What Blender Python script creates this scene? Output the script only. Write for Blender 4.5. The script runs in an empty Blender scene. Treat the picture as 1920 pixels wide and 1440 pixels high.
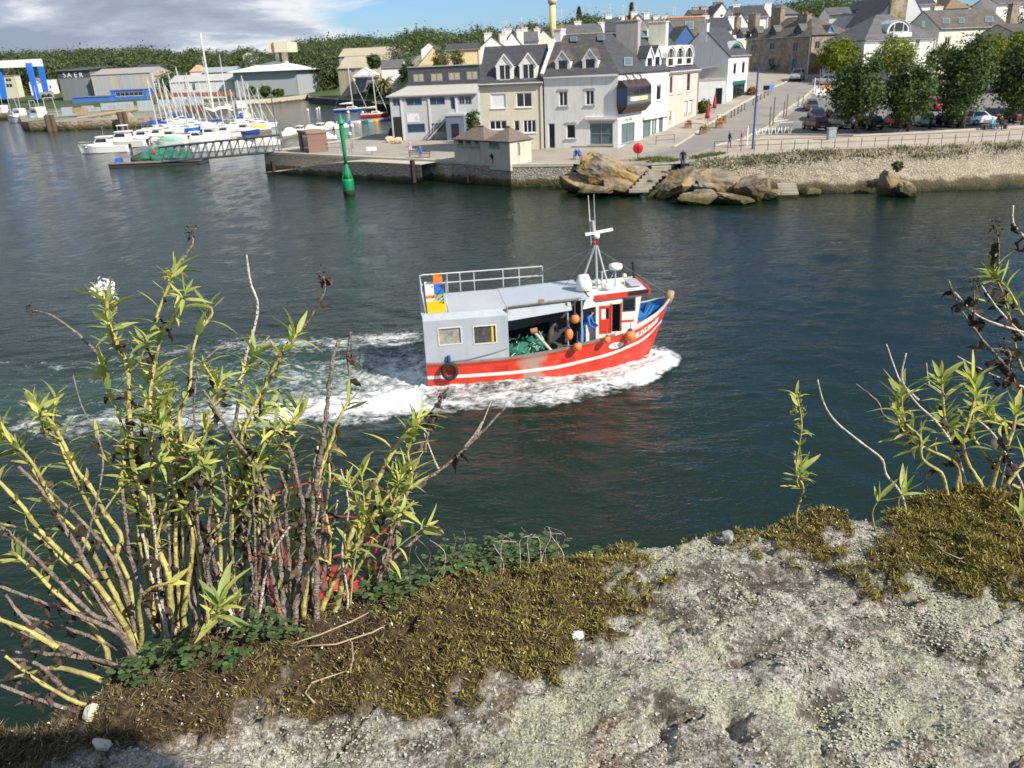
import bpy,bmesh,math,random
import numpy as np
from mathutils import Vector,Matrix,noise
from mathutils.geometry import delaunay_2d_cdt
rnd=random.Random(7)
R=math.radians
SC=bpy.context.scene
COL=SC.collection
# ------------------------------------------------------------------ camera
H=12.0; FP=1480.0; HY=120.0; ROLL=R(2.5)
PITCH=math.atan((720-HY)/FP)
_cp,_sp,_cr,_sr=math.cos(PITCH),math.sin(PITCH),math.cos(ROLL),math.sin(ROLL)
FWD=Vector((0,_cp,-_sp)); _U0=Vector((0,_sp,_cp)); _R0=Vector((1,0,0))
RGT=_cr*_R0-_sr*_U0; UPV=_sr*_R0+_cr*_U0
cam=bpy.data.cameras.new('camera'); camo=bpy.data.objects.new('camera',cam); COL.objects.link(camo)
cam.sensor_width=36; cam.lens=36*FP/1920; cam.clip_start=0.02; cam.clip_end=6000
m=Matrix((RGT,UPV,-FWD)).transposed().to_4x4(); m.translation=(0,0,H); camo.matrix_world=m
cam.dof.use_dof=True; cam.dof.focus_distance=1.15; cam.dof.aperture_fstop=18
SC.camera=camo
# ------------------------------------------------------------------ sky, sun, exposure
SUN_AZ,SUN_EL=R(127),R(39)
w=bpy.data.worlds.new('World'); SC.world=w; w.use_nodes=True
nt=w.node_tree; nt.nodes.clear()
def N(t,typ,**kw):
 n=t.nodes.new(typ)
 for k,v in kw.items():
  if k.startswith('i_'):n.inputs[k[2:].replace('_',' ')].default_value=v
  else:setattr(n,k,v)
 return n
def mth(t,op,a,b=None,clamp=False):
 n=t.nodes.new('ShaderNodeMath'); n.operation=op; n.use_clamp=clamp
 for i,v in enumerate((a,b)):
  if v is None:continue
  if isinstance(v,(int,float)):n.inputs[i].default_value=v
  else:t.links.new(v,n.inputs[i])
 return n.outputs[0]
def ramp(t,fac,stops,interp='LINEAR'):
 n=t.nodes.new('ShaderNodeValToRGB'); e=n.color_ramp; e.interpolation=interp
 while len(e.elements)>1:e.elements.remove(e.elements[-1])
 e.elements[0].position,e.elements[0].color=stops[0][0],c4(stops[0][1])
 for p,c in stops[1:]:
  k=e.elements.new(p); k.color=c4(c)
 if fac is not None:t.links.new(fac,n.inputs[0])
 return n.outputs[0]
def c4(c):
 if isinstance(c,(int,float)):c=(c,c,c)
 return tuple(c)+(1,)if len(c)==3 else tuple(c)
def mixc(t,fac,a,b,typ='MIX'):
 n=t.nodes.new('ShaderNodeMix'); n.data_type='RGBA'; n.blend_type=typ
 for i,v in((0,fac),(6,a),(7,b)):
  if isinstance(v,(int,float))and i==0:n.inputs[0].default_value=v
  elif isinstance(v,(int,float,tuple,list)):n.inputs[i].default_value=c4(v)
  else:t.links.new(v,n.inputs[i])
 return n.outputs[2]
sky=N(nt,'ShaderNodeTexSky',sky_type='NISHITA',sun_disc=False,sun_elevation=SUN_EL,sun_rotation=SUN_AZ,
  altitude=10,air_density=1.0,dust_density=0.6,ozone_density=2.0)
tc=N(nt,'ShaderNodeTexCoord')
sep=N(nt,'ShaderNodeSeparateXYZ'); nt.links.new(tc.outputs['Generated'],sep.inputs[0])
zz=mth(nt,'ADD',mth(nt,'MAXIMUM',sep.outputs[2],0.0),0.2)
cx=mth(nt,'DIVIDE',sep.outputs[0],zz); cy=mth(nt,'DIVIDE',sep.outputs[1],zz)
cmb=N(nt,'ShaderNodeCombineXYZ'); nt.links.new(cx,cmb.inputs[0]); nt.links.new(cy,cmb.inputs[1])
def wnoise(vec,scale,detail,rough,off,dist=0.0):
 mp=N(nt,'ShaderNodeMapping'); mp.inputs['Location'].default_value=off
 nt.links.new(vec,mp.inputs[0])
 n=N(nt,'ShaderNodeTexNoise'); n.inputs['Scale'].default_value=scale; n.inputs['Detail'].default_value=detail
 n.inputs['Roughness'].default_value=rough; n.inputs['Distortion'].default_value=dist
 nt.links.new(mp.outputs[0],n.inputs['Vector']); return n.outputs[0]
n1=wnoise(cmb.outputs[0],0.85,9,0.56,(3.1,0.4,0),0.3)
n2=wnoise(cmb.outputs[0],0.2,2,0.5,(1.7,5.2,0))
dens=mth(nt,'ADD',n1,mth(nt,'MULTIPLY',mth(nt,'SUBTRACT',n2,0.5),0.5))
# the cloud bank lies to one side of the sky: denser towards -X
dens=mth(nt,'ADD',dens,mth(nt,'ADD',mth(nt,'MULTIPLY',sep.outputs[0],-0.5),-0.015))
dens=mth(nt,'ADD',dens,mth(nt,'MULTIPLY',mth(nt,'MULTIPLY',sep.outputs[2],2.0,True),0.19))
cover=ramp(nt,dens,[(0.44,0),(0.55,1)])
n3=wnoise(cmb.outputs[0],1.3,8,0.6,(3.35,0.9,0.3),0.2)
shade=mth(nt,'ADD',n3,mth(nt,'MULTIPLY',dens,-0.55))
ccol=ramp(nt,shade,[(0.02,(2.5,3.0,3.8)),(0.14,(3.7,4.2,5.0)),(0.23,(6.6,6.8,7.1))])
skyc=mixc(nt,1.0,sky.outputs[0],(0.56,0.76,1.08),'MULTIPLY')
fin=mixc(nt,cover,skyc,ccol)
bg=N(nt,'ShaderNodeBackground'); bg.inputs[1].default_value=0.088
nt.links.new(fin,bg.inputs[0])
wo=N(nt,'ShaderNodeOutputWorld'); nt.links.new(bg.outputs[0],wo.inputs[0])
sl=bpy.data.lights.new('sun','SUN'); sl.energy=4.7; sl.angle=R(0.53); sl.color=(1.0,0.91,0.77)
so=bpy.data.objects.new('sun',sl); COL.objects.link(so)
SUND=Vector((math.sin(SUN_AZ)*math.cos(SUN_EL),math.cos(SUN_AZ)*math.cos(SUN_EL),math.sin(SUN_EL)))
so.rotation_euler=SUND.to_track_quat('Z','Y').to_euler()
vs=SC.view_settings; SC.display_settings.display_device='sRGB'
vs.view_transform='Standard'; vs.look='None'; vs.exposure=0.6; vs.gamma=1; vs.use_curve_mapping=False
SC.cycles.use_denoising=True
SC.cycles.max_bounces=6; SC.cycles.transparent_max_bounces=8; SC.cycles.caustics_reflective=False; SC.cycles.caustics_refractive=False
# ------------------------------------------------------------------ photograph rays (for measuring positions)
def ray(px,py):
 px,py=float(px),float(py); return FWD+(px-960)/FP*RGT+(720-py)/FP*UPV
def PZ(px,py,z=0.0):
 d=ray(px,py); t=(z-H)/d.z; return Vector((d.x*t,d.y*t,z))
def PY(px,py,Y):
 d=ray(px,py); t=Y/d.y; return Vector((d.x*t,Y,H+d.z*t))
def PJ(x,y,z):
 z=z-H
 f=y*FWD.y+z*FWD.z
 a=(x*RGT.x+y*RGT.y+z*RGT.z)/f; b=(x*UPV.x+y*UPV.y+z*UPV.z)/f
 return 960+a*FP,720-b*FP
def sst(a,b,x):
 t=min(1,max(0,(x-a)/(b-a))); return t*t*(3-2*t)
def zg(x,y):
 base=2.2+1.3*sst(10,30,x)
 w_=sst(0,16,x+0.22*(y-95)+2)
 h=max(base,2.25+w_*(0.09*max(0,min(y,160)-88)+0.055*max(0,y-160)-0.02*max(0,y-400)))
 h+=(1-w_)*24*sst(380,720,y+0.25*(x+100))
 return h
def G(px,py):
 d=ray(px,py); t=30.0; step=1.0
 for _ in range(1500):
  x,y,z=d.x*t,d.y*t,H+d.z*t
  if z<=zg(x,y):break
  t+=step
 lo,hi=t-step,t
 for _ in range(14):
  t=(lo+hi)/2
  if H+d.z*t<=zg(d.x*t,d.y*t):hi=t
  else:lo=t
 return Vector((d.x*t,d.y*t,zg(d.x*t,d.y*t)))
def HT(P,py):
 """height above P at which the vertical through P reaches image row py"""
 lo,hi=-5.0,60.0
 for _ in range(40):
  mid=(lo+hi)/2
  if PJ(P.x,P.y,P.z+mid)[1]>py:lo=mid
  else:hi=mid
 return lo
def onY(px,Y,z=None):
 d=ray(px,200.0 if z is None else 200.0)
 # x for a column at depth Y and height z
 zc=zg(0,Y)if z is None else z
 lo,hi=-900.0,900.0
 for _ in range(50):
  mid=(lo+hi)/2
  if PJ(mid,Y,zc)[0]<px:lo=mid
  else:hi=mid
 return lo
# ------------------------------------------------------------------ materials
_mats={}
def M(name,col,rough=0.7,var=0.12,scale=3.0,bump=0.0,bscale=20.0,metal=0.0,spec=0.4,col2=None,thr=(0.45,0.6),stretch=(1,1,1),dirt=0.0,sub=0.0):
 if name in _mats:return _mats[name]
 mt=bpy.data.materials.new(name); mt.use_nodes=True; t=mt.node_tree
 b=t.nodes['Principled BSDF']
 b.inputs['Roughness'].default_value=rough; b.inputs['Metallic'].default_value=metal
 b.inputs['Specular IOR Level'].default_value=spec
 co=t.nodes.new('ShaderNodeTexCoord'); mp=t.nodes.new('ShaderNodeMapping'); mp.inputs['Scale'].default_value=stretch
 t.links.new(co.outputs['Object'],mp.inputs[0])
 n=t.nodes.new('ShaderNodeTexNoise'); n.inputs['Scale'].default_value=scale; n.inputs['Detail'].default_value=6; n.inputs['Roughness'].default_value=0.6
 t.links.new(mp.outputs[0],n.inputs[0])
 lo=tuple(c*(1-var)for c in col); hi=tuple(min(1,c*(1+var))for c in col)
 c=ramp(t,n.outputs[0],[(0.3,lo),(0.7,hi)])
 if col2 is not None:
  n2_=t.nodes.new('ShaderNodeTexNoise'); n2_.inputs['Scale'].default_value=scale*0.7; n2_.inputs['Detail'].default_value=8; n2_.inputs['Roughness'].default_value=0.65
  mp2=t.nodes.new('ShaderNodeMapping'); mp2.inputs['Location'].default_value=(7.3,2.1,4.4); mp2.inputs['Scale'].default_value=stretch
  t.links.new(co.outputs['Object'],mp2.inputs[0]); t.links.new(mp2.outputs[0],n2_.inputs[0])
  c=mixc(t,ramp(t,n2_.outputs[0],[(thr[0],0),(thr[1],1)]),c,col2)
 if dirt:
  n3_=t.nodes.new('ShaderNodeTexNoise'); n3_.inputs['Scale'].default_value=1.2; n3_.inputs['Detail'].default_value=7
  mp3=t.nodes.new('ShaderNodeMapping'); mp3.inputs['Scale'].default_value=(2.2,2.2,0.25)
  t.links.new(co.outputs['Object'],mp3.inputs[0]); t.links.new(mp3.outputs[0],n3_.inputs[0])
  c=mixc(t,mth(t,'MULTIPLY',ramp(t,n3_.outputs[0],[(0.5,0),(0.75,1)]),dirt),c,tuple(k*0.45 for k in col))
 t.links.new(c,b.inputs['Base Color'])
 if bump:
  n4=t.nodes.new('ShaderNodeTexNoise'); n4.inputs['Scale'].default_value=bscale; n4.inputs['Detail'].default_value=5
  t.links.new(mp.outputs[0],n4.inputs[0])
  bp=t.nodes.new('ShaderNodeBump'); bp.inputs['Strength'].default_value=bump; bp.inputs['Distance'].default_value=0.02
  t.links.new(n4.outputs[0],bp.inputs['Height']); t.links.new(bp.outputs[0],b.inputs['Normal'])
 _mats[name]=mt; return mt
# ------------------------------------------------------------------ objects
def link(o,parent=None):
 COL.objects.link(o)
 if parent is not None:o.parent=parent
 return o
def tag(o,label=None,cat=None,group=None,kind=None):
 if label:o['label']=label
 if cat:o['category']=cat
 if group:o['group']=group
 if kind:o['kind']=kind
 return o
def thing(name,label,cat,loc=(0,0,0),rz=0.0,group=None):
 o=bpy.data.objects.new(name,None); o.empty_display_size=0.2; link(o)
 o.location=loc; o.rotation_euler=(0,0,rz); return tag(o,label,cat,group)
def inst(src,parent=None,loc=None,rot=None,scale=None,name=None):
 o=src.copy(); COL.objects.link(o); o.parent=parent
 if loc is not None:o.location=loc
 if rot is not None:o.rotation_euler=rot
 if scale is not None:o.scale=(scale,)*3 if isinstance(scale,(int,float))else scale
 for k in('category','group','label'):
  if k in o.keys()and parent is not None:del o[k]
 return o
def dup(root,loc,rz=0.0,label=None,group=None,scale=None,mats=None):
 """copy a thing with its parts and sub-parts; mats maps a material to its replacement (object-linked slots)"""
 def cp(o,parent):
  c=o.copy(); COL.objects.link(c); c.parent=parent
  if mats and o.type=='MESH':
   for s in c.material_slots:
    mm=next((v for k,v in mats.items()if s.material and s.material.name.startswith(k)),None)
    if mm:s.link='OBJECT'; s.material=mm
  for ch in list(KIDS.get(o.name,[])):cp(ch,c)
  return c
 r=cp(root,None); r.location=loc; r.rotation_euler=(0,0,rz)
 if scale:r.scale=(scale,)*3 if isinstance(scale,(int,float))else scale
 if label:r['label']=label
 if group:r['group']=group
 return r
KIDS={}
def index_kids():
 KIDS.clear()
 for o in bpy.data.objects:
  if o.parent:KIDS.setdefault(o.parent.name,[]).append(o)
def mesh_obj(name,v,f,mats,parent=None,loc=None,midx=None,smooth=False):
 me=bpy.data.meshes.new(name); me.from_pydata([tuple(p)for p in v],[],f)
 for mm in(mats if isinstance(mats,(list,tuple))else[mats]):me.materials.append(mm)
 if midx is not None and len(me.polygons)==len(midx):me.polygons.foreach_set('material_index',midx)
 if smooth is True:me.polygons.foreach_set('use_smooth',[True]*len(me.polygons))
 elif smooth:me.shade_smooth()if False else me.polygons.foreach_set('use_smooth',smooth)
 me.update()
 o=bpy.data.objects.new(name,me); link(o,parent)
 if loc is not None:o.location=loc
 return o
def np_obj(name,V,F,mats,parent=None,midx=None,smooth=False):
 V=np.asarray(V,np.float32); F=np.asarray(F,np.int32); n=F.shape[1]
 me=bpy.data.meshes.new(name)
 me.vertices.add(len(V)); me.vertices.foreach_set('co',V.ravel())
 me.loops.add(F.size); me.loops.foreach_set('vertex_index',F.ravel())
 me.polygons.add(len(F)); me.polygons.foreach_set('loop_start',np.arange(0,F.size,n,dtype=np.int32))
 me.polygons.foreach_set('loop_total',np.full(len(F),n,np.int32))
 for mm in(mats if isinstance(mats,(list,tuple))else[mats]):me.materials.append(mm)
 if midx is not None:me.polygons.foreach_set('material_index',np.asarray(midx,np.int32))
 if smooth:me.polygons.foreach_set('use_smooth',np.ones(len(F),bool))
 me.update(calc_edges=True); me.validate()
 o=bpy.data.objects.new(name,me); link(o,parent); return o
class MB:
 def __init__(s):s.v=[]; s.f=[]; s.m=[]; s.sm=[]; s.X=None
 def add(s,vs,fs,mi=0,sm=False):
  k=len(s.v)
  if s.X is not None:vs=[s.X@Vector(p)for p in vs]
  s.v+=[tuple(p)for p in vs]; s.f+=[tuple(i+k for i in f)for f in fs]
  s.m+=[mi]*len(fs); s.sm+=[sm]*len(fs); return s
 def box(s,c,d,mi=0,rz=0.0,rot=None,taper=None):
  hx,hy,hz=d[0]/2,d[1]/2,d[2]/2; t=taper or(1,1)
  p=[(-hx,-hy,-hz),(hx,-hy,-hz),(hx,hy,-hz),(-hx,hy,-hz),(-hx*t[0],-hy*t[1],hz),(hx*t[0],-hy*t[1],hz),(hx*t[0],hy*t[1],hz),(-hx*t[0],hy*t[1],hz)]
  mt=rot if rot is not None else Matrix.Rotation(rz,3,'Z')
  c=Vector(c)
  return s.add([c+mt@Vector(q)for q in p],[(0,3,2,1),(4,5,6,7),(0,1,5,4),(1,2,6,5),(2,3,7,6),(3,0,4,7)],mi)
 def bb(s,a,b,mi=0):
  return s.box([(a[i]+b[i])/2 for i in range(3)],[abs(b[i]-a[i])for i in range(3)],mi)
 def bar(s,p,q,r,n=6,mi=0,r2=None,sm=True,caps=True):
  p,q=Vector(p),Vector(q); d=q-p
  if d.length<1e-6:return s
  a=d.orthogonal().normalized(); b=d.normalized().cross(a); r2=r if r2 is None else r2
  vs=[p+r*(math.cos(2*math.pi*i/n)*a+math.sin(2*math.pi*i/n)*b)for i in range(n)]+    [q+r2*(math.cos(2*math.pi*i/n)*a+math.sin(2*math.pi*i/n)*b)for i in range(n)]
  fs=[(i,(i+1)%n,n+(i+1)%n,n+i)for i in range(n)]
  k=len(s.v); s.add(vs,fs,mi,sm)
  if caps:s.add(vs,[tuple(range(n-1,-1,-1)),tuple(range(n,2*n))],mi,False)
  return s
 def tube(s,pts,r,n=6,mi=0,closed=False,sm=True):
  pts=[Vector(p)for p in pts]; N_=len(pts)
  rr=r if isinstance(r,(list,tuple))else[r]*N_
  vs=[]; a=None
  for i,p in enumerate(pts):
   if closed:d=pts[(i+1)%N_]-pts[i-1]
   else:d=pts[min(i+1,N_-1)]-pts[max(i-1,0)]
   d=d.normalized()if d.length>1e-9 else Vector((0,0,1))
   a=d.orthogonal()if a is None else(a-a.dot(d)*d)
   a=a.normalized()if a.length>1e-6 else d.orthogonal().normalized()
   b=d.cross(a)
   vs+=[p+rr[i]*(math.cos(2*math.pi*j/n)*a+math.sin(2*math.pi*j/n)*b)for j in range(n)]
  fs=[]
  for i in range(N_ if closed else N_-1):
   k=(i+1)%N_
   for j in range(n):fs.append((i*n+j,i*n+(j+1)%n,k*n+(j+1)%n,k*n+j))
  if not closed:fs+=[tuple(range(n-1,-1,-1)),tuple((N_-1)*n+j for j in range(n))]
  return s.add(vs,fs,mi,sm)
 def prism(s,poly,z0,z1,mi=0,top=None):
  n=len(poly); vs=[(p[0],p[1],z0)for p in poly]+[(p[0],p[1],z1)for p in poly]
  s.add(vs,[(i,(i+1)%n,n+(i+1)%n,n+i)for i in range(n)]+[tuple(range(n-1,-1,-1))],mi)
  return s.add(vs[n:],[tuple(range(n))],mi if top is None else top)
 def lathe(s,prof,c=(0,0,0),n=12,mi=0,sm=True,axis='Z'):
  c=Vector(c); vs=[]
  for r_,z_ in prof:
   for i in range(n):
    a=2*math.pi*i/n; p=Vector((r_*math.cos(a),r_*math.sin(a),z_))
    if axis=='X':p=Vector((p.z,p.x,p.y))
    if axis=='Y':p=Vector((p.x,p.z,p.y))
    vs.append(c+p)
  fs=[(k*n+i,k*n+(i+1)%n,(k+1)*n+(i+1)%n,(k+1)*n+i)for k in range(len(prof)-1)for i in range(n)]
  fs+=[tuple(range(n-1,-1,-1)),tuple((len(prof)-1)*n+i for i in range(n))]
  return s.add(vs,fs,mi,sm)
 def ball(s,c,r,n=10,k=6,mi=0,sc=(1,1,1)):
  c=Vector(c); vs=[]; fs=[]
  for j in range(1,k):
   t=math.pi*j/k
   for i in range(n):
    a=2*math.pi*i/n
    vs.append(c+Vector((r*sc[0]*math.sin(t)*math.cos(a),r*sc[1]*math.sin(t)*math.sin(a),r*sc[2]*math.cos(t))))
  vs+=[c+Vector((0,0,r*sc[2])),c-Vector((0,0,r*sc[2]))]; T,Bm=len(vs)-2,len(vs)-1
  for j in range(k-2):
   for i in range(n):fs.append((j*n+i,(j+1)*n+i,(j+1)*n+(i+1)%n,j*n+(i+1)%n))
  for i in range(n):fs.append((T,i,(i+1)%n)); fs.append((Bm,(k-2)*n+(i+1)%n,(k-2)*n+i))
  return s.add(vs,fs,mi,True)
 def quad(s,a,b,c,d,mi=0):return s.add([a,b,c,d],[(0,1,2,3)],mi)
 def build(s,name,mats,parent=None,loc=None):
  o=mesh_obj(name,s.v,s.f,mats,parent,loc,s.m)
  o.data.polygons.foreach_set('use_smooth',s.sm); return o
# ================================================================== boat frame (used by the water for its wake)
TH=R(7); BC=Vector((1.10,31.65,0)); BF=Vector((math.cos(TH),math.sin(TH),0)); BP=Vector((-math.sin(TH),math.cos(TH),0))
def hull_half(x,lvl):
 """half breadth of the fishing boat at station x, lvl 0 waterline .. 1 gunwale"""
 a=float(np.interp(x,[-4.7,-3,-1,1,2.5,3.4,4.2,4.9,5.4,5.8],[1.60,1.72,1.78,1.70,1.38,1.06,.70,.36,.13,.02]))
 b=float(np.interp(x,[-4.7,-3,-1,1,2.5,3.4,4.2,4.9,5.4,5.8],[1.74,1.80,1.86,1.84,1.74,1.58,1.32,.94,.56,.10]))
 return a+(b-a)*lvl
# ------------------------------------------------------------------ water
def axis(a,b,fine0,fine1,fs,mid,grow):
 xs=list(np.arange(fine0,fine1,fs)); s=fs
 x=fine1
 while x<b:xs.append(x); s=min(s*grow,max(mid,0.02*abs(x))); x+=s
 xs.append(b); x=fine0; s=fs; left=[]
 while True:
  s=min(s*grow,max(mid,0.02*abs(x))); x-=s
  if x<a:break
  left.append(x)
 left.append(a); return np.array(left[::-1]+xs)
xs=axis(-1500,1500,-17,11.5,0.085,0.42,1.06); ys=axis(-60,1500,25,38,0.085,0.3,1.05)
X,Y=np.meshgrid(xs,ys); Z=np.zeros_like(X)
rs=np.random.RandomState(3)
for wl,amp,nn in((5.0,0.022,6),(2.6,0.016,9),(1.3,0.011,12),(0.8,0.006,12)):
 for _ in range(nn):
  an=rs.normal(1.25,0.55); L=wl*rs.uniform(0.75,1.35); amp_=amp*.75; k=2*np.pi/L
  ph=k*(np.cos(an)*X+np.sin(an)*Y)+rs.uniform(0,6.28)
  Z+=amp_/math.sqrt(nn)*1.5*np.sin(ph+0.6*np.sin(ph*0.37+1.3))
Z *= 0.35+0.65*(Y<160)
def pzs(l):return np.array([[PZ(a,b).x,PZ(a,b).y]for a,b in l])
near=pzs([(0,835),(120,830),(300,826),(420,815),(520,803),(620,795),(720,790),(800,782),(880,768),(960,765),(1040,760),(1110,746),(1170,733),(1215,717),(1250,700),(1274,682),(1286,660)])
far=pzs([(0,660),(150,672),(300,650),(420,628),(520,626),(620,628),(700,622),(800,612),(830,640),(1286,660)])
yn=np.interp(X,near[:,0],near[:,1]); yf=np.interp(X,far[:,0],far[:,1])
u=(X-BC.x)*BF.x+(Y-BC.y)*BF.y; v=(X-BC.x)*BP.x+(Y-BC.y)*BP.y
stern=-4.7
hb=np.interp(u,np.linspace(-4.7,5.8,40),[hull_half(a,0)for a in np.linspace(-4.7,5.8,40)])
side=(u>stern-0.3)&(u<6.3)
# bow wave and side wash along both flanks
dn=(Y-yn)                                   # distance inside the near edge
hullgap=np.where(v<0,-v-hb,v-hb)
wid=np.maximum(0.3,np.where(v<0,(-v-hb)+dn,1.2+(5.8-u)*0.28))
s_in=np.clip(hullgap/wid,-1,2)
f_side=np.where(side&(s_in<1.15),np.interp(s_in,[-1,0,0.12,0.45,0.8,1.0,1.15],[1.0,0.95,0.82,0.84,0.92,0.66,0.0]),0)
f_side *= np.interp(u,[-5,1.0,4.6,5.7,6.1,6.4],[0.8,0.86,1.05,1.1,0.7,0])
f_side=np.where((v>0),f_side*np.interp(s_in,[0,1],[0.9,0.2]),f_side)
# trailing wake: two foam bands with churned water between them
ss=np.clip((Y-yn)/np.maximum(0.5,yf-yn),-0.3,1.3)
aft=np.clip((stern-u),0,60)
band=np.exp(-((ss-0.13)/0.13)**2)*0.92+np.exp(-((ss-0.88)/0.12)**2)*0.70+np.exp(-((ss-0.46)/0.30)**2)*0.60+np.exp(-((ss-0.62)/0.07)**2)*0.16
band+=np.exp(-aft/2.0)*np.exp(-((v)/1.5)**2)*0.55
f_aft=np.where((u<stern+0.4)&(ss>-0.2)&(ss<1.2),band*np.exp(-aft/21.0),0)*np.clip((stern+0.4-u)/0.8,0,1)
foam=np.maximum(f_side,f_aft)
churn=np.where((u<stern)&(ss>0)&(ss<1),np.exp(-((ss-0.45)/0.32)**2)*np.exp(-aft/22.0),0)
# wake relief
wn=np.zeros_like(X); mk=(foam>0.02)|(churn>0.05)
idx=np.argwhere(mk)
for i,j in idx:
 p=Vector((X[i,j]*1.0,Y[i,j]*1.3,0))
 wn[i,j]=noise.fractal(p*2.2,0.9,2.1,4)+0.5*noise.noise(p*7)
Z+=wn*(0.07*np.clip(foam,0,1)+0.06*churn)
Z+=np.where(side&(v<0),0.30*np.exp(-((s_in-0.62)/0.34)**2)*np.interp(u,[-5,0,4,5.6,6.2],[0.35,0.5,1.0,0.7,0]),0)
Z+=np.where(side&(v>=0),0.2*np.exp(-((s_in-0.5)/0.4)**2)*np.interp(u,[-5,3,5.6,6.2],[0.1,0.6,0.6,0]),0)
Z+=np.where(side,0.13*np.exp(-(np.maximum(hullgap,0)/0.35)**2)*np.interp(u,[-5,0,4],[1,.8,.4]),0)
Z+=0.14*churn*np.sin(u*1.7+0.8*v)
Z+=0.06*np.exp(-((Y-yn+0.6+0.12*aft)/0.5)**2)*np.exp(-aft/20)*(u<-4)
inside=(u>stern+0.1)&(u<5.2)&(np.abs(v)<hb-0.12)
Z=np.where(inside,-0.45,Z)
def water_mat():
 mt=bpy.data.materials.new('sea_water'); mt.use_nodes=True; t=mt.node_tree; b=t.nodes['Principled BSDF']
 co=t.nodes.new('ShaderNodeTexCoord')
 at=t.nodes.new('ShaderNodeAttribute'); at.attribute_name='foam'
 ch=t.nodes.new('ShaderNodeAttribute'); ch.attribute_name='churn'
 def nz(scale,detail,rough,st=(1,1,1),rot=0.0,dist=0.0):
  mp=t.nodes.new('ShaderNodeMapping'); mp.inputs['Scale'].default_value=st; mp.inputs['Rotation'].default_value=(0,0,rot)
  t.links.new(co.outputs['Object'],mp.inputs[0]); n=t.nodes.new('ShaderNodeTexNoise')
  n.inputs['Scale'].default_value=scale; n.inputs['Detail'].default_value=detail; n.inputs['Roughness'].default_value=rough; n.inputs['Distortion'].default_value=dist
  t.links.new(mp.outputs[0],n.inputs[0]); return n.outputs[0]
 a1=nz(1.5,7,0.68,(0.75,1.25,1),TH,0.9); a2=nz(6.5,5,0.65,(0.7,1.2,1),0.3,0.5)
 msk=mth(t,'ADD',mth(t,'MULTIPLY',at.outputs['Fac'],0.8),mth(t,'ADD',mth(t,'MULTIPLY',mth(t,'SUBTRACT',a1,0.5),1.25),mth(t,'MULTIPLY',mth(t,'SUBTRACT',a2,0.5),0.7)))
 gate=mth(t,'MULTIPLY',at.outputs['Fac'],5.0,True)
 fm=mth(t,'MULTIPLY',ramp(t,msk,[(0.34,0),(0.52,0.35),(0.76,1)]),gate)
 base=mixc(t,mth(t,'MULTIPLY',ch.outputs['Fac'],0.75,True),ramp(t,nz(0.05,3,0.5),[(0.3,(0.0050,0.0150,0.0086)),(0.7,(0.0066,0.0188,0.0105))]),(0.045,0.10,0.085))
 colr=mixc(t,fm,base,(0.80,0.83,0.84))
 t.links.new(colr,b.inputs['Base Color'])
 rg=mth(t,'ADD',mth(t,'MULTIPLY',fm,0.6),0.07); t.links.new(rg,b.inputs['Roughness'])
 b.inputs['IOR'].default_value=1.33
 h1=nz(1.1,4,0.6,(0.55,1.2,1),-0.15,0.4); h2=nz(3.6,3,0.6,(0.6,1.2,1),0.2,0.3)
 hh=mth(t,'ADD',mth(t,'MULTIPLY',h1,0.15),mth(t,'MULTIPLY',h2,0.075))
 hh=mth(t,'ADD',hh,mth(t,'MULTIPLY',mth(t,'MULTIPLY',fm,a2),0.10))
 bp=t.nodes.new('ShaderNodeBump'); bp.inputs['Strength'].default_value=0.62; bp.inputs['Distance'].default_value=1.0
 t.links.new(hh,bp.inputs['Height']); t.links.new(bp.outputs[0],b.inputs['Normal'])
 return mt
ny,nx=X.shape
gi=np.arange(nx*ny).reshape(ny,nx)
F=np.stack([gi[:-1,:-1],gi[:-1,1:],gi[1:,1:],gi[1:,:-1]],-1).reshape(-1,4)
sea=np_obj('sea',np.stack([X,Y,Z],-1).reshape(-1,3),F,water_mat(),smooth=True); sea['kind']='structure'
for nm,arr in(('foam',foam),('churn',churn)):
 a=sea.data.attributes.new(nm,'FLOAT','POINT'); a.data.foreach_set('value',arr.ravel().astype(np.float32))
# ------------------------------------------------------------------ ground
def xy(p):return(p.x,p.y)
cq=[xy(PZ(a,b,z))for a,b,z in[
(-60,226,0),(36,224,0),(44,243,0),(58,246,0),(130,244,0),(225,240,0),(298,236,0),(306,224,0),(345,216,0),(452,199,0),
(456,198,0),(505,195,0),(578,187,0),(580,192,0),(632,197,0),(735,202,0)]]
cq+=[xy(PZ(a,b,z))for a,b,z in[(760,235,2.2),(733,250,2.2),(700,253,2.2),(653,262,2.2),(600,270,2.2),(506,284,2.2),
(495,286,2.2),(700,296,2.2),(847,303,2.2),(958,310,2.2),(1075,308,2.2)]]
cr_=[xy(PZ(a,b,z))for a,b,z in[(1150,313,2.3),(1290,304,2.7),(1340,288,3.4),(1450,284,3.5),(1600,279,3.5),(1760,273,3.5),(1925,265,3.5)]]
cr_+=[(90,77),(900,77)]
coast=[(-1400,420)]+cq+cr_+[(900,1600),(-1400,1600)]
def inpoly(x,y,P):
 c=False; j=len(P)-1
 for i in range(len(P)):
  if(P[i][1]>y)!=(P[j][1]>y)and x<(P[j][0]-P[i][0])*(y-P[i][1])/(P[j][1]-P[i][1])+P[i][0]:c=not c
  j=i
 return c
road_px=[(1205,300),(1262,277),(1310,246),(1345,222),(1400,190),(1448,165),(1500,143),(1556,141),(1530,163),(1500,190),(1462,214),(1430,244),(1392,262),(1340,274),(1290,292)]
road=[xy(G(a,b))for a,b in road_px]
lot_px=[(1440,251),(1470,222),(1510,192),(1538,166),(1568,143),(1925,150),(1925,236),(1760,246),(1600,254)]
lot=[xy(G(a,b))for a,b in lot_px]
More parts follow.
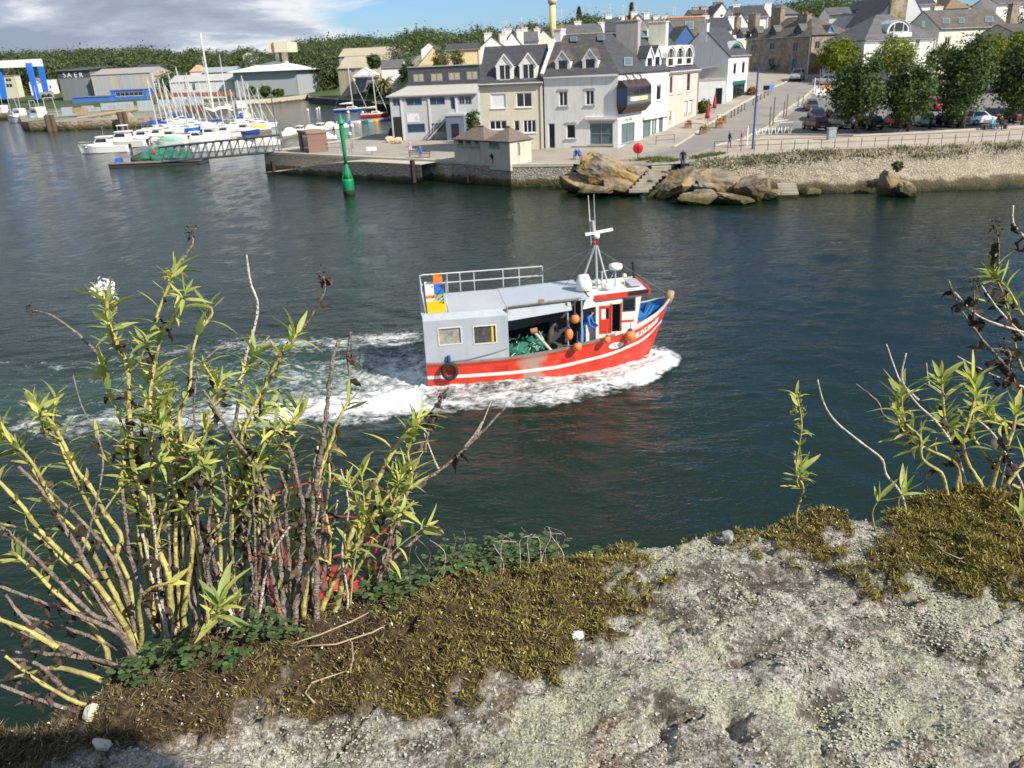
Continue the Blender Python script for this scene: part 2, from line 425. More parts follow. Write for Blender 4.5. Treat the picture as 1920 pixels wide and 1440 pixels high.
prom_px=[(1336,285),(1343,274),(1394,264),(1440,254),(1600,257),(1760,249),(1925,239)]
prom=[xy(G(a,b))for a,b in prom_px]+[(88,84),(89,77.3)]+[(p[0],p[1]+0.15)for p in cr_[5:1:-1]]
pts=[Vector(p)for p in coast]; edg=[(i,(i+1)%len(coast))for i in range(len(coast))]
for poly in(road,lot,prom):
 dense=[]
 for i,p in enumerate(poly):
  q=poly[(i+1)%len(poly)]; n_=max(1,int(math.dist(p,q)/3))
  dense+=[(p[0]+(q[0]-p[0])*k/n_,p[1]+(q[1]-p[1])*k/n_)for k in range(n_)]
 k0=len(pts); pts+=[Vector(p)for p in dense]; edg+=[(k0+i,k0+(i+1)%len(dense))for i in range(len(dense))]
yy=72.0
while yy<1600:
 s_=max(2.5,0.035*yy); xx=-1.0*yy-60
 while xx<0.9*yy+40:
  p=(xx+rnd.uniform(-.2,.2)*s_,yy+rnd.uniform(-.2,.2)*s_)
  if inpoly(p[0],p[1],coast):pts.append(Vector(p))
  xx+=s_
 yy+=s_
vv,_,ff,*_r=delaunay_2d_cdt(pts,edg,[],2,1e-4)
V3=[(p.x,p.y,zg(p.x,p.y))for p in vv]
tri=[t_ for t_ in ff if inpoly(sum(vv[i].x for i in t_)/3,sum(vv[i].y for i in t_)/3,coast)]
def zone(t_):
 x=sum(vv[i].x for i in t_)/len(t_); y=sum(vv[i].y for i in t_)/len(t_)
 if inpoly(x,y,lot):return 'car_park'
 if inpoly(x,y,road):return 'road'
 if inpoly(x,y,prom):return 'promenade'
 if y>350 or(x>120):return 'hill'
 if x<2 and y>128:return 'terrain'
 return 'ground'
zones={}
for t_ in tri:zones.setdefault(zone(t_),[]).append(t_)
gm={'car_park':M('asphalt_park',(0.16,0.155,0.15),0.9,0.15,0.5,0.3,30,col2=(0.21,0.2,0.185),thr=(.45,.7)),
  'road':M('asphalt_road',(0.22,0.21,0.195),0.9,0.12,0.5,0.3,30,col2=(0.27,0.25,0.22),thr=(.4,.7)),
  'promenade':M('promenade_slabs',(0.42,0.37,0.30),0.9,0.12,0.6,0.3,8,col2=(0.34,0.30,0.25),thr=(.45,.7)),
  'hill':M('hill_grass',(0.05,0.075,0.025),0.95,0.3,0.05),
  'terrain':M('yard_ground',(0.24,0.23,0.19),0.95,0.2,0.06,col2=(0.07,0.10,0.035),thr=(.5,.58)),
  'ground':M('quay_paving',(0.34,0.31,0.265),0.9,0.12,0.4,0.3,8,col2=(0.27,0.25,0.22),thr=(.4,.65))}
for zn,tl in zones.items():
 used=sorted({i for t_ in tl for i in t_}); mp_={i:k for k,i in enumerate(used)}
 o=mesh_obj(zn,[V3[i]for i in used],[tuple(mp_[i]for i in t_)for t_ in tl],gm[zn]); o['kind']='structure'
# painted line of road, kerbs
mk_=M('road_paint',(0.75,0.74,0.7),0.8)
def strip(name,pxs,wd,dz,mat,hgt=0.0,world=None,kind='structure'):
 P=[G(a,b)for a,b in pxs]if world is None else[Vector((a,b,zg(a,b)))for a,b in world]
 D=[]
 for i in range(len(P)-1):
  n_=max(1,int((P[i+1]-P[i]).length/2)); D+=[P[i].lerp(P[i+1],k/n_)for k in range(n_)]
 D.append(P[-1]); mb=MB(); L=[]; Rr=[]
 for i,p in enumerate(D):
  d=(D[min(i+1,len(D)-1)]-D[max(0,i-1)]); d.z=0; d.normalize(); nrm=Vector((-d.y,d.x,0))*wd/2
  for s_,arr in((1,L),(-1,Rr)):
   q=p+s_*nrm; q.z=zg(q.x,q.y)+dz; arr.append(q)
 up=Vector((0,0,hgt))
 for i in range(len(D)-1):
  if hgt==0:mb.quad(Rr[i],Rr[i+1],L[i+1],L[i])
  else:mb.add([L[i],L[i+1],Rr[i+1],Rr[i],L[i]+up,L[i+1]+up,Rr[i+1]+up,Rr[i]+up],[(4,7,6,5),(0,4,5,1),(3,2,6,7),(0,3,7,4),(1,5,6,2)])
 o=mb.build(name,mat); o['kind']=kind; return o
kerbm=M('kerb_stone',(0.45,0.42,0.37),0.85,0.15,1.5)
strip('kerb',road_px[1:7],0.25,-0.05,kerbm,0.19)
strip('kerb',road_px[8:14],0.25,-0.05,kerbm,0.19)
strip('kerb',[(1440,252),(1600,255.5),(1760,247.5),(1920,237.5)],0.25,-0.05,kerbm,0.19)
for a in([(1452,228),(1478,225)],[(1463,230),(1500,228.5)]):strip('road_marking',a,0.35,0.02,mk_)
# ------------------------------------------------------------------ quay walls
def wall_mat(name,c1,c2,scale,algae=1.2,joint=0.5,smooth_low=False):
 mt=bpy.data.materials.new(name); mt.use_nodes=True; t=mt.node_tree; b=t.nodes['Principled BSDF']; b.inputs['Roughness'].default_value=0.9
 co=t.nodes.new('ShaderNodeTexCoord'); mp=t.nodes.new('ShaderNodeMapping'); mp.inputs['Scale'].default_value=(1,1,1.7); t.links.new(co.outputs['Object'],mp.inputs[0])
 vo=t.nodes.new('ShaderNodeTexVoronoi'); vo.inputs['Scale'].default_value=scale; t.links.new(mp.outputs[0],vo.inputs[0])
 ve=t.nodes.new('ShaderNodeTexVoronoi'); ve.feature='DISTANCE_TO_EDGE'; ve.inputs['Scale'].default_value=scale; t.links.new(mp.outputs[0],ve.inputs[0])
 n=t.nodes.new('ShaderNodeTexNoise'); n.inputs['Scale'].default_value=0.7; n.inputs['Detail'].default_value=8; t.links.new(co.outputs['Object'],n.inputs[0])
 s1=N(t,'ShaderNodeSeparateColor'); t.links.new(vo.outputs['Color'],s1.inputs[0])
 col=mixc(t,mth(t,'ADD',mth(t,'MULTIPLY',s1.outputs[0],0.6),mth(t,'MULTIPLY',n.outputs[0],0.5)),c1,c2)
 ed=ramp(t,ve.outputs[0],[(0.0,1),(0.09,0)])
 sx=N(t,'ShaderNodeSeparateXYZ'); t.links.new(co.outputs['Object'],sx.inputs[0])
 if smooth_low:up_=ramp(t,mth(t,'ADD',sx.outputs[2],n.outputs[0]),[(0,0),(1,0)]); up_=ramp(t,mth(t,'DIVIDE',mth(t,'ADD',sx.outputs[2],mth(t,'MULTIPLY',n.outputs[0],1.2)),4.5),[(.42,.45),(.72,1)]); ed=mth(t,'MULTIPLY',ed,up_); col=mixc(t,mth(t,'SUBTRACT',1.0,up_),col,(.50,.44,.33)); col=mixc(t,ramp(t,mth(t,'DIVIDE',mth(t,'ADD',sx.outputs[2],mth(t,'MULTIPLY',n.outputs[0],1.0)),4.5),[(.74,0),(.9,.6)]),col,(.16,.13,.085))
 col=mixc(t,mth(t,'MULTIPLY',ed,joint),col,(0.07,0.062,0.05))
 zw=mth(t,'ADD',sx.outputs[2],mth(t,'MULTIPLY',mth(t,'SUBTRACT',n.outputs[0],0.5),1.3))
 ag=ramp(t,mth(t,'DIVIDE',zw,algae),[(0.0,(0.02,0.022,0.01)),(0.28,(0.06,0.06,0.02)),(0.55,(0.11,0.085,0.04)),(1.0,(0.20,0.17,0.12))])
 col=mixc(t,ramp(t,mth(t,'DIVIDE',zw,algae),[(0.75,1),(1.05,0)]),col,ag)
 t.links.new(col,b.inputs['Base Color'])
 bp=t.nodes.new('ShaderNodeBump'); bp.inputs['Strength'].default_value=0.9; bp.inputs['Distance'].default_value=0.12
 hh=mth(t,'ADD',ramp(t,ve.outputs[0],[(0,0),(0.2,1)]),mth(t,'MULTIPLY',n.outputs[0],0.5)); t.links.new(hh,bp.inputs['Height']); t.links.new(bp.outputs[0],b.inputs['Normal'])
 return mt
qm=wall_mat('quay_masonry',(0.36,0.315,0.24),(0.54,0.475,0.37),2.2,0.8,0.3)
qm2=wall_mat('quay_rubble_masonry',(0.27,0.245,0.205),(0.46,0.43,0.37),3.2,1.0,0.45)
cop=M('quay_coping',(0.46,0.42,0.35),0.85,0.12,1.2,0.3,6)
def quay(name,label,P,mat,zb=-1.2,batter=0.25,coping=True,sub=1.2):
 t=thing(name,label,'wall'); mb=MB(); D=[]
 for i in range(len(P)-1):
  a,b=Vector(P[i]),Vector(P[i+1]); n_=max(1,int((b-a).length/sub)); D+=[a.lerp(b,k/n_)for k in range(n_)]
 D.append(Vector(P[-1])); top=[]; bot=[]
 for i,p in enumerate(D):
  d=D[min(i+1,len(D)-1)]-D[max(0,i-1)]; d.normalize(); nr=Vector((d.y,-d.x)); z=zg(p.x,p.y)
  top.append(Vector((p.x,p.y,z))); q=p+nr*batter; bot.append(Vector((q.x,q.y,zb)))
 for i in range(len(D)-1):
  K=5
  for k in range(K):mb.quad(bot[i].lerp(top[i],k/K),bot[i+1].lerp(top[i+1],k/K),bot[i+1].lerp(top[i+1],(k+1)/K),bot[i].lerp(top[i],(k+1)/K))
 mb.build('masonry',mat,t)
 if coping:
  c=MB()
  for i in range(len(D)-1):
   d=(D[i+1]-D[i]).normalized(); nr=Vector((d.y,-d.x,0)); d3=Vector((d.x,d.y,0))*0.015
   a,b=top[i]+d3,top[i+1]-d3
   c.add([a+nr*.08-Vector((0,0,.25)),b+nr*.08-Vector((0,0,.25)),b-nr*.6-Vector((0,0,.25)),a-nr*.6-Vector((0,0,.25)),
     a+nr*.08+Vector((0,0,.06)),b+nr*.08+Vector((0,0,.06)),b-nr*.6+Vector((0,0,.06)),a-nr*.6+Vector((0,0,.06))],
[(4,5,6,7),(0,1,5,4),(1,2,6,5),(2,3,7,6),(3,0,4,7)])
  o=c.build('coping',cop,t); o['kind']='stuff'
 return t
quay('shipyard_quay_wall','rusty stained quay wall of the shipyard pier across the harbour',cq[0:10],wall_mat('shipyard_masonry',(0.23,0.17,0.12),(0.36,0.30,0.2),0.5,1.4),coping=False)
quay('shore_wall','rough stone shore below the pale hangar with white roof',cq[9:13],qm,batter=2.5,coping=False)
quay('slipway_wall','dark slipway wall behind the moored blue sailboat',cq[12:17],M('dark_slip_wall',(0.05,0.048,0.042),0.9,0.3,1.5))
quay('basin_wall','low quay wall at the back of the basin beside the brown hut',cq[16:23],qm)
fq=quay('stone_quay_wall','long weathered stone quay wall running behind the green channel beacon',cq[22:25],qm)
rq=quay('rubble_quay_wall','grey rubble quay wall under the small cream toilet block',cq[24:27],qm2)
# ramp along the left quay wall
A0,A1=Vector(cq[22]+(0,)),Vector(cq[24]+(0,)); dd=(A1-A0).normalized(); nr_=Vector((dd.y,-dd.x,0)); LL=(A1-A0).length
mb=MB(); K=24
for k in range(K):
 s0,s1=k/K,(k+1)/K; q0,q1=A0+dd*(LL*s0*.98-1.5),A0+dd*(LL*s1*.98-1.5)
 z0,z1=-0.15+2.25*sst(0.02,.75,s0),-0.15+2.25*sst(0.02,.75,s1)
 a,b,c,d=q0-nr_*.1,q0+nr_*2.6,q1+nr_*2.6,q1-nr_*.1
 U=lambda p,z:Vector((p.x,p.y,z))
 mb.quad(U(a,z0),U(b,z0),U(c,z1),U(d,z1),1); mb.quad(U(b,-1),U(c,-1),U(c,z1),U(b,z0),0)
tag(mb.build('boat_ramp',[qm,cop]),'pale stone ramp sloping down along the quay wall into the water','ramp')
# drain openings and ladder slots
for(a,b,wpx,hpx,nm,lb)in[(513,312,5,18,'ladder_recess','black ladder recess at the tip of the stone quay'),(776,322,5,40,'ladder_recess','rusty vertical slot halfway along the stone quay wall'),(877,337,7,12,'drain_opening','square black drain in the rubble wall below the toilet block')]:
 p=PZ(a,b+hpx/2,0.2); d=p.y/1480
 q=Vector(p)-Vector((0,0.0,0)); mb=MB()
 tg=Vector((dd.x,dd.y,0)); mb.box((0,0,hpx*d/2),(wpx*d,0.5,hpx*d),0,math.atan2(dd.y,dd.x)); o=mb.build(nm,M('dark_recess',(0.03,0.022,0.016),0.9)); o.location=(q.x,q.y+.12,0.15); tag(o,lb,'recess')
tri_sign=MB(); tri_sign.add([(-.55,0,0),(.55,0,0),(0,0,1.1),(-.55,.05,0),(.55,.05,0),(0,.05,1.1)],[(0,1,2),(5,4,3),(0,3,4,1),(1,4,5,2),(2,5,3,0)])
o=tri_sign.build('triangle_mark',M('white_mark',(0.75,0.72,0.75),0.7)); p=PZ(542,306,0.9); o.location=(p.x,p.y-.35,p.z); o.rotation_euler=(0,0,math.atan2(dd.y,dd.x)); tag(o,'small white triangle daymark fixed on the quay wall near its tip','sign')
# ------------------------------------------------------------------ sloping sea wall
sw=thing('sea_wall','sloping rough stone sea wall below the promenade railing','wall')
tp=[Vector(p)for p in cr_[2:7]]+[Vector((90,77)),Vector((150,77))]
wlx=[PZ(a,b)for a,b in[(1340,366),(1450,362),(1560,362),(1700,360),(1800,357),(1925,352)]]
bt=[Vector((p.x,p.y))for p in wlx[1:]]+[Vector((90,71)),Vector((150,71))]
NS=150; KV=16
def along(P,s):
 L=[0]
 for i in range(len(P)-1):L.append(L[-1]+(P[i+1]-P[i]).length)
 t=s*L[-1]
 for i in range(len(P)-1):
  if t<=L[i+1]+1e-6:return P[i].lerp(P[i+1],(t-L[i])/max(1e-6,L[i+1]-L[i]))
 return P[-1]
vs_,fs_=[],[]
tp2=[Vector(p)for p in cr_[1:7]]+[Vector((90,77)),Vector((150,77))]
bt2=[Vector((PZ(1330,366).x,PZ(1330,366).y))]+bt
def sw_pt(s,k):
 a,b=along(tp2,s),along(bt2,s); tt=k
 p=b.lerp(a,tt); z=(zg(a.x,a.y)+0.02)*(tt**1.05)-0.25*(1-tt)*0+(-0.1 if tt<0.02 else 0)
 return Vector((p.x,p.y,z))
for i in range(NS+1):
 for k in range(KV+1):
  p=sw_pt(i/NS,k/KV)
  if 0<k<KV:
   d_=0.22*noise.noise(p*0.9)+0.16*noise.noise(p*2.3); p.z+=d_; p.y-=d_*.5
  vs_.append(p)
for i in range(NS):
 for k in range(KV):fs_.append((i*(KV+1)+k,(i+1)*(KV+1)+k,(i+1)*(KV+1)+k+1,i*(KV+1)+k+1))
swm=wall_mat('sea_wall_stone',(0.33,0.285,0.215),(0.50,0.445,0.345),4.6,1.1,0.42,True)
mesh_obj('masonry',vs_,fs_,swm,sw)
def rock_mesh(name,seed,sub=2,amp=0.35,mats=None,flat=1.0,blocky=0.0,cut=False):
 bm=bmesh.new(); bmesh.ops.create_icosphere(bm,subdivisions=sub,radius=1)
 o_=Vector((seed*3.7,seed*1.3,seed*7.1))
 for vv_ in bm.verts:
  p=vv_.co.copy()
  if blocky:
   m_=max(abs(p.x),abs(p.y),abs(p.z)); p=p.lerp(p/m_*0.8,blocky)
  vv_.co=p*(1+amp*noise.fractal(p*1.1+o_,1.0,2.0,5)+amp*0.5*noise.ridged_multi_fractal(p*1.6+o_,1.0,2.0,3,1.0,2.0)-amp*.35); vv_.co.z *= flat
 if cut:   # fracture planes
  r_=random.Random(seed); pl=[(Vector((r_.gauss(0,1),r_.gauss(0,1)-.4,r_.gauss(0,.8))).normalized(),r_.uniform(.52,.8))for _ in range(9)]
  for vv_ in bm.verts:
   for n_,d_ in pl:
    k_=vv_.co.dot(n_)-d_
    if k_>0:vv_.co-=n_*k_*.88
   vv_.co+=vv_.co.normalized()*.03*noise.fractal(vv_.co*5+o_,1.0,2.0,4)
 me=bpy.data.meshes.new(name); bm.to_mesh(me); bm.free()
 me.polygons.foreach_set('use_smooth',[sub>2]*len(me.polygons))
 for mm in mats or[]:me.materials.append(mm)
 return me
stm=M('wall_stone',(0.52,0.47,0.39),0.9,0.25,2.0,0.4,6)
sms=[rock_mesh('stone',20+k,1,0.3,[stm],0.7)for k in range(4)]
for k in range(170):
 s=rnd.uniform(0.28,0.72); t_=rnd.uniform(0.62,0.97)if k%3 else rnd.uniform(0.3,.9); p=sw_pt(s,t_)
 o=bpy.data.objects.new('stone',sms[k%4]); link(o,sw); o.location=p+Vector((0,-.05,0.03)); r_=rnd.uniform(0.16,0.38)
 o.scale=(r_*rnd.uniform(1,1.7),r_,r_*.8); o.rotation_euler=(rnd.uniform(-.5,.9),rnd.uniform(-.3,.3),rnd.uniform(0,6))
# ------------------------------------------------------------------ shore rocks
def rock_mat():
 mt=bpy.data.materials.new('shore_rock'); mt.use_nodes=True; t=mt.node_tree; b=t.nodes['Principled BSDF']; b.inputs['Roughness'].default_value=0.9
 co=t.nodes.new('ShaderNodeNewGeometry'); sx=N(t,'ShaderNodeSeparateXYZ'); t.links.new(co.outputs['Position'],sx.inputs[0])
 def nz(s,d,off=0):
  mp=t.nodes.new('ShaderNodeMapping'); mp.inputs['Location'].default_value=(off,off,off); t.links.new(co.outputs['Position'],mp.inputs[0])
  n=t.nodes.new('ShaderNodeTexNoise'); n.inputs['Scale'].default_value=s; n.inputs['Detail'].default_value=d; n.inputs['Roughness'].default_value=0.65; t.links.new(mp.outputs[0],n.inputs[0]); return n.outputs[0]
 n1_,n2_,n3_=nz(0.8,8),nz(0.35,6,9),nz(3,6,3)
 col=ramp(t,n1_,[(0.32,(0.06,0.05,0.036)),(0.5,(0.19,0.162,0.12)),(0.7,(0.32,0.285,0.23))])
 col=mixc(t,ramp(t,mth(t,'ADD',n2_,mth(t,'MULTIPLY',n3_,.25)),[(0.60,0),(0.70,0.8)]),col,(0.34,0.23,0.07))
 zw=mth(t,'ADD',sx.outputs[2],mth(t,'MULTIPLY',mth(t,'SUBTRACT',n1_,0.5),1.6))
 low=ramp(t,zw,[(0.0,(0.02,0.022,0.008)),(0.3,(0.07,0.065,0.02)),(0.8,(0.10,0.075,0.035))])
 col=mixc(t,ramp(t,zw,[(0.62,1),(1.0,0)]),col,low); t.links.new(col,b.inputs['Base Color'])
 bp=t.nodes.new('ShaderNodeBump'); bp.inputs['Strength'].default_value=0.8; bp.inputs['Distance'].default_value=0.25; t.links.new(mth(t,'ADD',n1_,mth(t,'MULTIPLY',n3_,.4)),bp.inputs['Height']); t.links.new(bp.outputs[0],b.inputs['Normal'])
 return mt
rkm=rock_mat()
def boulder(px,py,rx,rz,Y,label,seed,dep=1.0,rot=0.0,blocky=0.3,group=None):
 c=PY(px,py,Y); k=Y/1480*1.03
 o=bpy.data.objects.new('boulder',rock_mesh('boulder',seed,5,0.34,[rkm],1.0,blocky,True)); link(o); o.location=c
 o.scale=(rx*k,rx*k*dep,rz*k); o.rotation_euler=(0,rot,rnd.uniform(-.3,.3)); o.data.polygons.foreach_set('use_smooth',[False]*len(o.data.polygons)); return tag(o,label,'rock',group)
GR='granite shore rocks below the houses'
for a in[(1148,330,62,31,79,'tall pointed grey boulder left of the stone steps',1,.9,.25),(1092,346,50,18,80,'low weedy brown boulder at the foot of the rubble wall',2,1,.1),
(1205,324,42,20,79,'orange lichened boulder behind the upper stone steps',3,.8,.1),(1290,347,62,32,74,'broad boulder with yellow lichen right of the stone steps',4,.9,-.05),
(1352,338,62,22,75,'pale flat-topped boulder between the yellow and the dark ones',5,1,.08),(1415,357,46,30,70.5,'rounded dark boulder with orange crest at the end of the outcrop',6,.8,.25),
(1318,372,46,14,70,'low weedy rock at the waterline below the broad yellow boulder',7,.8,0),(1378,375,40,13,69,'low wet rock at the waterline below the dark rounded boulder',8,.8,.1),
(1240,360,34,13,75,'small wet rock at the foot of the stone steps',9,.9,-.1),(1290,324,75,12,79.5,'flat rock slab on which the man in dark clothes stands',10,.7,.03),(1165,352,52,16,77,'low brown rock below the tall pointed boulder',12,.8,.1),
(1520,361,26,9,72,'small weedy rock beside the lower steps in the sea wall',13,.8,0),(1446,364,22,10,70,'small weedy rock right of the dark rounded boulder',16,1,0),(1120,357,40,9,76,'low weedy shelf rock under the tall pointed boulder',17,.7,0),(1250,330,26,12,77,'small orange rock beside the top of the stone steps',18,.9,.2),(1335,356,34,14,72,'dark wet rock wedged between the yellow and the rounded boulder',19,.9,.3),(1668,348,22,30,70,'upright dark rock standing against the sea wall',14,.8,-.1),(1703,359,24,15,68.6,'low rock leaning on the upright dark rock',15,.8,.3)]:
 boulder(*a[:7],*a[7:],group=GR)
stepm=M('step_stone',(0.34,0.31,0.25),0.9,0.2,1.5,0.3,6)
def steps(label,px,py,n,wpx,Y,rise_px,shift):
 c=PY(px,py,Y); k=Y/1480; t=thing('stone_steps',label,'steps',c,-0.15)
 for i in range(n):
  mb=MB(); mb.box((i*shift*k,i*0.42,i*rise_px*k*.75),(wpx*k,.8,rise_px*k*.9)); mb.build('step',stepm,t)
steps('worn stone steps climbing between the shore boulders',1198,357,8,36,74.5,6.2,6.0)
steps('short dark stone steps at the foot of the sea wall',1478,362,4,34,71,5,0)
# ================================================================== buildings
slate=lambda n,c=(0.056,0.059,0.067),c2=None,th=(.5,.62):M(n,c,0.6,0.25,0.9,0.5,9,stretch=(1,1,3),col2=c2,thr=th)
SL1=slate('slate_dark'); SL2=slate('slate_lichen',(0.072,0.073,0.078),(0.17,0.13,0.055),(.53,.70)); SL3=slate('slate_grey',(0.11,0.11,0.115))
SL4=slate('slate_weathered',(0.085,0.08,0.072),(0.14,0.125,0.09),(.45,.7))
white=M('render_white',(0.76,0.75,0.73),0.85,0.05,1.0,dirt=0.32); cream=M('render_cream',(0.60,0.56,0.45),0.85,0.05,1.0,dirt=0.2)
pink=M('render_pink',(0.66,0.47,0.40),0.85,0.05,1.0,dirt=0.15); greyr=M('render_grey',(0.43,0.45,0.47),0.8,0.05,1.0,dirt=0.15)
darkg=M('cladding_dark',(0.062,0.068,0.08),0.55,0.1,1.0); stone=M('granite_wall',(0.27,0.225,0.175),0.9,0.35,1.6,0.5,5,col2=(0.17,0.145,0.12),thr=(.45,.6),dirt=0.3)
yellow=M('render_yellow',(0.70,0.56,0.33),0.85,0.06,1.0,dirt=0.2); bluew=M('render_blue',(0.06,0.14,0.36),0.8,0.1,1.0); pale=M('render_pale',(0.66,0.66,0.55),0.85,0.05,1.0,dirt=0.25)
concr=M('concrete_grey',(0.36,0.35,0.33),0.9,0.1,1.0,dirt=0.4); skyb=M('render_sky_blue',(0.28,0.45,0.75),0.8,0.06,1.0); terra=M('terracotta',(0.42,0.17,0.09),0.8,0.15,3)
framew=M('frame_white',(0.78,0.78,0.77),0.5,0.03); frameg=M('frame_grey',(0.22,0.23,0.25),0.5,0.05); frameb=M('frame_blue',(0.06,0.12,0.38),0.5,0.05); framegr=M('paint_green',(0.02,0.12,0.085),0.45,0.08)
granite=M('granite_trim',(0.42,0.39,0.35),0.9,0.12,4); brown=M('wood_dark',(0.055,0.042,0.042),0.55,0.15,4); rustp=M('rust_paint',(0.28,0.12,0.07),0.85,0.3,2,col2=(0.16,.08,.05))
def glass_mat(name,col,rough=0.06):
 mt=bpy.data.materials.new(name); mt.use_nodes=True; b=mt.node_tree.nodes['Principled BSDF']; b.inputs['Base Color'].default_value=c4(col); b.inputs['Roughness'].default_value=rough; b.inputs['Specular IOR Level'].default_value=0.6; return mt
gdark=glass_mat('glass_dark',(0.016,0.02,0.027)); gblue=glass_mat('glass_blue',(0.02,0.05,0.11)); gcurt=M('glass_curtain',(0.34,0.33,0.25),0.25,0.25,6,stretch=(6,6,.3)); gshop=glass_mat('glass_shop',(0.10,0.15,0.155),0.08)
shut=M('shutter_white',(0.7,0.71,0.73),0.5,0.04)
GLS={'d':gdark,'b':gblue,'c':gcurt,'s':gshop,'w':shut}
class Face:
 """vertical wall plane from A to B (left to right seen from outside)"""
 def __init__(s,A,B,z0,z1):
  s.A=Vector((A[0],A[1],0)); s.B=Vector((B[0],B[1],0)); s.d=(s.B-s.A).normalized(); s.L=(s.B-s.A).length
  s.n=Vector((s.d.y,-s.d.x,0)); s.z0,s.z1=z0,z1
 def hit(s,px,py,off=0.0):
  r=ray(px,py); o=Vector((0,0,H)); P=s.A+s.n*off
  t=(P-o).dot(s.n)/r.dot(s.n); q=o+r*t; return((q-s.A).dot(s.d),q.z)
 def pt(s,u,z,off=0.0):q=s.A+s.d*u+s.n*off; return Vector((q.x,q.y,z))
 def rect(s,x0,y0,x1,y1,off=0.0):
  a=s.hit(x0,(y0+y1)/2,off); b=s.hit(x1,(y0+y1)/2,off); c=s.hit((x0+x1)/2,y0,off); d=s.hit((x0+x1)/2,y1,off)
  return(max(a[0],0.15),d[1],min(b[0],s.L-0.15),c[1])
def wall_holes(mb,fc,holes,dep=0.16,mi=0):
 us=sorted({0.0,fc.L}|{h[0]for h in holes}|{h[2]for h in holes}); zs_=sorted({fc.z0,fc.z1}|{h[1]for h in holes}|{h[3]for h in holes})
 us=[u_ for u_ in us if 0<=u_<=fc.L]; zs_=[z for z in zs_ if fc.z0<=z<=fc.z1]
 for i in range(len(us)-1):
  for j in range(len(zs_)-1):
   um,zm=(us[i]+us[i+1])/2,(zs_[j]+zs_[j+1])/2
   if any(h[0]<um<h[2]and h[1]<zm<h[3]for h in holes):continue
   mb.quad(fc.pt(us[i],zs_[j]),fc.pt(us[i+1],zs_[j]),fc.pt(us[i+1],zs_[j+1]),fc.pt(us[i],zs_[j+1]),mi)
 for h in holes:
  p=[(h[0],h[1]),(h[2],h[1]),(h[2],h[3]),(h[0],h[3])]
  for k in range(4):
   a,b=p[k],p[(k+1)%4]; mb.quad(fc.pt(*a),fc.pt(*b),fc.pt(*b,-dep),fc.pt(*a,-dep),mi)
def obox(mb,fc,u0,z0,u1,z1,o0,o1,mi=0):
 P=[fc.pt(u0,z0,o0),fc.pt(u1,z0,o0),fc.pt(u1,z0,o1),fc.pt(u0,z0,o1),fc.pt(u0,z1,o0),fc.pt(u1,z1,o0),fc.pt(u1,z1,o1),fc.pt(u0,z1,o1)]
 mb.add(P,[(0,3,2,1),(4,5,6,7),(0,1,5,4),(1,2,6,5),(2,3,7,6),(3,0,4,7)],mi)
def window(parent,fc,h,glass='d',frame=framew,cols=2,sill=True,trim=None,name='window',rows=1):
 u0,z0,u1,z1=h; t_=min(0.09,0.12*(u1-u0)); mb=MB(); a,b=-0.14,-0.05
 obox(mb,fc,u0,z0,u0+t_,z1,a,b); obox(mb,fc,u1-t_,z0,u1,z1,a,b); obox(mb,fc,u0+t_,z0,u1-t_,z0+t_,a,b); obox(mb,fc,u0+t_,z1-t_,u1-t_,z1,a,b)
 for k in range(1,cols):
  uc=u0+(u1-u0)*k/cols; obox(mb,fc,uc-t_*.5,z0+t_,uc+t_*.5,z1-t_,a,b+.003)
 for k in range(1,rows):
  zc=z0+(z1-z0)*k/rows; obox(mb,fc,u0+t_,zc-t_*.4,u1-t_,zc+t_*.4,a,b-.003)
 if trim:
  tw=0.16; obox(mb,fc,u0-tw,z1+.001,u1+tw,z1+.22,-.01,.05,1); obox(mb,fc,u0-tw,z0-.16,u1+tw,z0-.001,-.01,.09,1)
 elif sill:obox(mb,fc,u0-.08,z0-.08,u1+.08,z0-.001,-.01,.10,0)
 w_=mb.build(name,[frame,trim or frame],parent); w_['kind']='stuff' if False else 'thing'; del w_['kind']
 g=MB(); g.quad(fc.pt(u0+.01,z0+.01,-.11),fc.pt(u1-.01,z0+.01,-.11),fc.pt(u1-.01,z1-.01,-.11),fc.pt(u0+.01,z1-.01,-.11)); g.build('pane',GLS[glass],w_)
 return w_
def slab(mb,P,th=0.14,mi=0):
 P=[Vector(p)for p in P]; n=(P[1]-P[0]).cross(P[2]-P[0]).normalized()
 if n.z<0:P=P[::-1]; n=-n
 Q=[p-n*th for p in P]; k=len(P)
 mb.add(P+Q,[tuple(range(k)),tuple(range(2*k-1,k-1,-1))]+[(i,k+i,k+(i+1)%k,(i+1)%k)for i in range(k)],mi)
def chimney(roof,c,wd,dp,z0,z1,mat,d,pots=2):
 mb=MB(); a=math.atan2(d.y,d.x); mb.box((c.x,c.y,(z0+z1)/2),(wd,dp,z1-z0),0,a); mb.box((c.x,c.y,z1+.05),(wd+.15,dp+.15,.14),0,a)
 for k in range(pots):
  q=c+d*((k+.5)/pots-.5)*(wd-.2); mb.bar((q.x,q.y,z1+.12),(q.x,q.y,z1+.5),.13,8,1,.10)
 if int(c.x*7)%2 and d:q=c+d*wd*.3; mb.bar((q.x,q.y,z1),(q.x,q.y,z1+2.2),.025,4,0); mb.bar((q.x-.5,q.y,z1+2),(q.x+.5,q.y+.1,z1+2),.02,4,0)
 return mb.build('chimney',[mat,terra],roof)
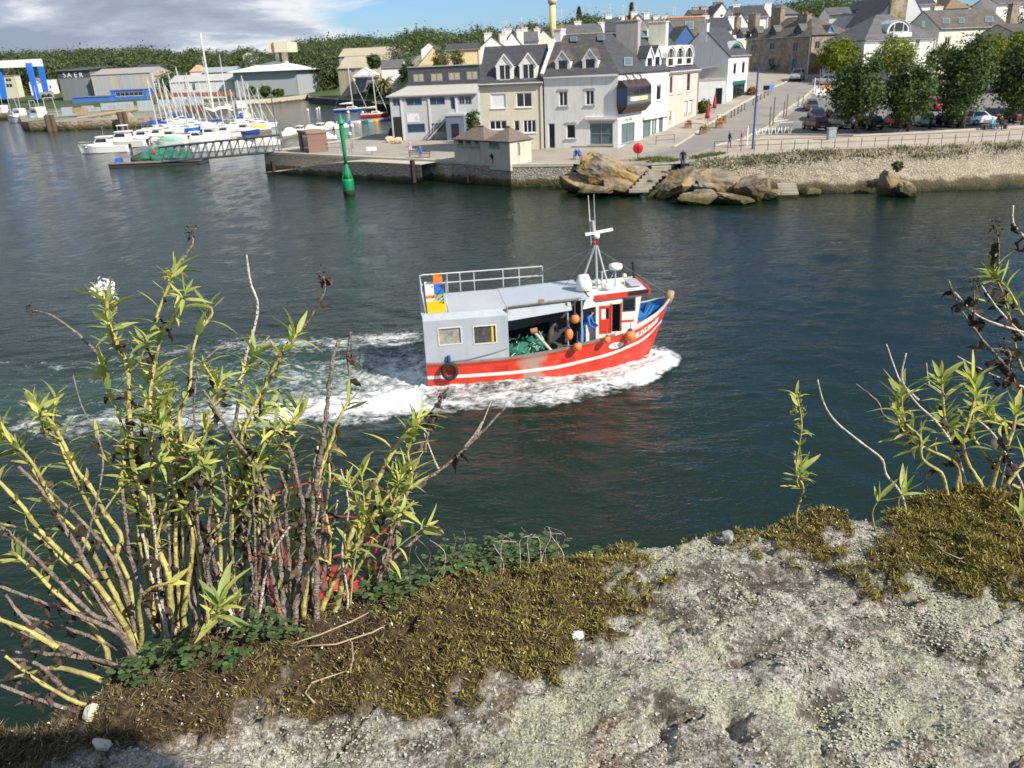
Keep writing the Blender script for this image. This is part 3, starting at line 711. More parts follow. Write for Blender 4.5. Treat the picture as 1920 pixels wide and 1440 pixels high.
class House:
 def __init__(s,name,label,A,B,depth,eave,wall,roof=None,rtype='gable',rise=3.0,front=(),side=(),left=(),over=0.3,zb=None,group=None,frame=framew,trim=None,gdef='d',cat='house',sill=True,eavetrim=None,ridge_end=None):
  A=Vector((A[0],A[1],0)); B=Vector((B[0],B[1],0)); s.d=(B-A).normalized(); s.inw=Vector((-s.d.y,s.d.x,0)); s.L=(B-A).length; s.depth=depth
  C,D=B+s.inw*depth,A+s.inw*depth
  z0=(min(zg(p.x,p.y)for p in(A,B,C,D))if zb is None else zb)-0.6; s.eave=eave; s.rise=rise; s.rtype=rtype
  s.t=thing(name,label,cat,group=group); s.A,s.B,s.C,s.D=A,B,C,D
  s.F,s.S,s.K,s.Lf=Face(A,B,z0,eave),Face(B,C,z0,eave),Face(C,D,z0,eave),Face(D,A,z0,eave)
  mb=MB()
  for fc,ws in((s.F,front),(s.S,side),(s.K,()),(s.Lf,left)):
   holes=[]
   for w_ in ws:
    h=fc.rect(*w_[:4])if len(w_)>3 and not isinstance(w_[3],str)else w_
    if h[2]-h[0]<.12 or h[3]-h[1]<.12:continue
    h=(h[0],max(h[1],z0+.3),h[2],min(h[3],eave-.1)); holes.append(h)
    o=w_[4]if len(w_)>4 else{}
    if o.get('door'):
     window(s.t,fc,h,o.get('g','d'),o.get('frame',frame),o.get('cols',1),False,o.get('trim',None),'door')
    else:window(s.t,fc,h,o.get('g',gdef),o.get('frame',frame),o.get('cols',2 if h[2]-h[0]>.7 else 1),sill,o.get('trim',trim),rows=o.get('rows',1))
   wall_holes(mb,fc,holes)
  c3=lambda p,z:Vector((p.x,p.y,z)); E_=eave; Rz=eave+rise
  M1,M2=(A+D)/2,(B+C)/2; N1,N2=(A+B)/2,(D+C)/2
  if rtype=='gable':mb.add([c3(B,E_),c3(C,E_),c3(M2,Rz)],[(0,1,2)]); mb.add([c3(D,E_),c3(A,E_),c3(M1,Rz)],[(0,1,2)])
  if rtype=='gable_w':mb.add([c3(A,E_),c3(B,E_),c3(N1,Rz)],[(0,1,2)]); mb.add([c3(C,E_),c3(D,E_),c3(N2,Rz)],[(0,1,2)])
  s.wall=mb.build('wall',wall,s.t)
  if s.L>6 and roof is not None:dp_=MB(); dp_.bar(s.F.pt(s.L-.25,z0,.07),s.F.pt(s.L-.25,eave-.15,.07),.055,6); dp_.build('drainpipe',framew if wall is stone else concr,s.t); gt_=MB(); gt_.bar(s.F.pt(-.1,eave-.12,over+.05),s.F.pt(s.L+.1,eave-.12,over+.05),.07,6); gt_.build('gutter',concr,s.t)
  if roof is None:s.roof=None; return
  rb=MB(); o=over; d,i_=s.d,s.inw
  if rtype=='gable':
   sl_=rise/(depth/2); s.slope=sl_
   e0,e1=c3(A-i_*o-d*o*.3,E_-o*sl_+.1),c3(B-i_*o+d*o*.3,E_-o*sl_+.1); r0,r1=c3(M1-d*o*.3,Rz+.1),c3(M2+d*o*.3,Rz+.1)
   slab(rb,[e0,e1,r1,r0]); f0,f1=c3(D+i_*o-d*o*.3,E_-o*sl_+.1),c3(C+i_*o+d*o*.3,E_-o*sl_+.1); slab(rb,[r0,r1,f1,f0])
  elif rtype=='gable_w':
   sl_=rise/(s.L/2); s.slope=sl_
   r0,r1=c3(N1-i_*o*.3,Rz+.1),c3(N2+i_*o*.3,Rz+.1)
   slab(rb,[c3(A-d*o-i_*o*.3,E_-o*sl_+.1),r0,r1,c3(D-d*o+i_*o*.3,E_-o*sl_+.1)]); slab(rb,[r0,c3(B+d*o-i_*o*.3,E_-o*sl_+.1),c3(C+d*o+i_*o*.3,E_-o*sl_+.1),r1])
  elif rtype=='hip':
   hl=min(s.L,depth)/2; P_,Q_=(M1+d*hl,M2-d*hl)if s.L>=depth else(N1+i_*hl,N2-i_*hl); s.slope=rise/hl
   a,b,cc_,dd_=[c3(p,E_+.02)for p in(A-d*o-i_*o,B+d*o-i_*o,C+d*o+i_*o,D-d*o+i_*o)]; p,q=c3(P_,Rz),c3(Q_,Rz)
   if s.L>=depth:slab(rb,[a,b,q,p]); slab(rb,[b,cc_,q]); slab(rb,[cc_,dd_,p,q]); slab(rb,[dd_,a,p])
   else:slab(rb,[a,b,p]); slab(rb,[b,cc_,q,p]); slab(rb,[cc_,dd_,q]); slab(rb,[dd_,a,p,q])
  elif rtype=='flat':
   slab(rb,[c3(A-d*o-i_*o,E_+.2),c3(B+d*o-i_*o,E_+.2),c3(C+d*o+i_*o,E_+.2),c3(D-d*o+i_*o,E_+.2)],.3)
  elif rtype=='shed':
   s.slope=rise/depth; slab(rb,[c3(A-d*o-i_*o,E_+.1),c3(B+d*o-i_*o,E_+.1),c3(C+d*o+i_*o,Rz+.1),c3(D-d*o+i_*o,Rz+.1)],.2)
  s.roof=rb.build('roof',roof,s.t)
  if eavetrim:
   et=MB(); obox(et,s.F,-.1,E_-.28,s.L+.1,E_-.02,.003,o*.9); et.build('eaves_trim',eavetrim,s.t)
 def dormer(s,x0,ya,x1,yb,w0=0.5,fc=None,kind='gable',mat=white,roof=SL1,glass='d',cols=2,back=3.0,frame=framew):
  fc=fc or s.F; f2=Face(fc.pt(0,0,-w0)[:2],fc.pt(fc.L,0,-w0)[:2],0,0)
  a,b=f2.hit(x0,(ya+yb)/2),f2.hit(x1,(ya+yb)/2); u0,u1=a[0],b[0]; zt=f2.hit((x0+x1)/2,ya)[1]; z0=f2.hit((x0+x1)/2,yb)[1]
  wd=u1-u0; hb_=zt-(wd*.62 if kind=='gable' else wd*.42 if kind=='round' else .15); mb=MB()
  h=(u0+wd*.22,z0+.12,u1-wd*.22,hb_-.08)
  f3=Face(f2.pt(u0,0)[:2],f2.pt(u1,0)[:2],z0,hb_); hh=(wd*.2,h[1],wd*.8,h[3]); wall_holes(mb,f3,[hh],.1)
  mb.quad(f2.pt(u0,z0,-back),f2.pt(u0,z0),f2.pt(u0,hb_),f2.pt(u0,hb_,-back)); mb.quad(f2.pt(u1,z0),f2.pt(u1,z0,-back),f2.pt(u1,hb_,-back),f2.pt(u1,hb_))
  g0=f3.pt(hh[0],hh[1],-.08); mb.quad(g0,f3.pt(hh[2],hh[1],-.08),f3.pt(hh[2],hh[3],-.08),f3.pt(hh[0],hh[3],-.08),2)
  for k in range(1,cols):uc=hh[0]+(hh[2]-hh[0])*k/cols; obox(mb,f3,uc-.04,hh[1],uc+.04,hh[3],-.078,-.03,3)
  obox(mb,f3,hh[0]-.06,hh[1]-.1,hh[2]+.06,hh[1],.002,.1,3)
  um=(u0+u1)/2; o=.12
  if kind=='gable':
   mb.add([f2.pt(u0,hb_),f2.pt(u1,hb_),f2.pt(um,zt-.08)],[(0,1,2)])
   slab(mb,[f2.pt(u0-o,hb_-.12,o),f2.pt(um,zt,o),f2.pt(um,zt,-back),f2.pt(u0-o,hb_-.12,-back)],.07,1); slab(mb,[f2.pt(um,zt,o),f2.pt(u1+o,hb_-.12,o),f2.pt(u1+o,hb_-.12,-back),f2.pt(um,zt,-back)],.07,1)
   for sg,ue in((-1,u0-o),(1,u1+o)):   # white barge boards
    mb.add([f2.pt(ue,hb_-.18,o+.03),f2.pt(um,zt-.04,o+.03),f2.pt(um,zt-.28,o+.03),f2.pt(ue-sg*.15,hb_-.30,o+.03)],[(0,1,2,3)],0)
  elif kind=='round':
   K=8; P=[(um-wd/2*math.cos(math.pi*k/K)*1.08,hb_+(zt-hb_)*math.sin(math.pi*k/K))for k in range(K+1)]
   mb.add([f2.pt(*p,.0)for p in P],[tuple(range(K,-1,-1))])
   if glass != 'w' and wd>1.4:mb.add([f2.pt(um+(p[0]-um)*.8,hb_+.03+(p[1]-hb_)*.78,.012)for p in P],[tuple(range(K,-1,-1))],2); mb.add([f2.pt(um+(p[0]-um)*.9,hb_+(p[1]-hb_)*.9,.006)for p in P],[tuple(range(K,-1,-1))],3);[obox(mb,f2,um+e*wd*.2-.04,hb_,um+e*wd*.2+.04,hb_+(zt-hb_)*.7,.013,.03,3)for e in(-1,1)]
   for k in range(K):slab(mb,[f2.pt(*P[k],.15),f2.pt(*P[k+1],.15),f2.pt(*P[k+1],-back),f2.pt(*P[k],-back)],.08,4)
  else:slab(mb,[f2.pt(u0-.15,zt,.2),f2.pt(u1+.15,zt,.2),f2.pt(u1+.15,zt+.3,-back),f2.pt(u0-.15,zt+.3,-back)],.12,1)
  return mb.build('dormer',[mat,roof,GLS[glass],frame,mat if kind=='round' else roof],s.roof)
 def skylight(s,x0,y0,x1,y1,P0=None,n=None,glass='s'):
  if P0 is None:P0=Vector((s.A.x,s.A.y,s.eave)); n=(s.d.cross((s.inw*(1/s.slope if s.slope else 1)+Vector((0,0,1))))).normalized()
  pts=[]
  for(a,b)in((x0,y1),(x1,y1),(x1,y0),(x0,y0)):
   r=ray(a,b); o=Vector((0,0,H)); t_=(P0-o).dot(n)/r.dot(n); pts.append(o+r*t_)
  if n.z<0:n=-n
  mb=MB(); slab(mb,[p+n*.22 for p in pts],.12); c=sum(pts,Vector())/4; slab(mb,[c+(p-c)*.8+n*.23 for p in pts],.02,1)
  return mb.build('skylight',[frameg,GLS[glass]],s.roof)
 def chim(s,u,w_,wd,dp,z1,mat=None,pots=2,z0=None):
  c=s.A+s.d*u+s.inw*w_; return chimney(s.roof,c,wd,dp,s.eave if z0 is None else z0,z1,mat or white,s.d,pots)
def Pd(px,Y,z=None):
 z=zg(0,Y)if z is None else z
 lo,hi=-900.0,900.0
 for _ in range(50):
  mid=(lo+hi)/2
  if PJ(mid,Y,z)[0]<px:lo=mid
  else:hi=mid
 return Vector((lo,Y,z))
def zat(px,py,Y):return PY(px,py,Y).z
# ---- cream house -------------------------------------------------
A=Pd(904,98.0,4); B=Vector((4.95,96.6,0)); ev=zat(960,155,97.3)
RZ=zat(960,87,101.5)
h=House('cream_house','cream house with two white gabled dormers beside the grey office',A,B,9,ev,cream,SL1,'gable',RZ-ev,eavetrim=framew,over=.35,
   front=[(920,176,948,203,dict(g='w',cols=1)),(968,174,997,201),(918,226,950,243,dict(cols=3)),(964,226,974,246,dict(cols=1,door=1)),(981,225,1005,249,dict(cols=3))])
h.dormer(930,99,962,151,.35); h.dormer(974,97,1007,150,.35)
# ---- white corner house (two wings) ------------------------------
A=Vector((5.15,96.55,0)); B=Vector((13.2,93.0,0)); C=Pd(1250,103.0,3); C.z=0
ev=zat(1158,136,93.0); RZ=zat(1149,61,98.0)
h=House('corner_house','white corner house with a dark wooden bay window and lichened slate roof',A,B,9.5,ev,white,None,'none',trim=granite,
   front=[(1048,171,1064,199),(1098,169,1114,197),(1062,233,1079,260,dict(cols=1)),(1106,231,1149,271,dict(g='s',frame=frameg,rows=2)),(1028,231,1041,280,dict(door=1,trim=None))])
hc=h; d1=h.d; i1=h.inw; d2=(C-B).normalized(); i2=Vector((-d2.y,d2.x,0)); L2=(C-B).length; dep=9.5
F2=Face(B,C,1.5,ev); mb=MB()
ho=[]
def addw(fc,r,**k):
 hh=fc.rect(*r); ho.append(hh); window(hc.t,fc,hh,k.get('g','d'),k.get('frame',framew),k.get('cols',1),True,k.get('trim',granite),'door' if k.get('door')else 'window',k.get('rows',1))
addw(F2,(1231,160,1240,188)); addw(F2,(1213,162,1217,194)); addw(F2,(1165,230,1190,267),g='s',frame=frameg,cols=2,door=1,trim=None); addw(F2,(1205,225,1220,262),g='s',frame=frameg,trim=None); addw(F2,(1222,222,1232,258),g='s',trim=None,cols=2); addw(F2,(1235,219,1243,252),g='s',frame=frameg,trim=None)
wall_holes(mb,F2,ho); bpy.data.objects.remove([o for o in bpy.data.objects if o.parent==h.t and o.name.startswith('wall')][0],do_unlink=True)
hf=[h.F.rect(*r)for r in((1048,171,1064,199),(1098,169,1114,197),(1062,233,1079,260),(1106,231,1149,271),(1028,231,1041,280))]
hf=[(a,max(b,h.F.z0+.3),c,d)for a,b,c,d in hf]
wall_holes(mb,h.F,hf); D_=A+i1*dep; mb.quad(Vector((D_.x,D_.y,1.5)),Vector((A.x,A.y,1.5)),Vector((A.x,A.y,ev)),Vector((D_.x,D_.y,ev)))
c3=lambda p,z:Vector((p.x,p.y,z))
P1=A+i1*dep/2; P3=C+i2*dep/2
# ridge corner: intersection of the two ridge lines
q=P1; r_=P3; den=d1.x*d2.y-d1.y*d2.x; tq=((r_.x-q.x)*d2.y-(r_.y-q.y)*d2.x)/den; P2=q+d1*tq
mb.add([c3(D_,ev),c3(A,ev),c3(P1,RZ)],[(0,1,2)])
mb.build('wall',white,h.t)
rb=MB(); o=.3; Ao,Bo,Co=A-i1*o-d1*.1,B-i1*o+d1*o*.0-i2*o*.0,C-i2*o
Bo=B+(-(i1+i2)).normalized()*o*1.1
slab(rb,[c3(Ao,ev-.1),c3(Bo,ev-.1),c3(P2,RZ),c3(P1-d1*.1,RZ)],.14,0); slab(rb,[c3(Bo,ev-.1),c3(Co,ev-.1),c3(P3,RZ),c3(P2,RZ)],.14,1)
Db,Cb=A+i1*dep,C+i2*dep; q=Db; r_=Cb; tq=((r_.x-q.x)*d2.y-(r_.y-q.y)*d2.x)/den; Kb=q+d1*tq
slab(rb,[c3(P1,RZ),c3(P2,RZ),c3(Kb,ev),c3(Db,ev)],.14,1); slab(rb,[c3(P2,RZ),c3(P3,RZ),c3(Cb,ev),c3(Kb,ev)],.14,1)
h.roof=rb.build('roof',[SL2,SL1],h.t); h.slope=(RZ-ev)/(dep/2)
et=MB(); obox(et,h.F,0,ev-.34,h.L,ev-.12,.003,.26); et.build('eaves_trim',framew,h.t)
h.dormer(1041,92,1069,136,.5,roof=SL2,cols=1); h.dormer(1092,89,1121,134,.5,roof=SL2,cols=1)
h.skylight(1070,71,1083,80); h.skylight(1121,68,1134,78)
nR=d2.cross(i2*(1/h.slope)+Vector((0,0,1))).normalized(); h.skylight(1168,110,1184,126,c3(B,ev),nR); h.skylight(1167,62,1179,75,c3(B,ev),nR); h.skylight(1201,60,1211,72,c3(B,ev),nR)
h.dormer(1211,85,1226,128,.4,fc=F2,cols=1); h.dormer(1226,84,1240,127,.4,fc=F2,cols=1)
h.chim(.3,4.75,.9,1.6,zat(1045,56,100),white,3); 
for(px_,Y_,wd,yt,mt_,n_)in[(1178,101,2.6,40,concr,4),(1234,107,2.2,42,pale,3)]:
 c=Pd(px_,Y_,14); chimney(h.roof,c,wd,1.3,ev+1,zat(px_,yt,Y_),mt_,d1,n_)
pw=MB(); 
for k in range(6):   # raised gable parapet
 pass
obox(pw,Face(A+i1*.0-d1*.0,D_,0,0),0,0,.01,.01,0,0)
ga=MB(); n_g=5
for(p,q_)in((c3(A-i1*.2,ev-.05),c3(P1,RZ+.1)),(c3(P1,RZ+.1),c3(D_,ev-.05))):
 slab(ga,[p+Vector((0,0,.25)),q_+Vector((0,0,.25)),q_+Vector((0,0,.25))-d1*.35,p+Vector((0,0,.25))-d1*.35],.5)
ga.build('gable_parapet',white,h.t)
# bay window on the corner
u0,u1=F2.hit(1158,190)[0]-.2,F2.hit(1206,190)[0]; zb_,zt_=F2.hit(1170,214)[1]+.1,F2.hit(1180,163)[1]+.05
bay=MB(); pr=1.15; fB=F2
def bayring(z,s):return[fB.pt(u0-.0+(.35*s),z,.0),fB.pt(u0+.25*(1-s),z,pr*(1-.55*s)),fB.pt(u1-.25*(1-s)-.4*s,z,pr*(1-.55*s)),fB.pt(u1-(.3*s),z,.0)]
def ringloft(mb,rings,mi=0):
 n_=len(rings[0])
 for a,b in zip(rings[:-1],rings[1:]):
  for k in range(n_-1):mb.quad(a[k],a[k+1],b[k+1],b[k],mi)
zlo=zb_+.75
ringloft(bay,[bayring(zb_,1.0),bayring(zlo,0.0),bayring(zlo+.16,-.03),bayring(zt_,0.0)]); rt_=bayring(zt_,-.05); rt2=[p.copy()for p in bayring(zt_+.75,1.0)]; ringloft(bay,[rt_,rt2],0); bay.add(bayring(zb_,1.0),[(3,2,1,0)])
bo=bay.build('bay_window',[brown],h.t)
fb=Face(bayring(0,0)[1][:2],bayring(0,0)[2][:2],zlo,zt_); fL=Face(bayring(0,0)[0][:2],bayring(0,0)[1][:2],zlo,zt_); fR=Face(bayring(0,0)[2][:2],bayring(0,0)[3][:2],zlo,zt_)
zm=zlo+(zt_-zlo)*.56
for k in range(4):
 g=MB(); w_=fb.L/4; obox(g,fb,k*w_+.08,zm+.06,(k+1)*w_-.08,zt_-.1,.005,.02); g.build('pane',gdark,bo)
g=MB(); obox(g,fb,.08,zlo+.25,fb.L-.08,zm-.04,.005,.02); g.build('pane',gshop,bo)
for ff_ in(fL,fR):
 g=MB(); obox(g,ff_,.1,zlo+.25,ff_.L-.1,zt_-.1,.005,.02); g.build('pane',gblue,bo)
def text(name,body,size,loc,rz,mat,parent=None,rx=math.pi/2,ext=0.01,align='CENTER',shear=0,wd=None):
 c=bpy.data.curves.new(name,'FONT'); c.body=body; c.size=size; c.extrude=ext; c.align_x=align; c.align_y='CENTER'; c.materials.append(mat); c.shear=shear; c.resolution_u=2
 tmp=bpy.data.objects.new('tmp_text',c); COL.objects.link(tmp); dg=bpy.context.evaluated_depsgraph_get(); me=bpy.data.meshes.new_from_object(tmp.evaluated_get(dg)); bpy.data.objects.remove(tmp); bpy.data.curves.remove(c)
 o=bpy.data.objects.new(name,me); link(o,parent); o.location=loc; o.rotation_euler=(rx,0,rz); return o
bn=MB(); zb0=zm-.16; obox(bn,fb,fb.L*.13,zb0-.42,fb.L*.40,zb0,.03,.05,0); obox(bn,fb,fb.L*.40,zb0-.42,fb.L*.83,zb0,.03,.052,1); bo2=bn.build('banner',[M('banner_white',(.7,.72,.74),.6,.03),M('banner_yellow',(.72,.55,.22),.6,.1)],bo)
az=math.atan2(fb.d.y,fb.d.x); inkd=M('letter_dark',(.08,.08,.09),.6)
text('lettering','AEI',.34,fb.pt(fb.L*.265,zb0-.21,.06),az,M('letter_grey',(.25,.27,.3),.6),bo)
# canopy frames above the bay, shop sign and cornice
cn=MB()
for k in range(3):
 uu=u0+(u1-u0)*(.25+.25*k); a=fB.pt(uu,zt_+1.5,.05); cn.bar(a,fB.pt(uu-.35,zt_+.15,pr*.9),.05); cn.bar(a,fB.pt(uu+.35,zt_+.15,pr*.9),.05)
o=cn.build('canopy_bracket',brown,h.t); o['kind']='stuff'
text('lettering','LINGERIE',.5,F2.pt(F2.hit(1178,224)[0],F2.hit(1178,224)[1],.03),math.atan2(F2.d.y,F2.d.x),M('letter_sign',(.3,.25,.25),.6),h.t)
sc_=MB(); obox(sc_,F2,F2.hit(1204,221)[0],F2.hit(1220,222)[1],L2,F2.hit(1220,222)[1]+.35,.003,.35); obox(sc_,h.F,h.F.hit(1098,226)[0],h.F.hit(1120,224)[1],h.L,h.F.hit(1120,224)[1]+.3,.003,.3); o=sc_.build('shop_cornice',white,h.t); o['kind']='stuff'
pl=MB(); obox(pl,h.F,h.F.hit(1072,275)[0],1.9,h.F.hit(1150,275)[0],h.F.hit(1110,274)[1],.003,.08); pl.build('plinth',M('plinth_brown',(.24,.19,.15),.9,.2,2),h.t)
# ---- pink house ---------------------------------------------------
A=C+d2*.06; Bp=Pd(1306,113.5,4); B=Vector((Bp.x,Bp.y,0)); 
hp=House('pink_house','narrow pink house with three round white dormers beside the corner house',A,B,8.5,ev-.3,pink,SL1,'gable',RZ-ev-.2,frame=framew,trim=granite,eavetrim=white,
   front=[(1256,142,1262,176,dict(cols=1)),(1272,138,1279,174,dict(cols=1,g='w')),(1288,137,1295,171,dict(cols=1)),(1255,209,1259,228,dict(cols=1)),(1261,207,1267,240,dict(door=1,g='w')),(1283,190,1289,215,dict(frame=rustp,cols=1,g='w')),(1292,188,1298,212,dict(frame=rustp,cols=1,g='w'))])
for a in((1250,86,1266,125),(1267,85,1283,122),(1284,84,1300,121)):hp.dormer(*a,w0=.35,kind='round',cols=1)
# ---- grey office block --------------------------------------------
A=Pd(733,121,6); B=Pd(897,120,6); ev=zat(810,177,120.5)
h=House('grey_office','modern grey waterfront office with dark attic storey and outside stairs',A,B,13,ev,greyr,None,'none',frame=frameg,gdef='b',cat='building',sill=False,
   front=[(736,184,750,199),(761,183,791,198),(802,182,834,197),(844,181,853,205,dict(door=1,g='b')),(860,180,871,196),(872,180,884,196),(763,232,797,249,dict(cols=1)),(804,231,836,248,dict(cols=1,g='s'))])
rb=MB(); c3=lambda p,z:Vector((p.x,p.y,z)); Af,Bf=h.A-h.inw*.5-h.d*.4,h.B-h.inw*.5; bk=4.2; zr=zat(830,157,124.5)
slab(rb,[c3(Af,ev),c3(Bf,ev),c3(h.B+h.inw*bk,zr),c3(h.A+h.d*2.4+h.inw*bk,zr)],.18); slab(rb,[c3(Af,ev),c3(h.A+h.d*2.4+h.inw*bk,zr),c3(h.A+h.d*2.4+h.inw*13,zr),c3(h.D-h.d*.4,ev)],.18); h.roof=rb.build('roof',M('roof_pale',(.42,.41,.38),.6,.06,1),h.t)
fa=Face(Pd(767,124.6,9)[:2],Pd(901,123.6,9)[:2],zr-.3,zat(830,124,124.6)); holes=[fa.rect(*r)for r in((775,137,796,153),(808,136,831,152),(841,134,864,150),(875,132,897,149))]; mb=MB(); wall_holes(mb,fa,holes,.12)
D_a=[fa.A+fa.n*-8,fa.B+fa.n*-8]; z0,z1=fa.z0,fa.z1
mb.quad(c3(D_a[0],z0),c3(fa.A,z0),c3(fa.A,z1),c3(D_a[0],z1)); mb.quad(c3(fa.B,z0),c3(D_a[1],z0),c3(D_a[1],z1),c3(fa.B,z1)); slab(mb,[c3(fa.A+fa.n*.2,z1+.12),c3(fa.B+fa.n*.2,z1+.12),c3(D_a[1],z1+.12),c3(D_a[0],z1+.12)],.14,1)
at_=mb.build('attic_storey',[darkg,M('zinc_edge',(.3,.36,.33),.5)],h.t)
for hh in holes:
 w_=window(at_,fa,hh,'c',frameg,2,False)
# flat dark panel painted as shade under the overhang at lower left, poster
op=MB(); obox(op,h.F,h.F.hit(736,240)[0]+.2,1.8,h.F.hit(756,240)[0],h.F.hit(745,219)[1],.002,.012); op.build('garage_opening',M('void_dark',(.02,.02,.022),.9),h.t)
ps=MB(); obox(ps,h.F,h.F.hit(763,220)[0],h.F.hit(770,229)[1],h.F.hit(786,220)[0],h.F.hit(770,213)[1],.01,.05); po=ps.build('poster',M('poster_white',(.66,.66,.72),.6,.12,2,col2=(.45,.45,.6),thr=(.55,.62)),h.t)
pl=MB()
for x_ in(745,797,848):u_=h.F.hit(x_+8,200)[0]; obox(pl,h.F,u_-.15,1.8,u_+.15,ev-.3,.003,.14)
o=pl.build('pilaster',M('render_light',(.52,.54,.56),.8,.04),h.t); o['kind']='stuff'
# outside stairs and store
st=thing('outside_staircase','grey steel outside staircase on the front of the grey office','stairs',group=None); p0,p1=PY(803,262,118.6),PY(846,214,118.6); 
for k in range(14):
 q=p0.lerp(p1,k/13); mb=MB(); mb.box(q,(.42,1.0,.06)); mb.build('tread',frameg,st)
sr=MB()
for yo in(-.5,.5):
 o_=Vector((0,yo,0)); sr.bar(p0+o_,p1+o_,.09); sr.bar(p0+o_+Vector((0,0,1)),p1+o_+Vector((0,0,1)),.035)
 for k in range(5):q=p0.lerp(p1,k/4)+o_; sr.bar(q,q+Vector((0,0,1)),.03)
o=sr.build('handrail',M('steel_light',(.4,.42,.44),.45,.05),st); o['kind']='stuff'
A=Pd(838,117,3); B=Pd(871,116.6,3); hs=House('store_shed','blue grey flat-roofed store under the outside stairs of the office',A,B,3.5,zat(850,216,117),M('store_blue',(.14,.17,.24),.7,.06),greyr,'flat',over=.1,cat='shed',front=[(845,232,861,262,dict(door=1,g='d',frame=M('store_door',(.11,.14,.2),.6)))])
# ---- toilet block --------------------------------------------------
tz=zat(900,258,91); A=Vector(cq[24]+(0,))+Vector((.35,.12,0)); B=PZ(957,309,2.3); B=Vector((B.x,B.y+.12,0)); TW=M('render_dirty',(.50,.48,.40),.9,.08,1,dirt=.5)
h=House('toilet_block','small cream toilet block with twin pyramid roofs on the edge of the quay',A,B,3.2,tz,TW,None,'none',cat='building',frame=frameg,trim=None,front=[(859,261,868,270,dict(cols=1)),(873,261,883,270,dict(cols=1)),(890,261,898,270,dict(cols=1)),(917,266,935,276,dict(g='s',cols=1))],side=[(970,268,975,292,dict(door=1,g='c'))])
rm=M('tile_grey_brown',(.15,.125,.105),.8,.25,2.5,.5,12)
for(u0_,u1_,px_,py_,)in((0,.60,890,237),(.60,1.0,944,238)):
 rb=MB(); a,b=h.A.lerp(h.B,u0_)-h.inw*.3,h.A.lerp(h.B,u1_)-h.inw*.3+h.d*(.2 if u1_==1 else 0); c_,d_=b+h.inw*3.8,a+h.inw*3.8; m_=(a+c_)/2; zt=zat(px_,py_,m_.y); w2=.55 if u0_==0 else .08
 p,q=c3(m_-h.d*w2,zt),c3(m_+h.d*w2,zt); a,b,c_,d_=[c3(k,tz+.02)for k in(a,b,c_,d_)]
 slab(rb,[a,b,q,p],.1); slab(rb,[b,c_,q],.1); slab(rb,[c_,d_,p,q],.1); slab(rb,[d_,a,p],.1); rf=rb.build('roof',rm,h.t)
 rd=MB(); rd.bar(p-h.d*.2,q+h.d*.2,.12,8); rd.build('ridge_tile',M('ridge_tile',(.3,.2,.15),.8,.2),rf)
gr_=MB(); u_,z_=h.F.hit(922,294); gr_.add([h.F.pt(u_-.35,z_+.1,.004),h.F.pt(u_+.1,z_-.35,.004),h.F.pt(u_+.3,z_+.05,.004),h.F.pt(u_+.05,z_+.4,.004)],[(0,1,2,3)]); u_,z_=h.F.hit(925,303); obox(gr_,h.F,u_-.2,z_-.45,u_+.1,z_+.3,.002,.0035,1); o=gr_.build('graffiti',[M('spray_black',(.02,.015,.015),.8),M('spray_red',(.4,.2,.13),.8,.3)],h.t); o['kind']='stuff'
ss_=MB(); u_,z_=h.F.hit(857,272); u2,_z=h.F.hit(899,272); obox(ss_,h.F,u_,z_-.12,u2,z_+.02,.003,.18); ss_.build('sill_shelf',concr,h.t)
# ---- white and green house ----------------------------------------
A=Vector((35.6,124.8,0)); g1=Pd(1362,124,6); B=Pd(1400,131,6); A=Vector((g1.x,g1.y,0)); B=Vector((B.x,B.y,0)); dgb=(B-A).normalized(); ign=Vector((-dgb.y,dgb.x,0)); ev=zat(1365,104,124); 
h=House('green_shop_house','white house with green shopfront and a round dormer above the street',A,B,8.2,ev,white,SL1,'gable',zat(1327,53,127)-ev,over=.25,trim=granite,
   front=[(1375,119,1381,140,dict(cols=1)),(1391,116,1397,138,dict(cols=1)),(1374,152,1396,187,dict(door=1,g='d',frame=framegr,cols=3))])
h.dormer(1364,76,1397,99,.9,kind='round',glass='d',frame=framegr,cols=3,mat=M('zinc_grey',(.42,.44,.46),.5,.05)); sg=MB(); u_,z_=h.F.hit(1374,157); u2,_=h.F.hit(1396,156); obox(sg,h.F,u_-.2,z_-.2,u2+.2,z_+.35,.003,.12); sg.build('shop_fascia',framegr,h.t)
h.chim(.3,4.1,.8,1.2,zat(1331,45,127),white,1,z0=ev+2)
A2=Pd(1309,122,6); B2=Vector((h.A.x,h.A.y,0))-h.d*.3; B2=Pd(1359,121.8,6); hx=House('shop_annex','low grey annex with green door beside the green shop',A2,B2,6,zat(1335,150,122),M('render_shade',(.62,.63,.64),.85,.05,1,dirt=.2),concr,'flat',over=.05,front=[(1341,165,1354,196,dict(door=1,g='d',frame=framegr))])  # annex walls have their own light grey render
rl=MB(); q0,q1=PY(1312,128,122),PY(1345,124,122); slab(rl,[q0,q1,q1+Vector((1,4,.1)),q0+Vector((1,4,.1))],.12); rl.build('terrace_roof',frameg,hx.t)
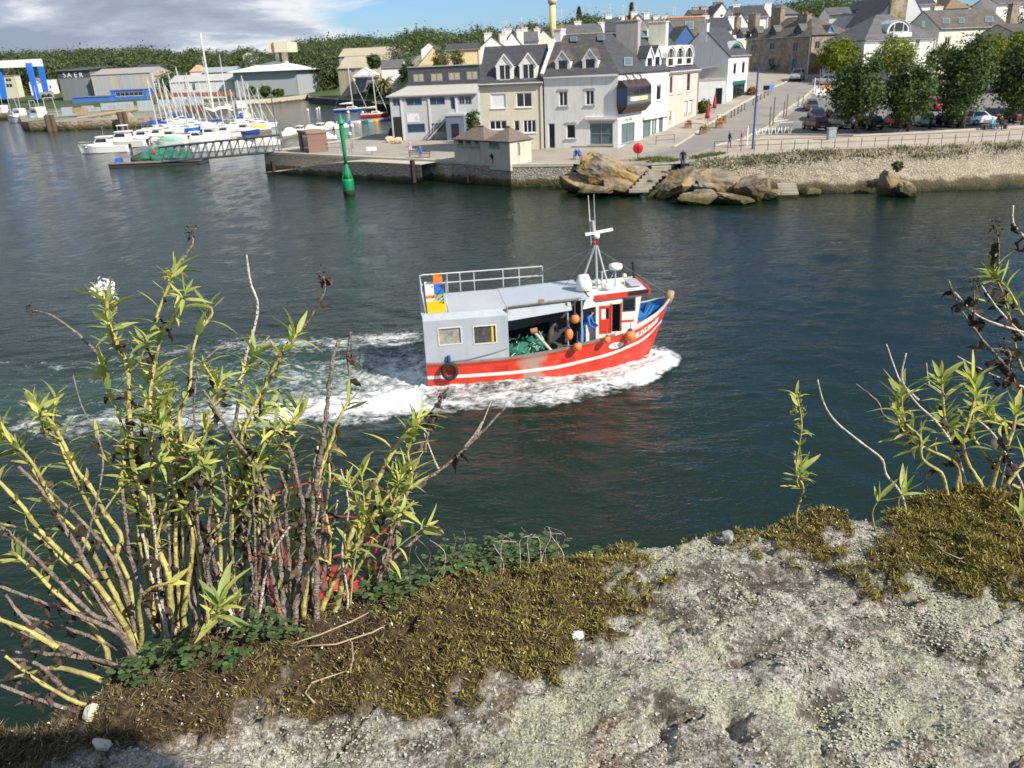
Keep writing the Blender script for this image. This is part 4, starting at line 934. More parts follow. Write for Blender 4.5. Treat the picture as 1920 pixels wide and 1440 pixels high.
# ---- stone house ----------------------------------------------------
Cn=Pd(1517,152,9); Lf=Pd(1396,166,9); ev=zat(1517,66,152); d_=(Vector((Cn.x,Cn.y,0))-Vector((Lf.x,Lf.y,0))).normalized()
h=House('stone_house','long granite house with four dormers and hipped slate roof at the top of the street',Lf,Cn,10.5,ev,stone,SL4,'hip',zat(1470,33,163)-ev,frame=frameg,trim=None,over=.3,
   front=[(1409,83,1417,96),(1443,80,1452,93),(1487,79,1496,96),(1440,109,1452,121),(1485,110,1493,134,dict(door=1,g='b',frame=frameb))],side=[(1528,77,1537,92),(1552,76,1557,90),(1527,108,1535,124)])
for a in((1381,52,1393,72),(1409,49,1422,70),(1442,47,1456,67),(1489,44,1504,65)):h.dormer(*a,w0=.3,mat=SL1,roof=SL4,back=2,frame=frameb)
h.dormer(1549,46,1566,62,.3,fc=h.S,mat=bluew,roof=SL4,back=2,frame=framew,cols=3)
for(px_,yt,wd)in((1378,34,1.6),(1411,28,2.0),(1455,16,2.4),(1505,28,2.2)):
 Yc=166-(px_-1396)/121*14+5.5; c=Pd(px_,Yc,14); chimney(h.roof,c,wd,1.2,ev+1,zat(px_,yt,Yc),stone,h.d,2)
# ---- right hand houses ---------------------------------------------
def bg(name,label,x0,x1,yb,ye,yr,Y,depth=9,wall=white,roof=SL1,rt='gable',front=(),dY=0.0,chims=(),side=(),**k):
 A=Pd(x0,Y,zat((x0+x1)/2,(yb+ye)/2,Y)); B=Pd(x1,Y+dY,zat(x1,(yb+ye)/2,Y+dY)); A.z=B.z=0
 ev=zat((x0+x1)/2,ye,Y+dY/2); rz=zat((x0+x1)/2,yr,Y+dY/2+(depth/2 if rt != 'gable_w' else 0)); zb=min(zg(A.x,A.y),zat((x0+x1)/2,yb,Y))
 h=House(name,label,A,B,depth,ev,wall,roof,rt,max(.2,rz-ev),front=front,side=side,zb=zb,cat=k.pop('cat','house'),**k)
 for c in chims:
  px_,yt,wd=c[:3]; mt_=c[3]if len(c)>3 else wall
  q=Pd(px_,Y+dY/2+depth/2,ev+2); chimney(h.roof or h.wall,q,wd,1.0,ev,zat(px_,yt,q.y),mt_,h.d,2)
 return h
h=bg('round_dormer_house','white house with a big arched dormer behind the car park trees',1618,1750,140,73,26,140,11,white,SL3,'hip',dY=3,front=[(1640,96,1650,116),(1716,74,1724,90)],trim=granite)
h.dormer(1664,37,1706,69,.8,kind='round',glass='d',frame=framew,cols=4,back=4,mat=M('zinc_grey',(.42,.44,.46),.5,.05)); h.skylight(1727,42,1733,53)
bl=MB(); f2=Face(h.F.pt(0,0,-.8)[:2],h.F.pt(h.F.L,0,-.8)[:2],0,0); u_,z_=f2.hit(1668,68); u2,_=f2.hit(1702,68); obox(bl,f2,u_,z_-.2,u2,z_+.5,.05,.9); bl.build('balcony',framew,h.t)
h=bg('lichen_chimney_house','white gabled house with a broad lichened chimney behind the arched dormer house',1638,1735,70,40,-38,156,12,M('render_bluish',(.62,.64,.68),.85,.04),SL3,'gable_w')
ch=MB(); fB=h.F; u_,z_=fB.hit(1664,32); u2,_=fB.hit(1694,32); z2=fB.hit(1680,-20)[1]; obox(ch,fB,u_,z_-2,u2,z2,.003,.9); ch.build('chimney',M('chimney_lichen',(.36,.32,.25),.9,.2,.8,col2=(.2,.15,.04),thr=(.45,.6)),h.roof)
h=bg('long_pale_house','long pale green house with three roof windows behind the car park',1757,1883,120,51,18,146,8.5,pale,SL4,'gable',dY=4,trim=granite,front=[(1771,70,1782,85),(1809,66,1822,80,dict(g='w')),(1840,62,1874,80,dict(cols=4))],side=[],chims=((1754,14,1.8,pale),(1899,8,1.6,stone)))
for a in((1766,36,1780,46),(1796,35,1807,45),(1846,33,1861,43)):h.skylight(*a)
bg('blank_wall_house','tall pale house with a blank windowless wall above the stone house',1552,1612,90,25,14,172,10,M('render_offwhite',(.62,.63,.64),.85,.05,1,dirt=.3),SL3,'gable',dY=-1,chims=((1560,18,1.5),))
bg('cream_tall_house','tall cream house end with twin windows beside the blank wall',1616,1640,80,16,0,168,9,M('render_ivory',(.72,.68,.55),.85,.05),SL3,'hip',front=[(1620,36,1625,52,dict(cols=1)),(1628,36,1633,52,dict(cols=1))])
bg('hip_brown_house','brown hip-roofed house on the skyline above the long pale house',1772,1815,30,16,-4,190,12,stone,M('roof_brown',(.2,.15,.1),.8,.2,2),'hip')
bg('terrace_white_house','white flat-roofed house on the skyline at the upper corner',1815,1872,25,8,2,200,10,white,concr,'flat')
bg('end_white_house','white rendered house on the skyline beyond the tree',1868,1935,30,5,-8,185,10,white,SL3,'gable',front=[(1890,10,1900,18)])
bg('dark_roof_house','house with dark slate roof above the arched dormer house',1690,1752,40,8,-14,176,10,white,SL1,'gable',chims=((1748,-8,1.8),))
bg('grey_end_house','grey slate roofed house behind the row of trees',1895,1960,95,58,44,140,9,concr,SL4,'gable')
# ---- houses above the corner block -----------------------------------
bg('blue_gable_house','deep blue gabled house behind the corner house',1262,1310,100,82,48,140,10,bluew,SL4,'gable_w',front=[(1266,66,1277,84,dict(cols=1))])
h=bg('pantile_ridge_house','slate house with orange ridge behind the blue gabled house',1275,1345,90,74,33,150,10,skyb,SL4,'gable',dY=2); h.skylight(1284,42,1300,56); rd=MB(); rd.bar(c3((h.A+h.D)/2,h.eave+h.rise+.15),c3((h.B+h.C)/2,h.eave+h.rise+.15),.16,6); rd.build('ridge_tile',M('ridge_orange',(.5,.2,.1),.8,.1),h.roof)
bg('slate_ridge_house','dark slate house with brown ridge above the green shop',1318,1372,70,55,34,165,9,white,SL1,'gable',chims=((1322,30,1.4),(1370,32,1.2)))
bg('stone_gable_house','old white gabled house with stone chimney on the skyline',1338,1368,44,26,6,200,12,white,SL4,'gable_w',chims=((1346,5,2.2,stone),),front=[(1350,24,1356,32,dict(cols=1))])
bg('low_chimney_house','low grey house with square chimneys on the skyline',1298,1338,40,26,18,205,9,concr,SL4,'gable',chims=((1306,14,2),(1318,13,2)))
h=bg('four_dormer_house','slate roofed house with small dormers on the skyline above the stone house',1378,1440,50,31,11,185,10,white,SL1,'gable',chims=((1380,10,1.5),(1439,7,1.5)))
bg('grey_hip_house','grey slate house with white dormer on the skyline',1446,1496,50,27,8,190,10,concr,SL3,'hip')
bg('twin_gable_house','white house with steep twin gables left of the stone chimney',1375,1402,60,44,24,178,8,white,SL1,'gable_w')
for i,(a,b,yb,ye,yr,Y,wl,rt,lb)in enumerate([
(944,978,95,84,60,150,white,'gable_w','white gabled house peeping over the cream house roof'),(900,946,95,88,68,145,white,'gable_w','white gable with tall chimney above the grey office attic'),
(972,1010,90,78,58,165,white,'gable','white terraced house with slate roof in the row above the cream house'),(1000,1040,88,76,56,172,pale,'gable_w','pale gabled house left of the lighthouse'),
(935,975,82,76,62,200,cream,'gable','brown roofed house at the back of the terrace row'),(1052,1130,75,62,46,160,concr,'gable','long slate roof with rows of chimney pots behind the corner house'),
(1130,1168,70,58,34,175,white,'gable','grey house with broad chimney behind the corner house'),(1178,1215,60,50,28,185,white,'gable_w','white gable end above the corner house roof'),
(1214,1262,60,48,36,180,pale,'gable','slate roofed house with many chimney pots above the pink house'),(1240,1266,60,50,36,190,bluew,'flat','small blue house with flat roof above the pink house')]):
 bg('hillside_house',lb,a,b,yb,ye,yr,Y,10,wl,[SL1,SL4,SL3][i%3],rt,chims=(((a+b)/2-8,yr-5,1.3,white),(b-3,yr-3,1.2,white)))
# ---- mid distance: factory, yellow houses ----------------------------
asb=M('asbestos_roof',(.40,.36,.27),.9,.1,.2,dirt=.2); facw=M('factory_wall',(.42,.40,.35),.9,.08,.3,dirt=.3); facg=M('factory_grey',(.34,.35,.37),.9,.08,.3)
bg('cannery','long stepped cannery building with beige fibre roofs',640,805,190,102,88,345,14,facg,asb,'gable',cat='building',dY=-6)
bg('cannery_hall','lower front hall of the cannery with beige fibre roof',642,792,185,117,104,332,13,facw,asb,'gable',cat='building',dY=-5)
bg('cannery_shed','front cannery shed with striped wall facing the slipway',636,700,185,127,117,322,12,M('striped_wall',(.40,.36,.27),.9,.25,.25,stretch=(2.5,2.5,.02)),asb,'gable',cat='building',front=[(658,130,664,137)],dY=-3)
for(x0,x1,yb,ye,yr,Y,wl,rf,rt,nm,lb,fr)in[
(664,708,185,141,127,312,white,framew,'gable_w','boat_workshop','small white gabled workshop beside the palm tree',[(678,135,682,142)]),
(716,757,165,126,112,275,white,SL3,'gable','garden_house','small white house with grey roof behind the palm tree',[]),
(786,846,150,120,88,190,yellow,SL4,'gable_w','yellow_gable_house','pale yellow gabled house behind the grey office',[]),
(838,900,150,92,82,186,yellow,SL1,'gable','yellow_house','yellow rendered house with two trees in front of it',[]),
(790,822,110,92,80,240,white,SL3,'gable_w','white_gable_house','small white gable with a pointed chimney right of the cannery',[])]:
 bg(nm,lb,x0,x1,yb,ye,yr,Y,9,wl,rf,rt,front=fr)
bg('boat_shelter','grey lean-to shelter with posts in front of the workshop',668,708,185,146,143,306,5,M('shelter_grey',(.2,.21,.23),.8,.2,1),SL3,'flat',cat='shed')
# ---- shipyard sheds ----------------------------------------------------
corr=lambda n,c,c2=None:M(n,c,.6,.12,.15,stretch=(4,4,.05),col2=c2,thr=(.5,.56))
h=bg('hangar','pale grey hangar with bright white hipped roof beside the harbour',442,560,205,133,115,400,30,M('hangar_grey',(.34,.37,.40),.6,.04,.1),M('hangar_roof',(.80,.82,.83),.5,.02),'hip',cat='building',over=2.2,dY=-4)
h=bg('shipyard_shed','tall grey shipyard shed with white letters under its eaves',113,174,190,131,126,456,30,corr('shed_grey',(.17,.19,.2)),M('shed_dark_roof',(.07,.065,.075),.6),'shed',cat='building',over=1.2)
fs_=MB(); zt_,z0_=h.F.hit(140,134)[1],h.F.hit(140,146)[1]; obox(fs_,h.F,0.1,z0_,h.L-.1,zt_,.003,.1); fo=fs_.build('fascia',M('fascia_dark',(.07,.065,.08),.6),h.t)
for k,(ch_,px_)in enumerate(zip('SAER',(121,130,142,152))):
 u_,z_=h.F.hit(px_,141); text('lettering',ch_,3.6,h.F.pt(u_,z_,.18),math.atan2(h.d.y,h.d.x),framew,fo,ext=.05)
h=bg('striped_shed','wide shipyard shed with yellow and grey striped cladding',175,286,185,138,128,452,30,corr('striped_cladding',(.36,.37,.38),(.50,.41,.24)),M('shed_roof_grey',(.33,.31,.29),.7,.06),'gable',cat='building')
h=bg('blue_annex','low blue shipyard annex with a strip of dark windows',208,276,186,168,166,432,8,M('annex_blue',(.06,.16,.44),.5,.08),M('annex_roof',(.06,.17,.5),.5),'flat',cat='building',front=[(217,173,268,180,dict(cols=6,frame=framew))])
bl=bg('blue_hull_store','long blue covered store running in front of the lettered shed',136,208,194,181,178,428,7,M('annex_blue',(.05,.16,.55)),M('annex_roof',(.06,.17,.5)),'flat',cat='building')
bg('workshop_shed','white workshop shed with low grey roof behind the tall masts',320,440,185,152,140,405,18,M('workshop_white',(.55,.56,.56),.8,.06,.3),M('workshop_roof',(.42,.42,.4),.7),'gable',cat='building',front=[(360,156,366,170),(345,158,350,168)])
bg('blue_roof_shed','low blue-grey roofed shed behind the workshop',380,442,150,135,126,440,14,M('shed_blue',(.16,.22,.32),.7),M('shed_blue_roof',(.3,.34,.38),.6),'gable',cat='building')
bg('orange_roof_house','white house with a steep orange tile roof above the workshop',357,379,150,134,122,445,12,white,M('tile_orange',(.58,.3,.19),.8,.1),'hip')
bg('brown_roof_house','long dark roofed house behind the striped shed',255,300,140,126,121,500,12,SL1,SL1,'gable')
bg('hill_house','white house among trees on the hill behind the hangar',456,478,118,104,97,520,9,white,SL3,'gable_w')
bg('apartment_block','cream three storey block seen through the boat hoist',5,30,170,142,139,500,6,M('block_cream',(.55,.52,.40),.85,.05),concr,'flat',front=[(10,147,21,153),(11,157,23,164)],cat='building')
bg('harbour_house','white house with brown roof behind the hoist legs',55,75,165,155,146,510,7,white,M('roof_dull_brown',(.2,.15,.12),.8),'gable_w')
bg('white_villa','small white villa between the hoist and the lettered shed',88,101,175,148,144,510,5,white,SL4,'flat',front=[(92,160,96,166),(92,170,97,175)])
# concrete water tower
wt=thing('water_tower','pale concrete water tower rising behind the dark trees','tower'); Yw=412; tw=M('tower_concrete',(.62,.57,.44),.9,.08,.1); z0,z1,z2=zat(520,118,Yw),zat(530,98,Yw),zat(535,79,Yw); k=Yw/1480
p=Pd(531,Yw,z1); mb=MB(); mb.box((p.x,Yw,(z1+z2)/2),(34*k,20,z2-z1)); mb.build('tank',tw,wt); mb=MB()
for dx in(-11,0):mb2=MB(); mb2.box((p.x+dx*k,Yw+2,(z1+z0-25)/2),(6*k,5,z1-z0+25)); mb2.build('pillar',tw,wt)
mb=MB(); mb.box((p.x-6*k,Yw-10.4,(z1+z2)/2),(2*k,.6,(z2-z1)*.9)); mb.build('rib',M('tower_shadow',(.25,.16,.12),.9),wt)  # dark brown strip on the front of the tank
# lighthouse
lh=thing('lighthouse','slender yellow lighthouse tower above the slate roofs','lighthouse'); Yl=175; p=Pd(1037,Yl,16); k=Yl/1480; z0,zt=zat(1037,75,Yl),zat(1037,8,Yl); ly=M('lighthouse_yellow',(.66,.48,.24),.8,.12,.6,.3,4)
mb=MB(); mb.lathe([(6*k,z0-4),(5.2*k,zt)],(p.x,Yl,0),16); mb.build('tower',ly,lh); mb=MB(); mb.lathe([(6.5*k,zt),(7.5*k,zt+.5),(7.5*k,zt+.9),(5.5*k,zt+1)],(p.x,Yl,0),16); mb.build('gallery',M('lighthouse_stone',(.5,.42,.3),.8),lh); mb=MB(); mb.lathe([(3*k,zt+1),(3*k,zt+2.4),(3.4*k,zt+2.5),(.3*k,zt+3.6),(.1,zt+4)],(p.x,Yl,0),12); mb.build('lantern',M('lantern',(.4,.4,.38),.4),lh)
# ================================================================== harbour
gel=M('gelcoat_white',(0.80,0.80,0.78),0.35,0.03,1.0); hullb=M('hull_blue',(0.02,0.06,0.26),0.35,0.08); hullr=M('hull_red',(0.42,0.03,0.035),0.4,0.08); navy=M('sail_cover_blue',(0.02,0.07,0.36),0.8,0.15)
alu=M('aluminium',(0.62,0.63,0.64),0.4,0.05,metal=0.3); teak=M('deck_beige',(0.55,0.50,0.40),0.8,0.1); blackm=M('black_rubber',(0.02,0.02,0.022),0.7,0.2); antif=M('antifoul',(0.05,0.06,0.10),0.7,0.2)
def loft(mb,L,Bm,fr,bow=0.55,stern=0.8,sheer=0.35,K=12,mats=(0,1,1,2)):
 rings=[]
 for k in range(K+1):
  t=k/K; x=-L/2+L*t; b=Bm/2*(stern+(1-stern)*sst(0,.45,t))*(1-sst(bow,1.03,t)**1.4); b=max(.02,b); f_=fr*(1+sheer*sst(.35,1,t)); rk=.08*L*sst(.7,1,t)
  rings.append([Vector((x-rk*.9,-b*.55,-.35)),Vector((x-rk*.6,-b*.86,.06)),Vector((x-rk*.3,-b*.95,f_*.72)),Vector((x,-b,f_)),Vector((x,b,f_)),Vector((x-rk*.3,b*.95,f_*.72)),Vector((x-rk*.6,b*.86,.06)),Vector((x-rk*.9,b*.55,-.35))])
 mi=(mats[0],mats[1],mats[3],mats[2],mats[3],mats[1],mats[0])
 for a,b in zip(rings[:-1],rings[1:]):
  for j in range(7):mb.add([a[j],b[j],b[j+1],a[j+1]],[(0,1,2,3)]if True else[],mi[j])
 mb.add(rings[0],[(0,1,2,3,4,5,6,7)],mats[1]); mb.add(rings[-1],[(7,6,5,4,3,2,1,0)],mats[1]); return rings
def tapbox(mb,x0,x1,w0,z0,z1,rf=.2,rb=.1,wt=.85,mi=0):
 mb.add([(x0,-w0/2,z0),(x1,-w0/2,z0),(x1,w0/2,z0),(x0,w0/2,z0),(x0+rb,-w0/2*wt,z1),(x1-rf,-w0/2*wt,z1),(x1-rf,w0/2*wt,z1),(x0+rb,w0/2*wt,z1)],
[(0,3,2,1),(4,5,6,7),(0,1,5,4),(1,2,6,5),(2,3,7,6),(3,0,4,7)],mi)
def winstrip(parent,x0,x1,w0,z0,z1,zt0,zt1,wt,rf=0,rb=0,name='window'):
 """dark side windows on a tapered cabin: both sides, set 1 cm proud"""
 for s_ in(-1,1):
  mb=MB(); f=lambda z:(w0/2)*(1+(wt-1)*(z-zt0)/(zt1-zt0))+.012
  P=[(x0,s_*f(z0),z0),(x1,s_*f(z0),z0),(x1-rf,s_*f(z1),z1),(x0+rb,s_*f(z1),z1)]
  mb.add(P if s_<0 else P[::-1],[(0,1,2,3)]); mb.build(name,gdark,parent)
def sailboat(L,hullm,covm,label,mast=12.0,group='sailing boats moored in the marina',cover=True,rig=True):
 t=thing('sailboat',label,'sailboat',group=group); mb=MB(); loft(mb,L,L*.31,.95,.5,.72,.25); mb.build('hull',[antif,hullm,gel,hullm if hullm is not gel else gel],t)
 mb=MB(); tapbox(mb,-L*.12,L*.22,L*.17,.95,1.5,.5,.2,.8); c=mb.build('cabin',gel,t); winstrip(c,-L*.08,L*.14,L*.17,1.1,1.35,.95,1.5,.8,.1,.1)
 mb=MB(); tapbox(mb,-L*.40,-L*.15,L*.16,.96,1.02,.02,.02,.9); mb.build('cockpit',teak,t)
 mb=MB(); mb.bar((L*.08,0,1.3),(L*.05,0,mast),.17,8,0,.13); mb.build('mast',alu,t)
 mb=MB(); mb.bar((L*.08,0,2.2),(-L*.33,0,2.25),.07); mb.build('boom',alu,t)
 mb=MB(); mb.bar((L*.06,-.9,mast*.6),(L*.06,.9,mast*.6),.04); mb.build('spreader',alu,t)
 if cover:
  mb=MB(); mb.tube([(L*.06,0,2.55),(-L*.05,0,2.5),(-L*.2,0,2.42),(-L*.33,0,2.36)],[.30,.26,.22,.12],8); mb.build('sail_cover',covm,t)
 mb=MB(); mb.bar((L*.47,0,1.2),(L*.05,0,mast*.97),.075,6,0,.03); mb.build('furled_jib',M('furled_sail',(.66,.66,.63),.8,.05),t)
 mb=MB(); mb.bar((-L*.47,0,1.1),(L*.05,0,mast),.018,4)
 for s_ in(-1,1):mb.bar((L*.07,s_*L*.14,1.0),(L*.06,s_*.9,mast*.6),.016,4); mb.bar((L*.06,s_*.9,mast*.6),(L*.05,0,mast),.014,4)
 o=mb.build('rigging',alu,t); o['kind']='stuff'
 return t
def motorboat(L,hullm,label,kind='cruiser',group='motor boats moored in the marina',top=None):
 t=thing('motorboat',label,'motorboat',group=group); mb=MB(); loft(mb,L,L*.34,L*.12,.5,.9,.45); mb.build('hull',[antif,hullm,gel,gel],t); f=L*.12
 mb=MB(); tapbox(mb,-L*.46,L*.05,L*.26,f-.02,f+.03,.02,.02,.95); mb.build('deck',teak,t)
 if kind in('cruiser','fly'):
  mb=MB(); tapbox(mb,L*.05,L*.32,L*.2,f,f+.45,.5,0,.7); mb.build('foredeck',gel,t)
  mb=MB(); tapbox(mb,-L*.16,L*.16,L*.24,f,f+L*.18,L*.1,.05,.86); c=mb.build('wheelhouse',gel,t); winstrip(c,-L*.13,L*.1,L*.24,f+L*.085,f+L*.155,f,f+L*.18,.86,L*.04,.02)
  mb=MB(); z0,z1=f+L*.085,f+L*.165; xx=lambda z:L*.16-L*.1*(z-f)/(L*.18)+.015
  mb.add([(xx(z0),-L*.1,z0),(xx(z0),L*.1,z0),(xx(z1),L*.095,z1),(xx(z1),-L*.095,z1)],[(0,1,2,3)]); mb.build('windscreen',gdark,c)
  mb=MB(); tapbox(mb,-L*.2,L*.08,L*.24,f+L*.18,f+L*.2,.1,.02,.96); mb.build('roof',top or gel,t)
  if kind=='fly':
   mb=MB(); tapbox(mb,-L*.14,L*.02,L*.2,f+L*.3,f+L*.315,.05,.02,.96); mb.build('hardtop',gel,t); mb=MB()
   for sx in(-.12,0):
    for sy in(-.09,.09):mb.bar((L*sx,L*sy,f+L*.2),(L*sx,L*sy,f+L*.3),.03)
   o=mb.build('hardtop_post',alu,t); o['kind']='stuff'
  mb=MB(); mb.bar((-L*.05,.2,f+L*.2),(-L*.07,.2,f+L*.38),.02,4); mb.build('aerial',alu,t)
  mb=MB(); zr=f*1.4+.45; pts=[(-.02*L,-L*.15,f+.5),(L*.25,-L*.13,zr-.1),(L*.44,-L*.04,zr),(L*.47,0,zr),(L*.44,L*.04,zr),(L*.25,L*.13,zr-.1),(-.02*L,L*.15,f+.5)]; mb.tube(pts,.02,5); mb.build('bow_rail',alu,t)
 if kind=='covered':
  mb=MB(); mb.tube([(-L*.42,0,f*.9),(-L*.2,0,f+.25),(L*.1,0,f+.35),(L*.34,0,f+.2)],[L*.08,L*.13,L*.12,L*.03],10); mb.build('cover',top or M('boat_cover',(.68,.68,.67),.8,.05),t)
 mb=MB(); mb.box((-L*.53,0,f*.9),(.35,.4,.7)); mb.box((-L*.54,0,0),(.18,.18,1.2)); mb.build('outboard_motor',blackm if kind != 'covered' else gel,t)
 return t
def place(t,px,py,deg,z=0.0):
 p=PZ(px,py,z); t.location=p; t.rotation_euler=(0,0,R(deg)); return t
MBT=[ # px, py, L, deg, kind, hull, label
(196,286,9.0,183,'cruiser',gel,'white cabin cruiser at the end of the row pointing to open water',None),
(232,276,9.5,176,'fly',gel,'white cruiser with raised hardtop beside the outermost cabin cruiser',None),
(268,268,8.0,186,'cruiser',gel,'white motorboat behind the pontoon full of nets',None),
(296,262,7.0,178,'cruiser',gel,'white motorboat with grey cabin roof behind the net pontoon',M('roof_grey',(.45,.46,.47),.6)),
(322,266,7.5,12,'cruiser',gel,'white motorboat moored beside the green-covered boat',None),
(318,274,6.5,180,'covered',gel,'small boat under a pale green cover behind the pontoon',M('cover_green',(.25,.45,.36),.8)),
(372,268,7.0,8,'cruiser',gel,'white cruiser with pale green windscreen behind the gangway',None),
(396,263,8.0,14,'fly',gel,'white cruiser with tall wheelhouse frame behind the gangway',None),
(420,258,7.2,190,'cruiser',gel,'white motorboat left of the navy blue motorboat',None),
(459,251,7.0,10,'cruiser',hullb,'navy blue hulled motorboat with white cabin behind the gangway',None),
(487,247,5.5,20,'covered',gel,'small boat with yellow cover at the end of the row behind the gangway',M('cover_yellow',(.65,.45,.05),.8)),
(395,283,6.0,10,'covered',gel,'white boat seen through the left half of the gangway truss',None),
(440,278,6.0,10,'covered',gel,'white boat seen through the middle of the gangway truss',None),
(500,273,5.5,10,'covered',gel,'white boat seen through the quay end of the gangway truss',None),
(542,254,5.2,250,'covered',gel,'first small covered boat beyond the gangway beside the brown hut',None),(562,251,5.2,255,'cruiser',gel,'small white cabin boat behind the brown hut roof',None),
(582,248,5.2,252,'covered',gel,'small white covered boat right behind the brown hut',None),(601,246,5.4,256,'cruiser',gel,'small white cabin boat right of the brown hut',None),
(618,243,5.6,250,'covered',M('hull_grey',(.5,.5,.5),.5),'small grey hulled boat under a bulging white cover',None),(638,241,5.6,252,'covered',gel,'white covered boat next to the green beacon tip',None),
(608,262,4.2,190,'covered',gel,'small white dinghy floating between the hut and the beacon',None)]
for a in MBT:place(motorboat(a[2],a[5],a[6],a[4],top=a[7]),a[0],a[1],a[3])
SBT=[(292,252,9.5,8,gel,12.5,'white sailboat with blue sail cover at the left end of the mast cluster',True),(312,250,9.0,6,gel,12,'white sailboat with bright blue cockpit tent behind the white motorboats',True),(322,247,10,5,gel,10.5,'white sailboat whose mast stands beside the blue cockpit tent',False),
(348,246,9.5,4,M('hull_bright_blue',(.02,.15,.62),.4),14.5,'bright blue hulled sailboat with white deck in the marina',False),(330,232,9,6,gel,13.5,'white sailboat with blue cover near the pier wall',True),(340,228,8.5,5,gel,11.5,'white sailboat close to the pier corner',True),(372,243,9.5,2,gel,9,'white sailboat pointing at the trimaran',False),
(440,241,8,14,gel,9,'white sailboat left of the mast group above the navy motorboat',False),(455,240,8.5,16,gel,11,'white sailboat with blue cover above the navy motorboat',True),(472,238,8.5,14,gel,10.5,'white sailboat near the white workboat tower',False),(490,240,8.0,20,gel,9,'white sailboat with dark outboard at the right end of the marina row',False)]
SBT+=[(302,246,8.5,7,gel,13.5,'white sailboat moored second in the left mast cluster',True),(360,238,9,3,gel,12.5,'white sailboat behind the bright blue hulled one',True),(384,240,9,4,gel,11,'white sailboat in the gap before the trimaran',False),(416,246,8,9,gel,10,'white sailboat moored right below the trimaran bow',True),(464,235,8,12,gel,12,'white sailboat in the middle of the right mast group',False),(318,236,8.5,5,gel,12,'white sailboat nearest the pier piles',False)]
for a in SBT:place(sailboat(a[2],a[4],navy,a[6],a[5],cover=a[7]),a[0],a[1],a[3])
place(sailboat(10.5,hullb,gel,'blue hulled sailboat moored off the slipway',13.5,'boats moored in the basin'),658,209,4)
place(sailboat(7.6,hullr,M('sail_cover_cream',(.66,.62,.5),.8),'red hulled sailboat with cream deck moored beside the grey office',10.5,'boats moored in the basin'),703,219,6)
# trimaran
t=thing('trimaran','large white racing trimaran with curved cross beams and tall mast','trimaran')
for nm,L,Bm,yo,xo in(('main_hull',17,1.7,0,0),('float_hull',13,1.0,-6,-1),('float_hull',13,1.0,6,-1)):
 mb=MB(); loft(mb,L,Bm,1.3,.4,.6,.2); o=mb.build(nm,[antif,gel,gel,gel],t); o.location=(xo,yo,0)
for xo in(2.5,-4.5):
 for s_ in(-1,1):
  mb=MB(); mb.tube([(xo,0,1.6),(xo-.3,s_*2.2,2.3),(xo-.8,s_*4.2,2.2),(xo-1.2,s_*6,1.2)],[.4,.42,.4,.35],8); mb.build('cross_beam',gel,t)
mb=MB(); mb.bar((1,0,1.4),(.6,0,25),.32,8,0,.22); mb.build('mast',gel,t); mb=MB(); mb.bar((1,0,3),(-7,0,3.1),.16); mb.build('boom',gel,t); mb=MB(); tapbox(mb,-2.5,1,1.5,1.3,2.1,.6,.3,.8); mb.build('cabin',gel,t); mb=MB(); mb.box((-3,.2,2.4),(1.2,.9,.6)); mb.build('lifejacket_bag',M('orange_bag',(.55,.13,.04),.7),t)
place(t,402,217,-68)
place(sailboat(12,gel,navy,'tall masted white sailboat lying behind the trimaran',19.5),396,205,-70); place(sailboat(12,gel,M('sail_cover_navy',(.02,.03,.12),.8),'tall masted sailboat with navy sail cover right of the trimaran',20),428,203,-75); place(sailboat(9,gel,gel,'sailboat laid up on the quay by the brown barrier',14),361,206,-60)
# workboats
def trawler(L,label,hullm,top):
 t=thing('trawler',label,'fishing boat',group='work boats around the harbour'); mb=MB(); loft(mb,L,L*.33,L*.13,.55,.85,.5); mb.build('hull',[antif,hullm,teak,gel],t); f=L*.13
 mb=MB(); tapbox(mb,-L*.05,L*.22,L*.22,f,f+L*.2,L*.03,.1,.92); c=mb.build('wheelhouse',top,t); winstrip(c,0,L*.17,L*.22,f+L*.11,f+L*.16,f,f+L*.2,.92)
 mb=MB(); tapbox(mb,-L*.02,L*.16,L*.24,f+L*.2,f+L*.22,.05,.05,.96); mb.build('roof',gel,t)
 mb=MB(); mb.bar((L*.02,0,f+L*.2),(0,0,f+L*.65),.09,6); mb.build('mast',alu,t); mb=MB()
 for s_ in(-1,1):mb.bar((-L*.38,s_*L*.13,f),(-L*.36,s_*L*.1,f+L*.4),.09,6)
 mb.bar((-L*.36,-L*.1,f+L*.4),(-L*.36,L*.1,f+L*.4),.09,6); mb.build('stern_gantry',alu,t); mb=MB(); mb.tube([(-L*.25,0,f+.2),(-L*.2,.1,f+.7),(-L*.12,0,f+.3)],[.3,.7,.3],8); mb.build('net_heap',M('net_blue',(.05,.12,.3),.9,.4,4),t); return t
place(trawler(15,'pale blue trawler berthed behind the shipyard pier',M('hull_pale_blue',(.35,.5,.68),.5),gel),82,233,150); place(trawler(13,'white trawler with yellow gear berthed left of the pale blue trawler',gel,gel),46,229,170); place(trawler(14,'dark hulled trawler under the blue boat hoist',M('hull_dark',(.05,.05,.06),.5),gel),12,222,160)
wb=trawler(11,'white workboat with a tall bridge standing above the marina masts',gel,gel); place(wb,459,230,95); mb=MB(); tapbox(mb,-1.2,1.6,2.4,3.8,5.6,.3,.1,.9); mb.build('upper_bridge',gel,wb)
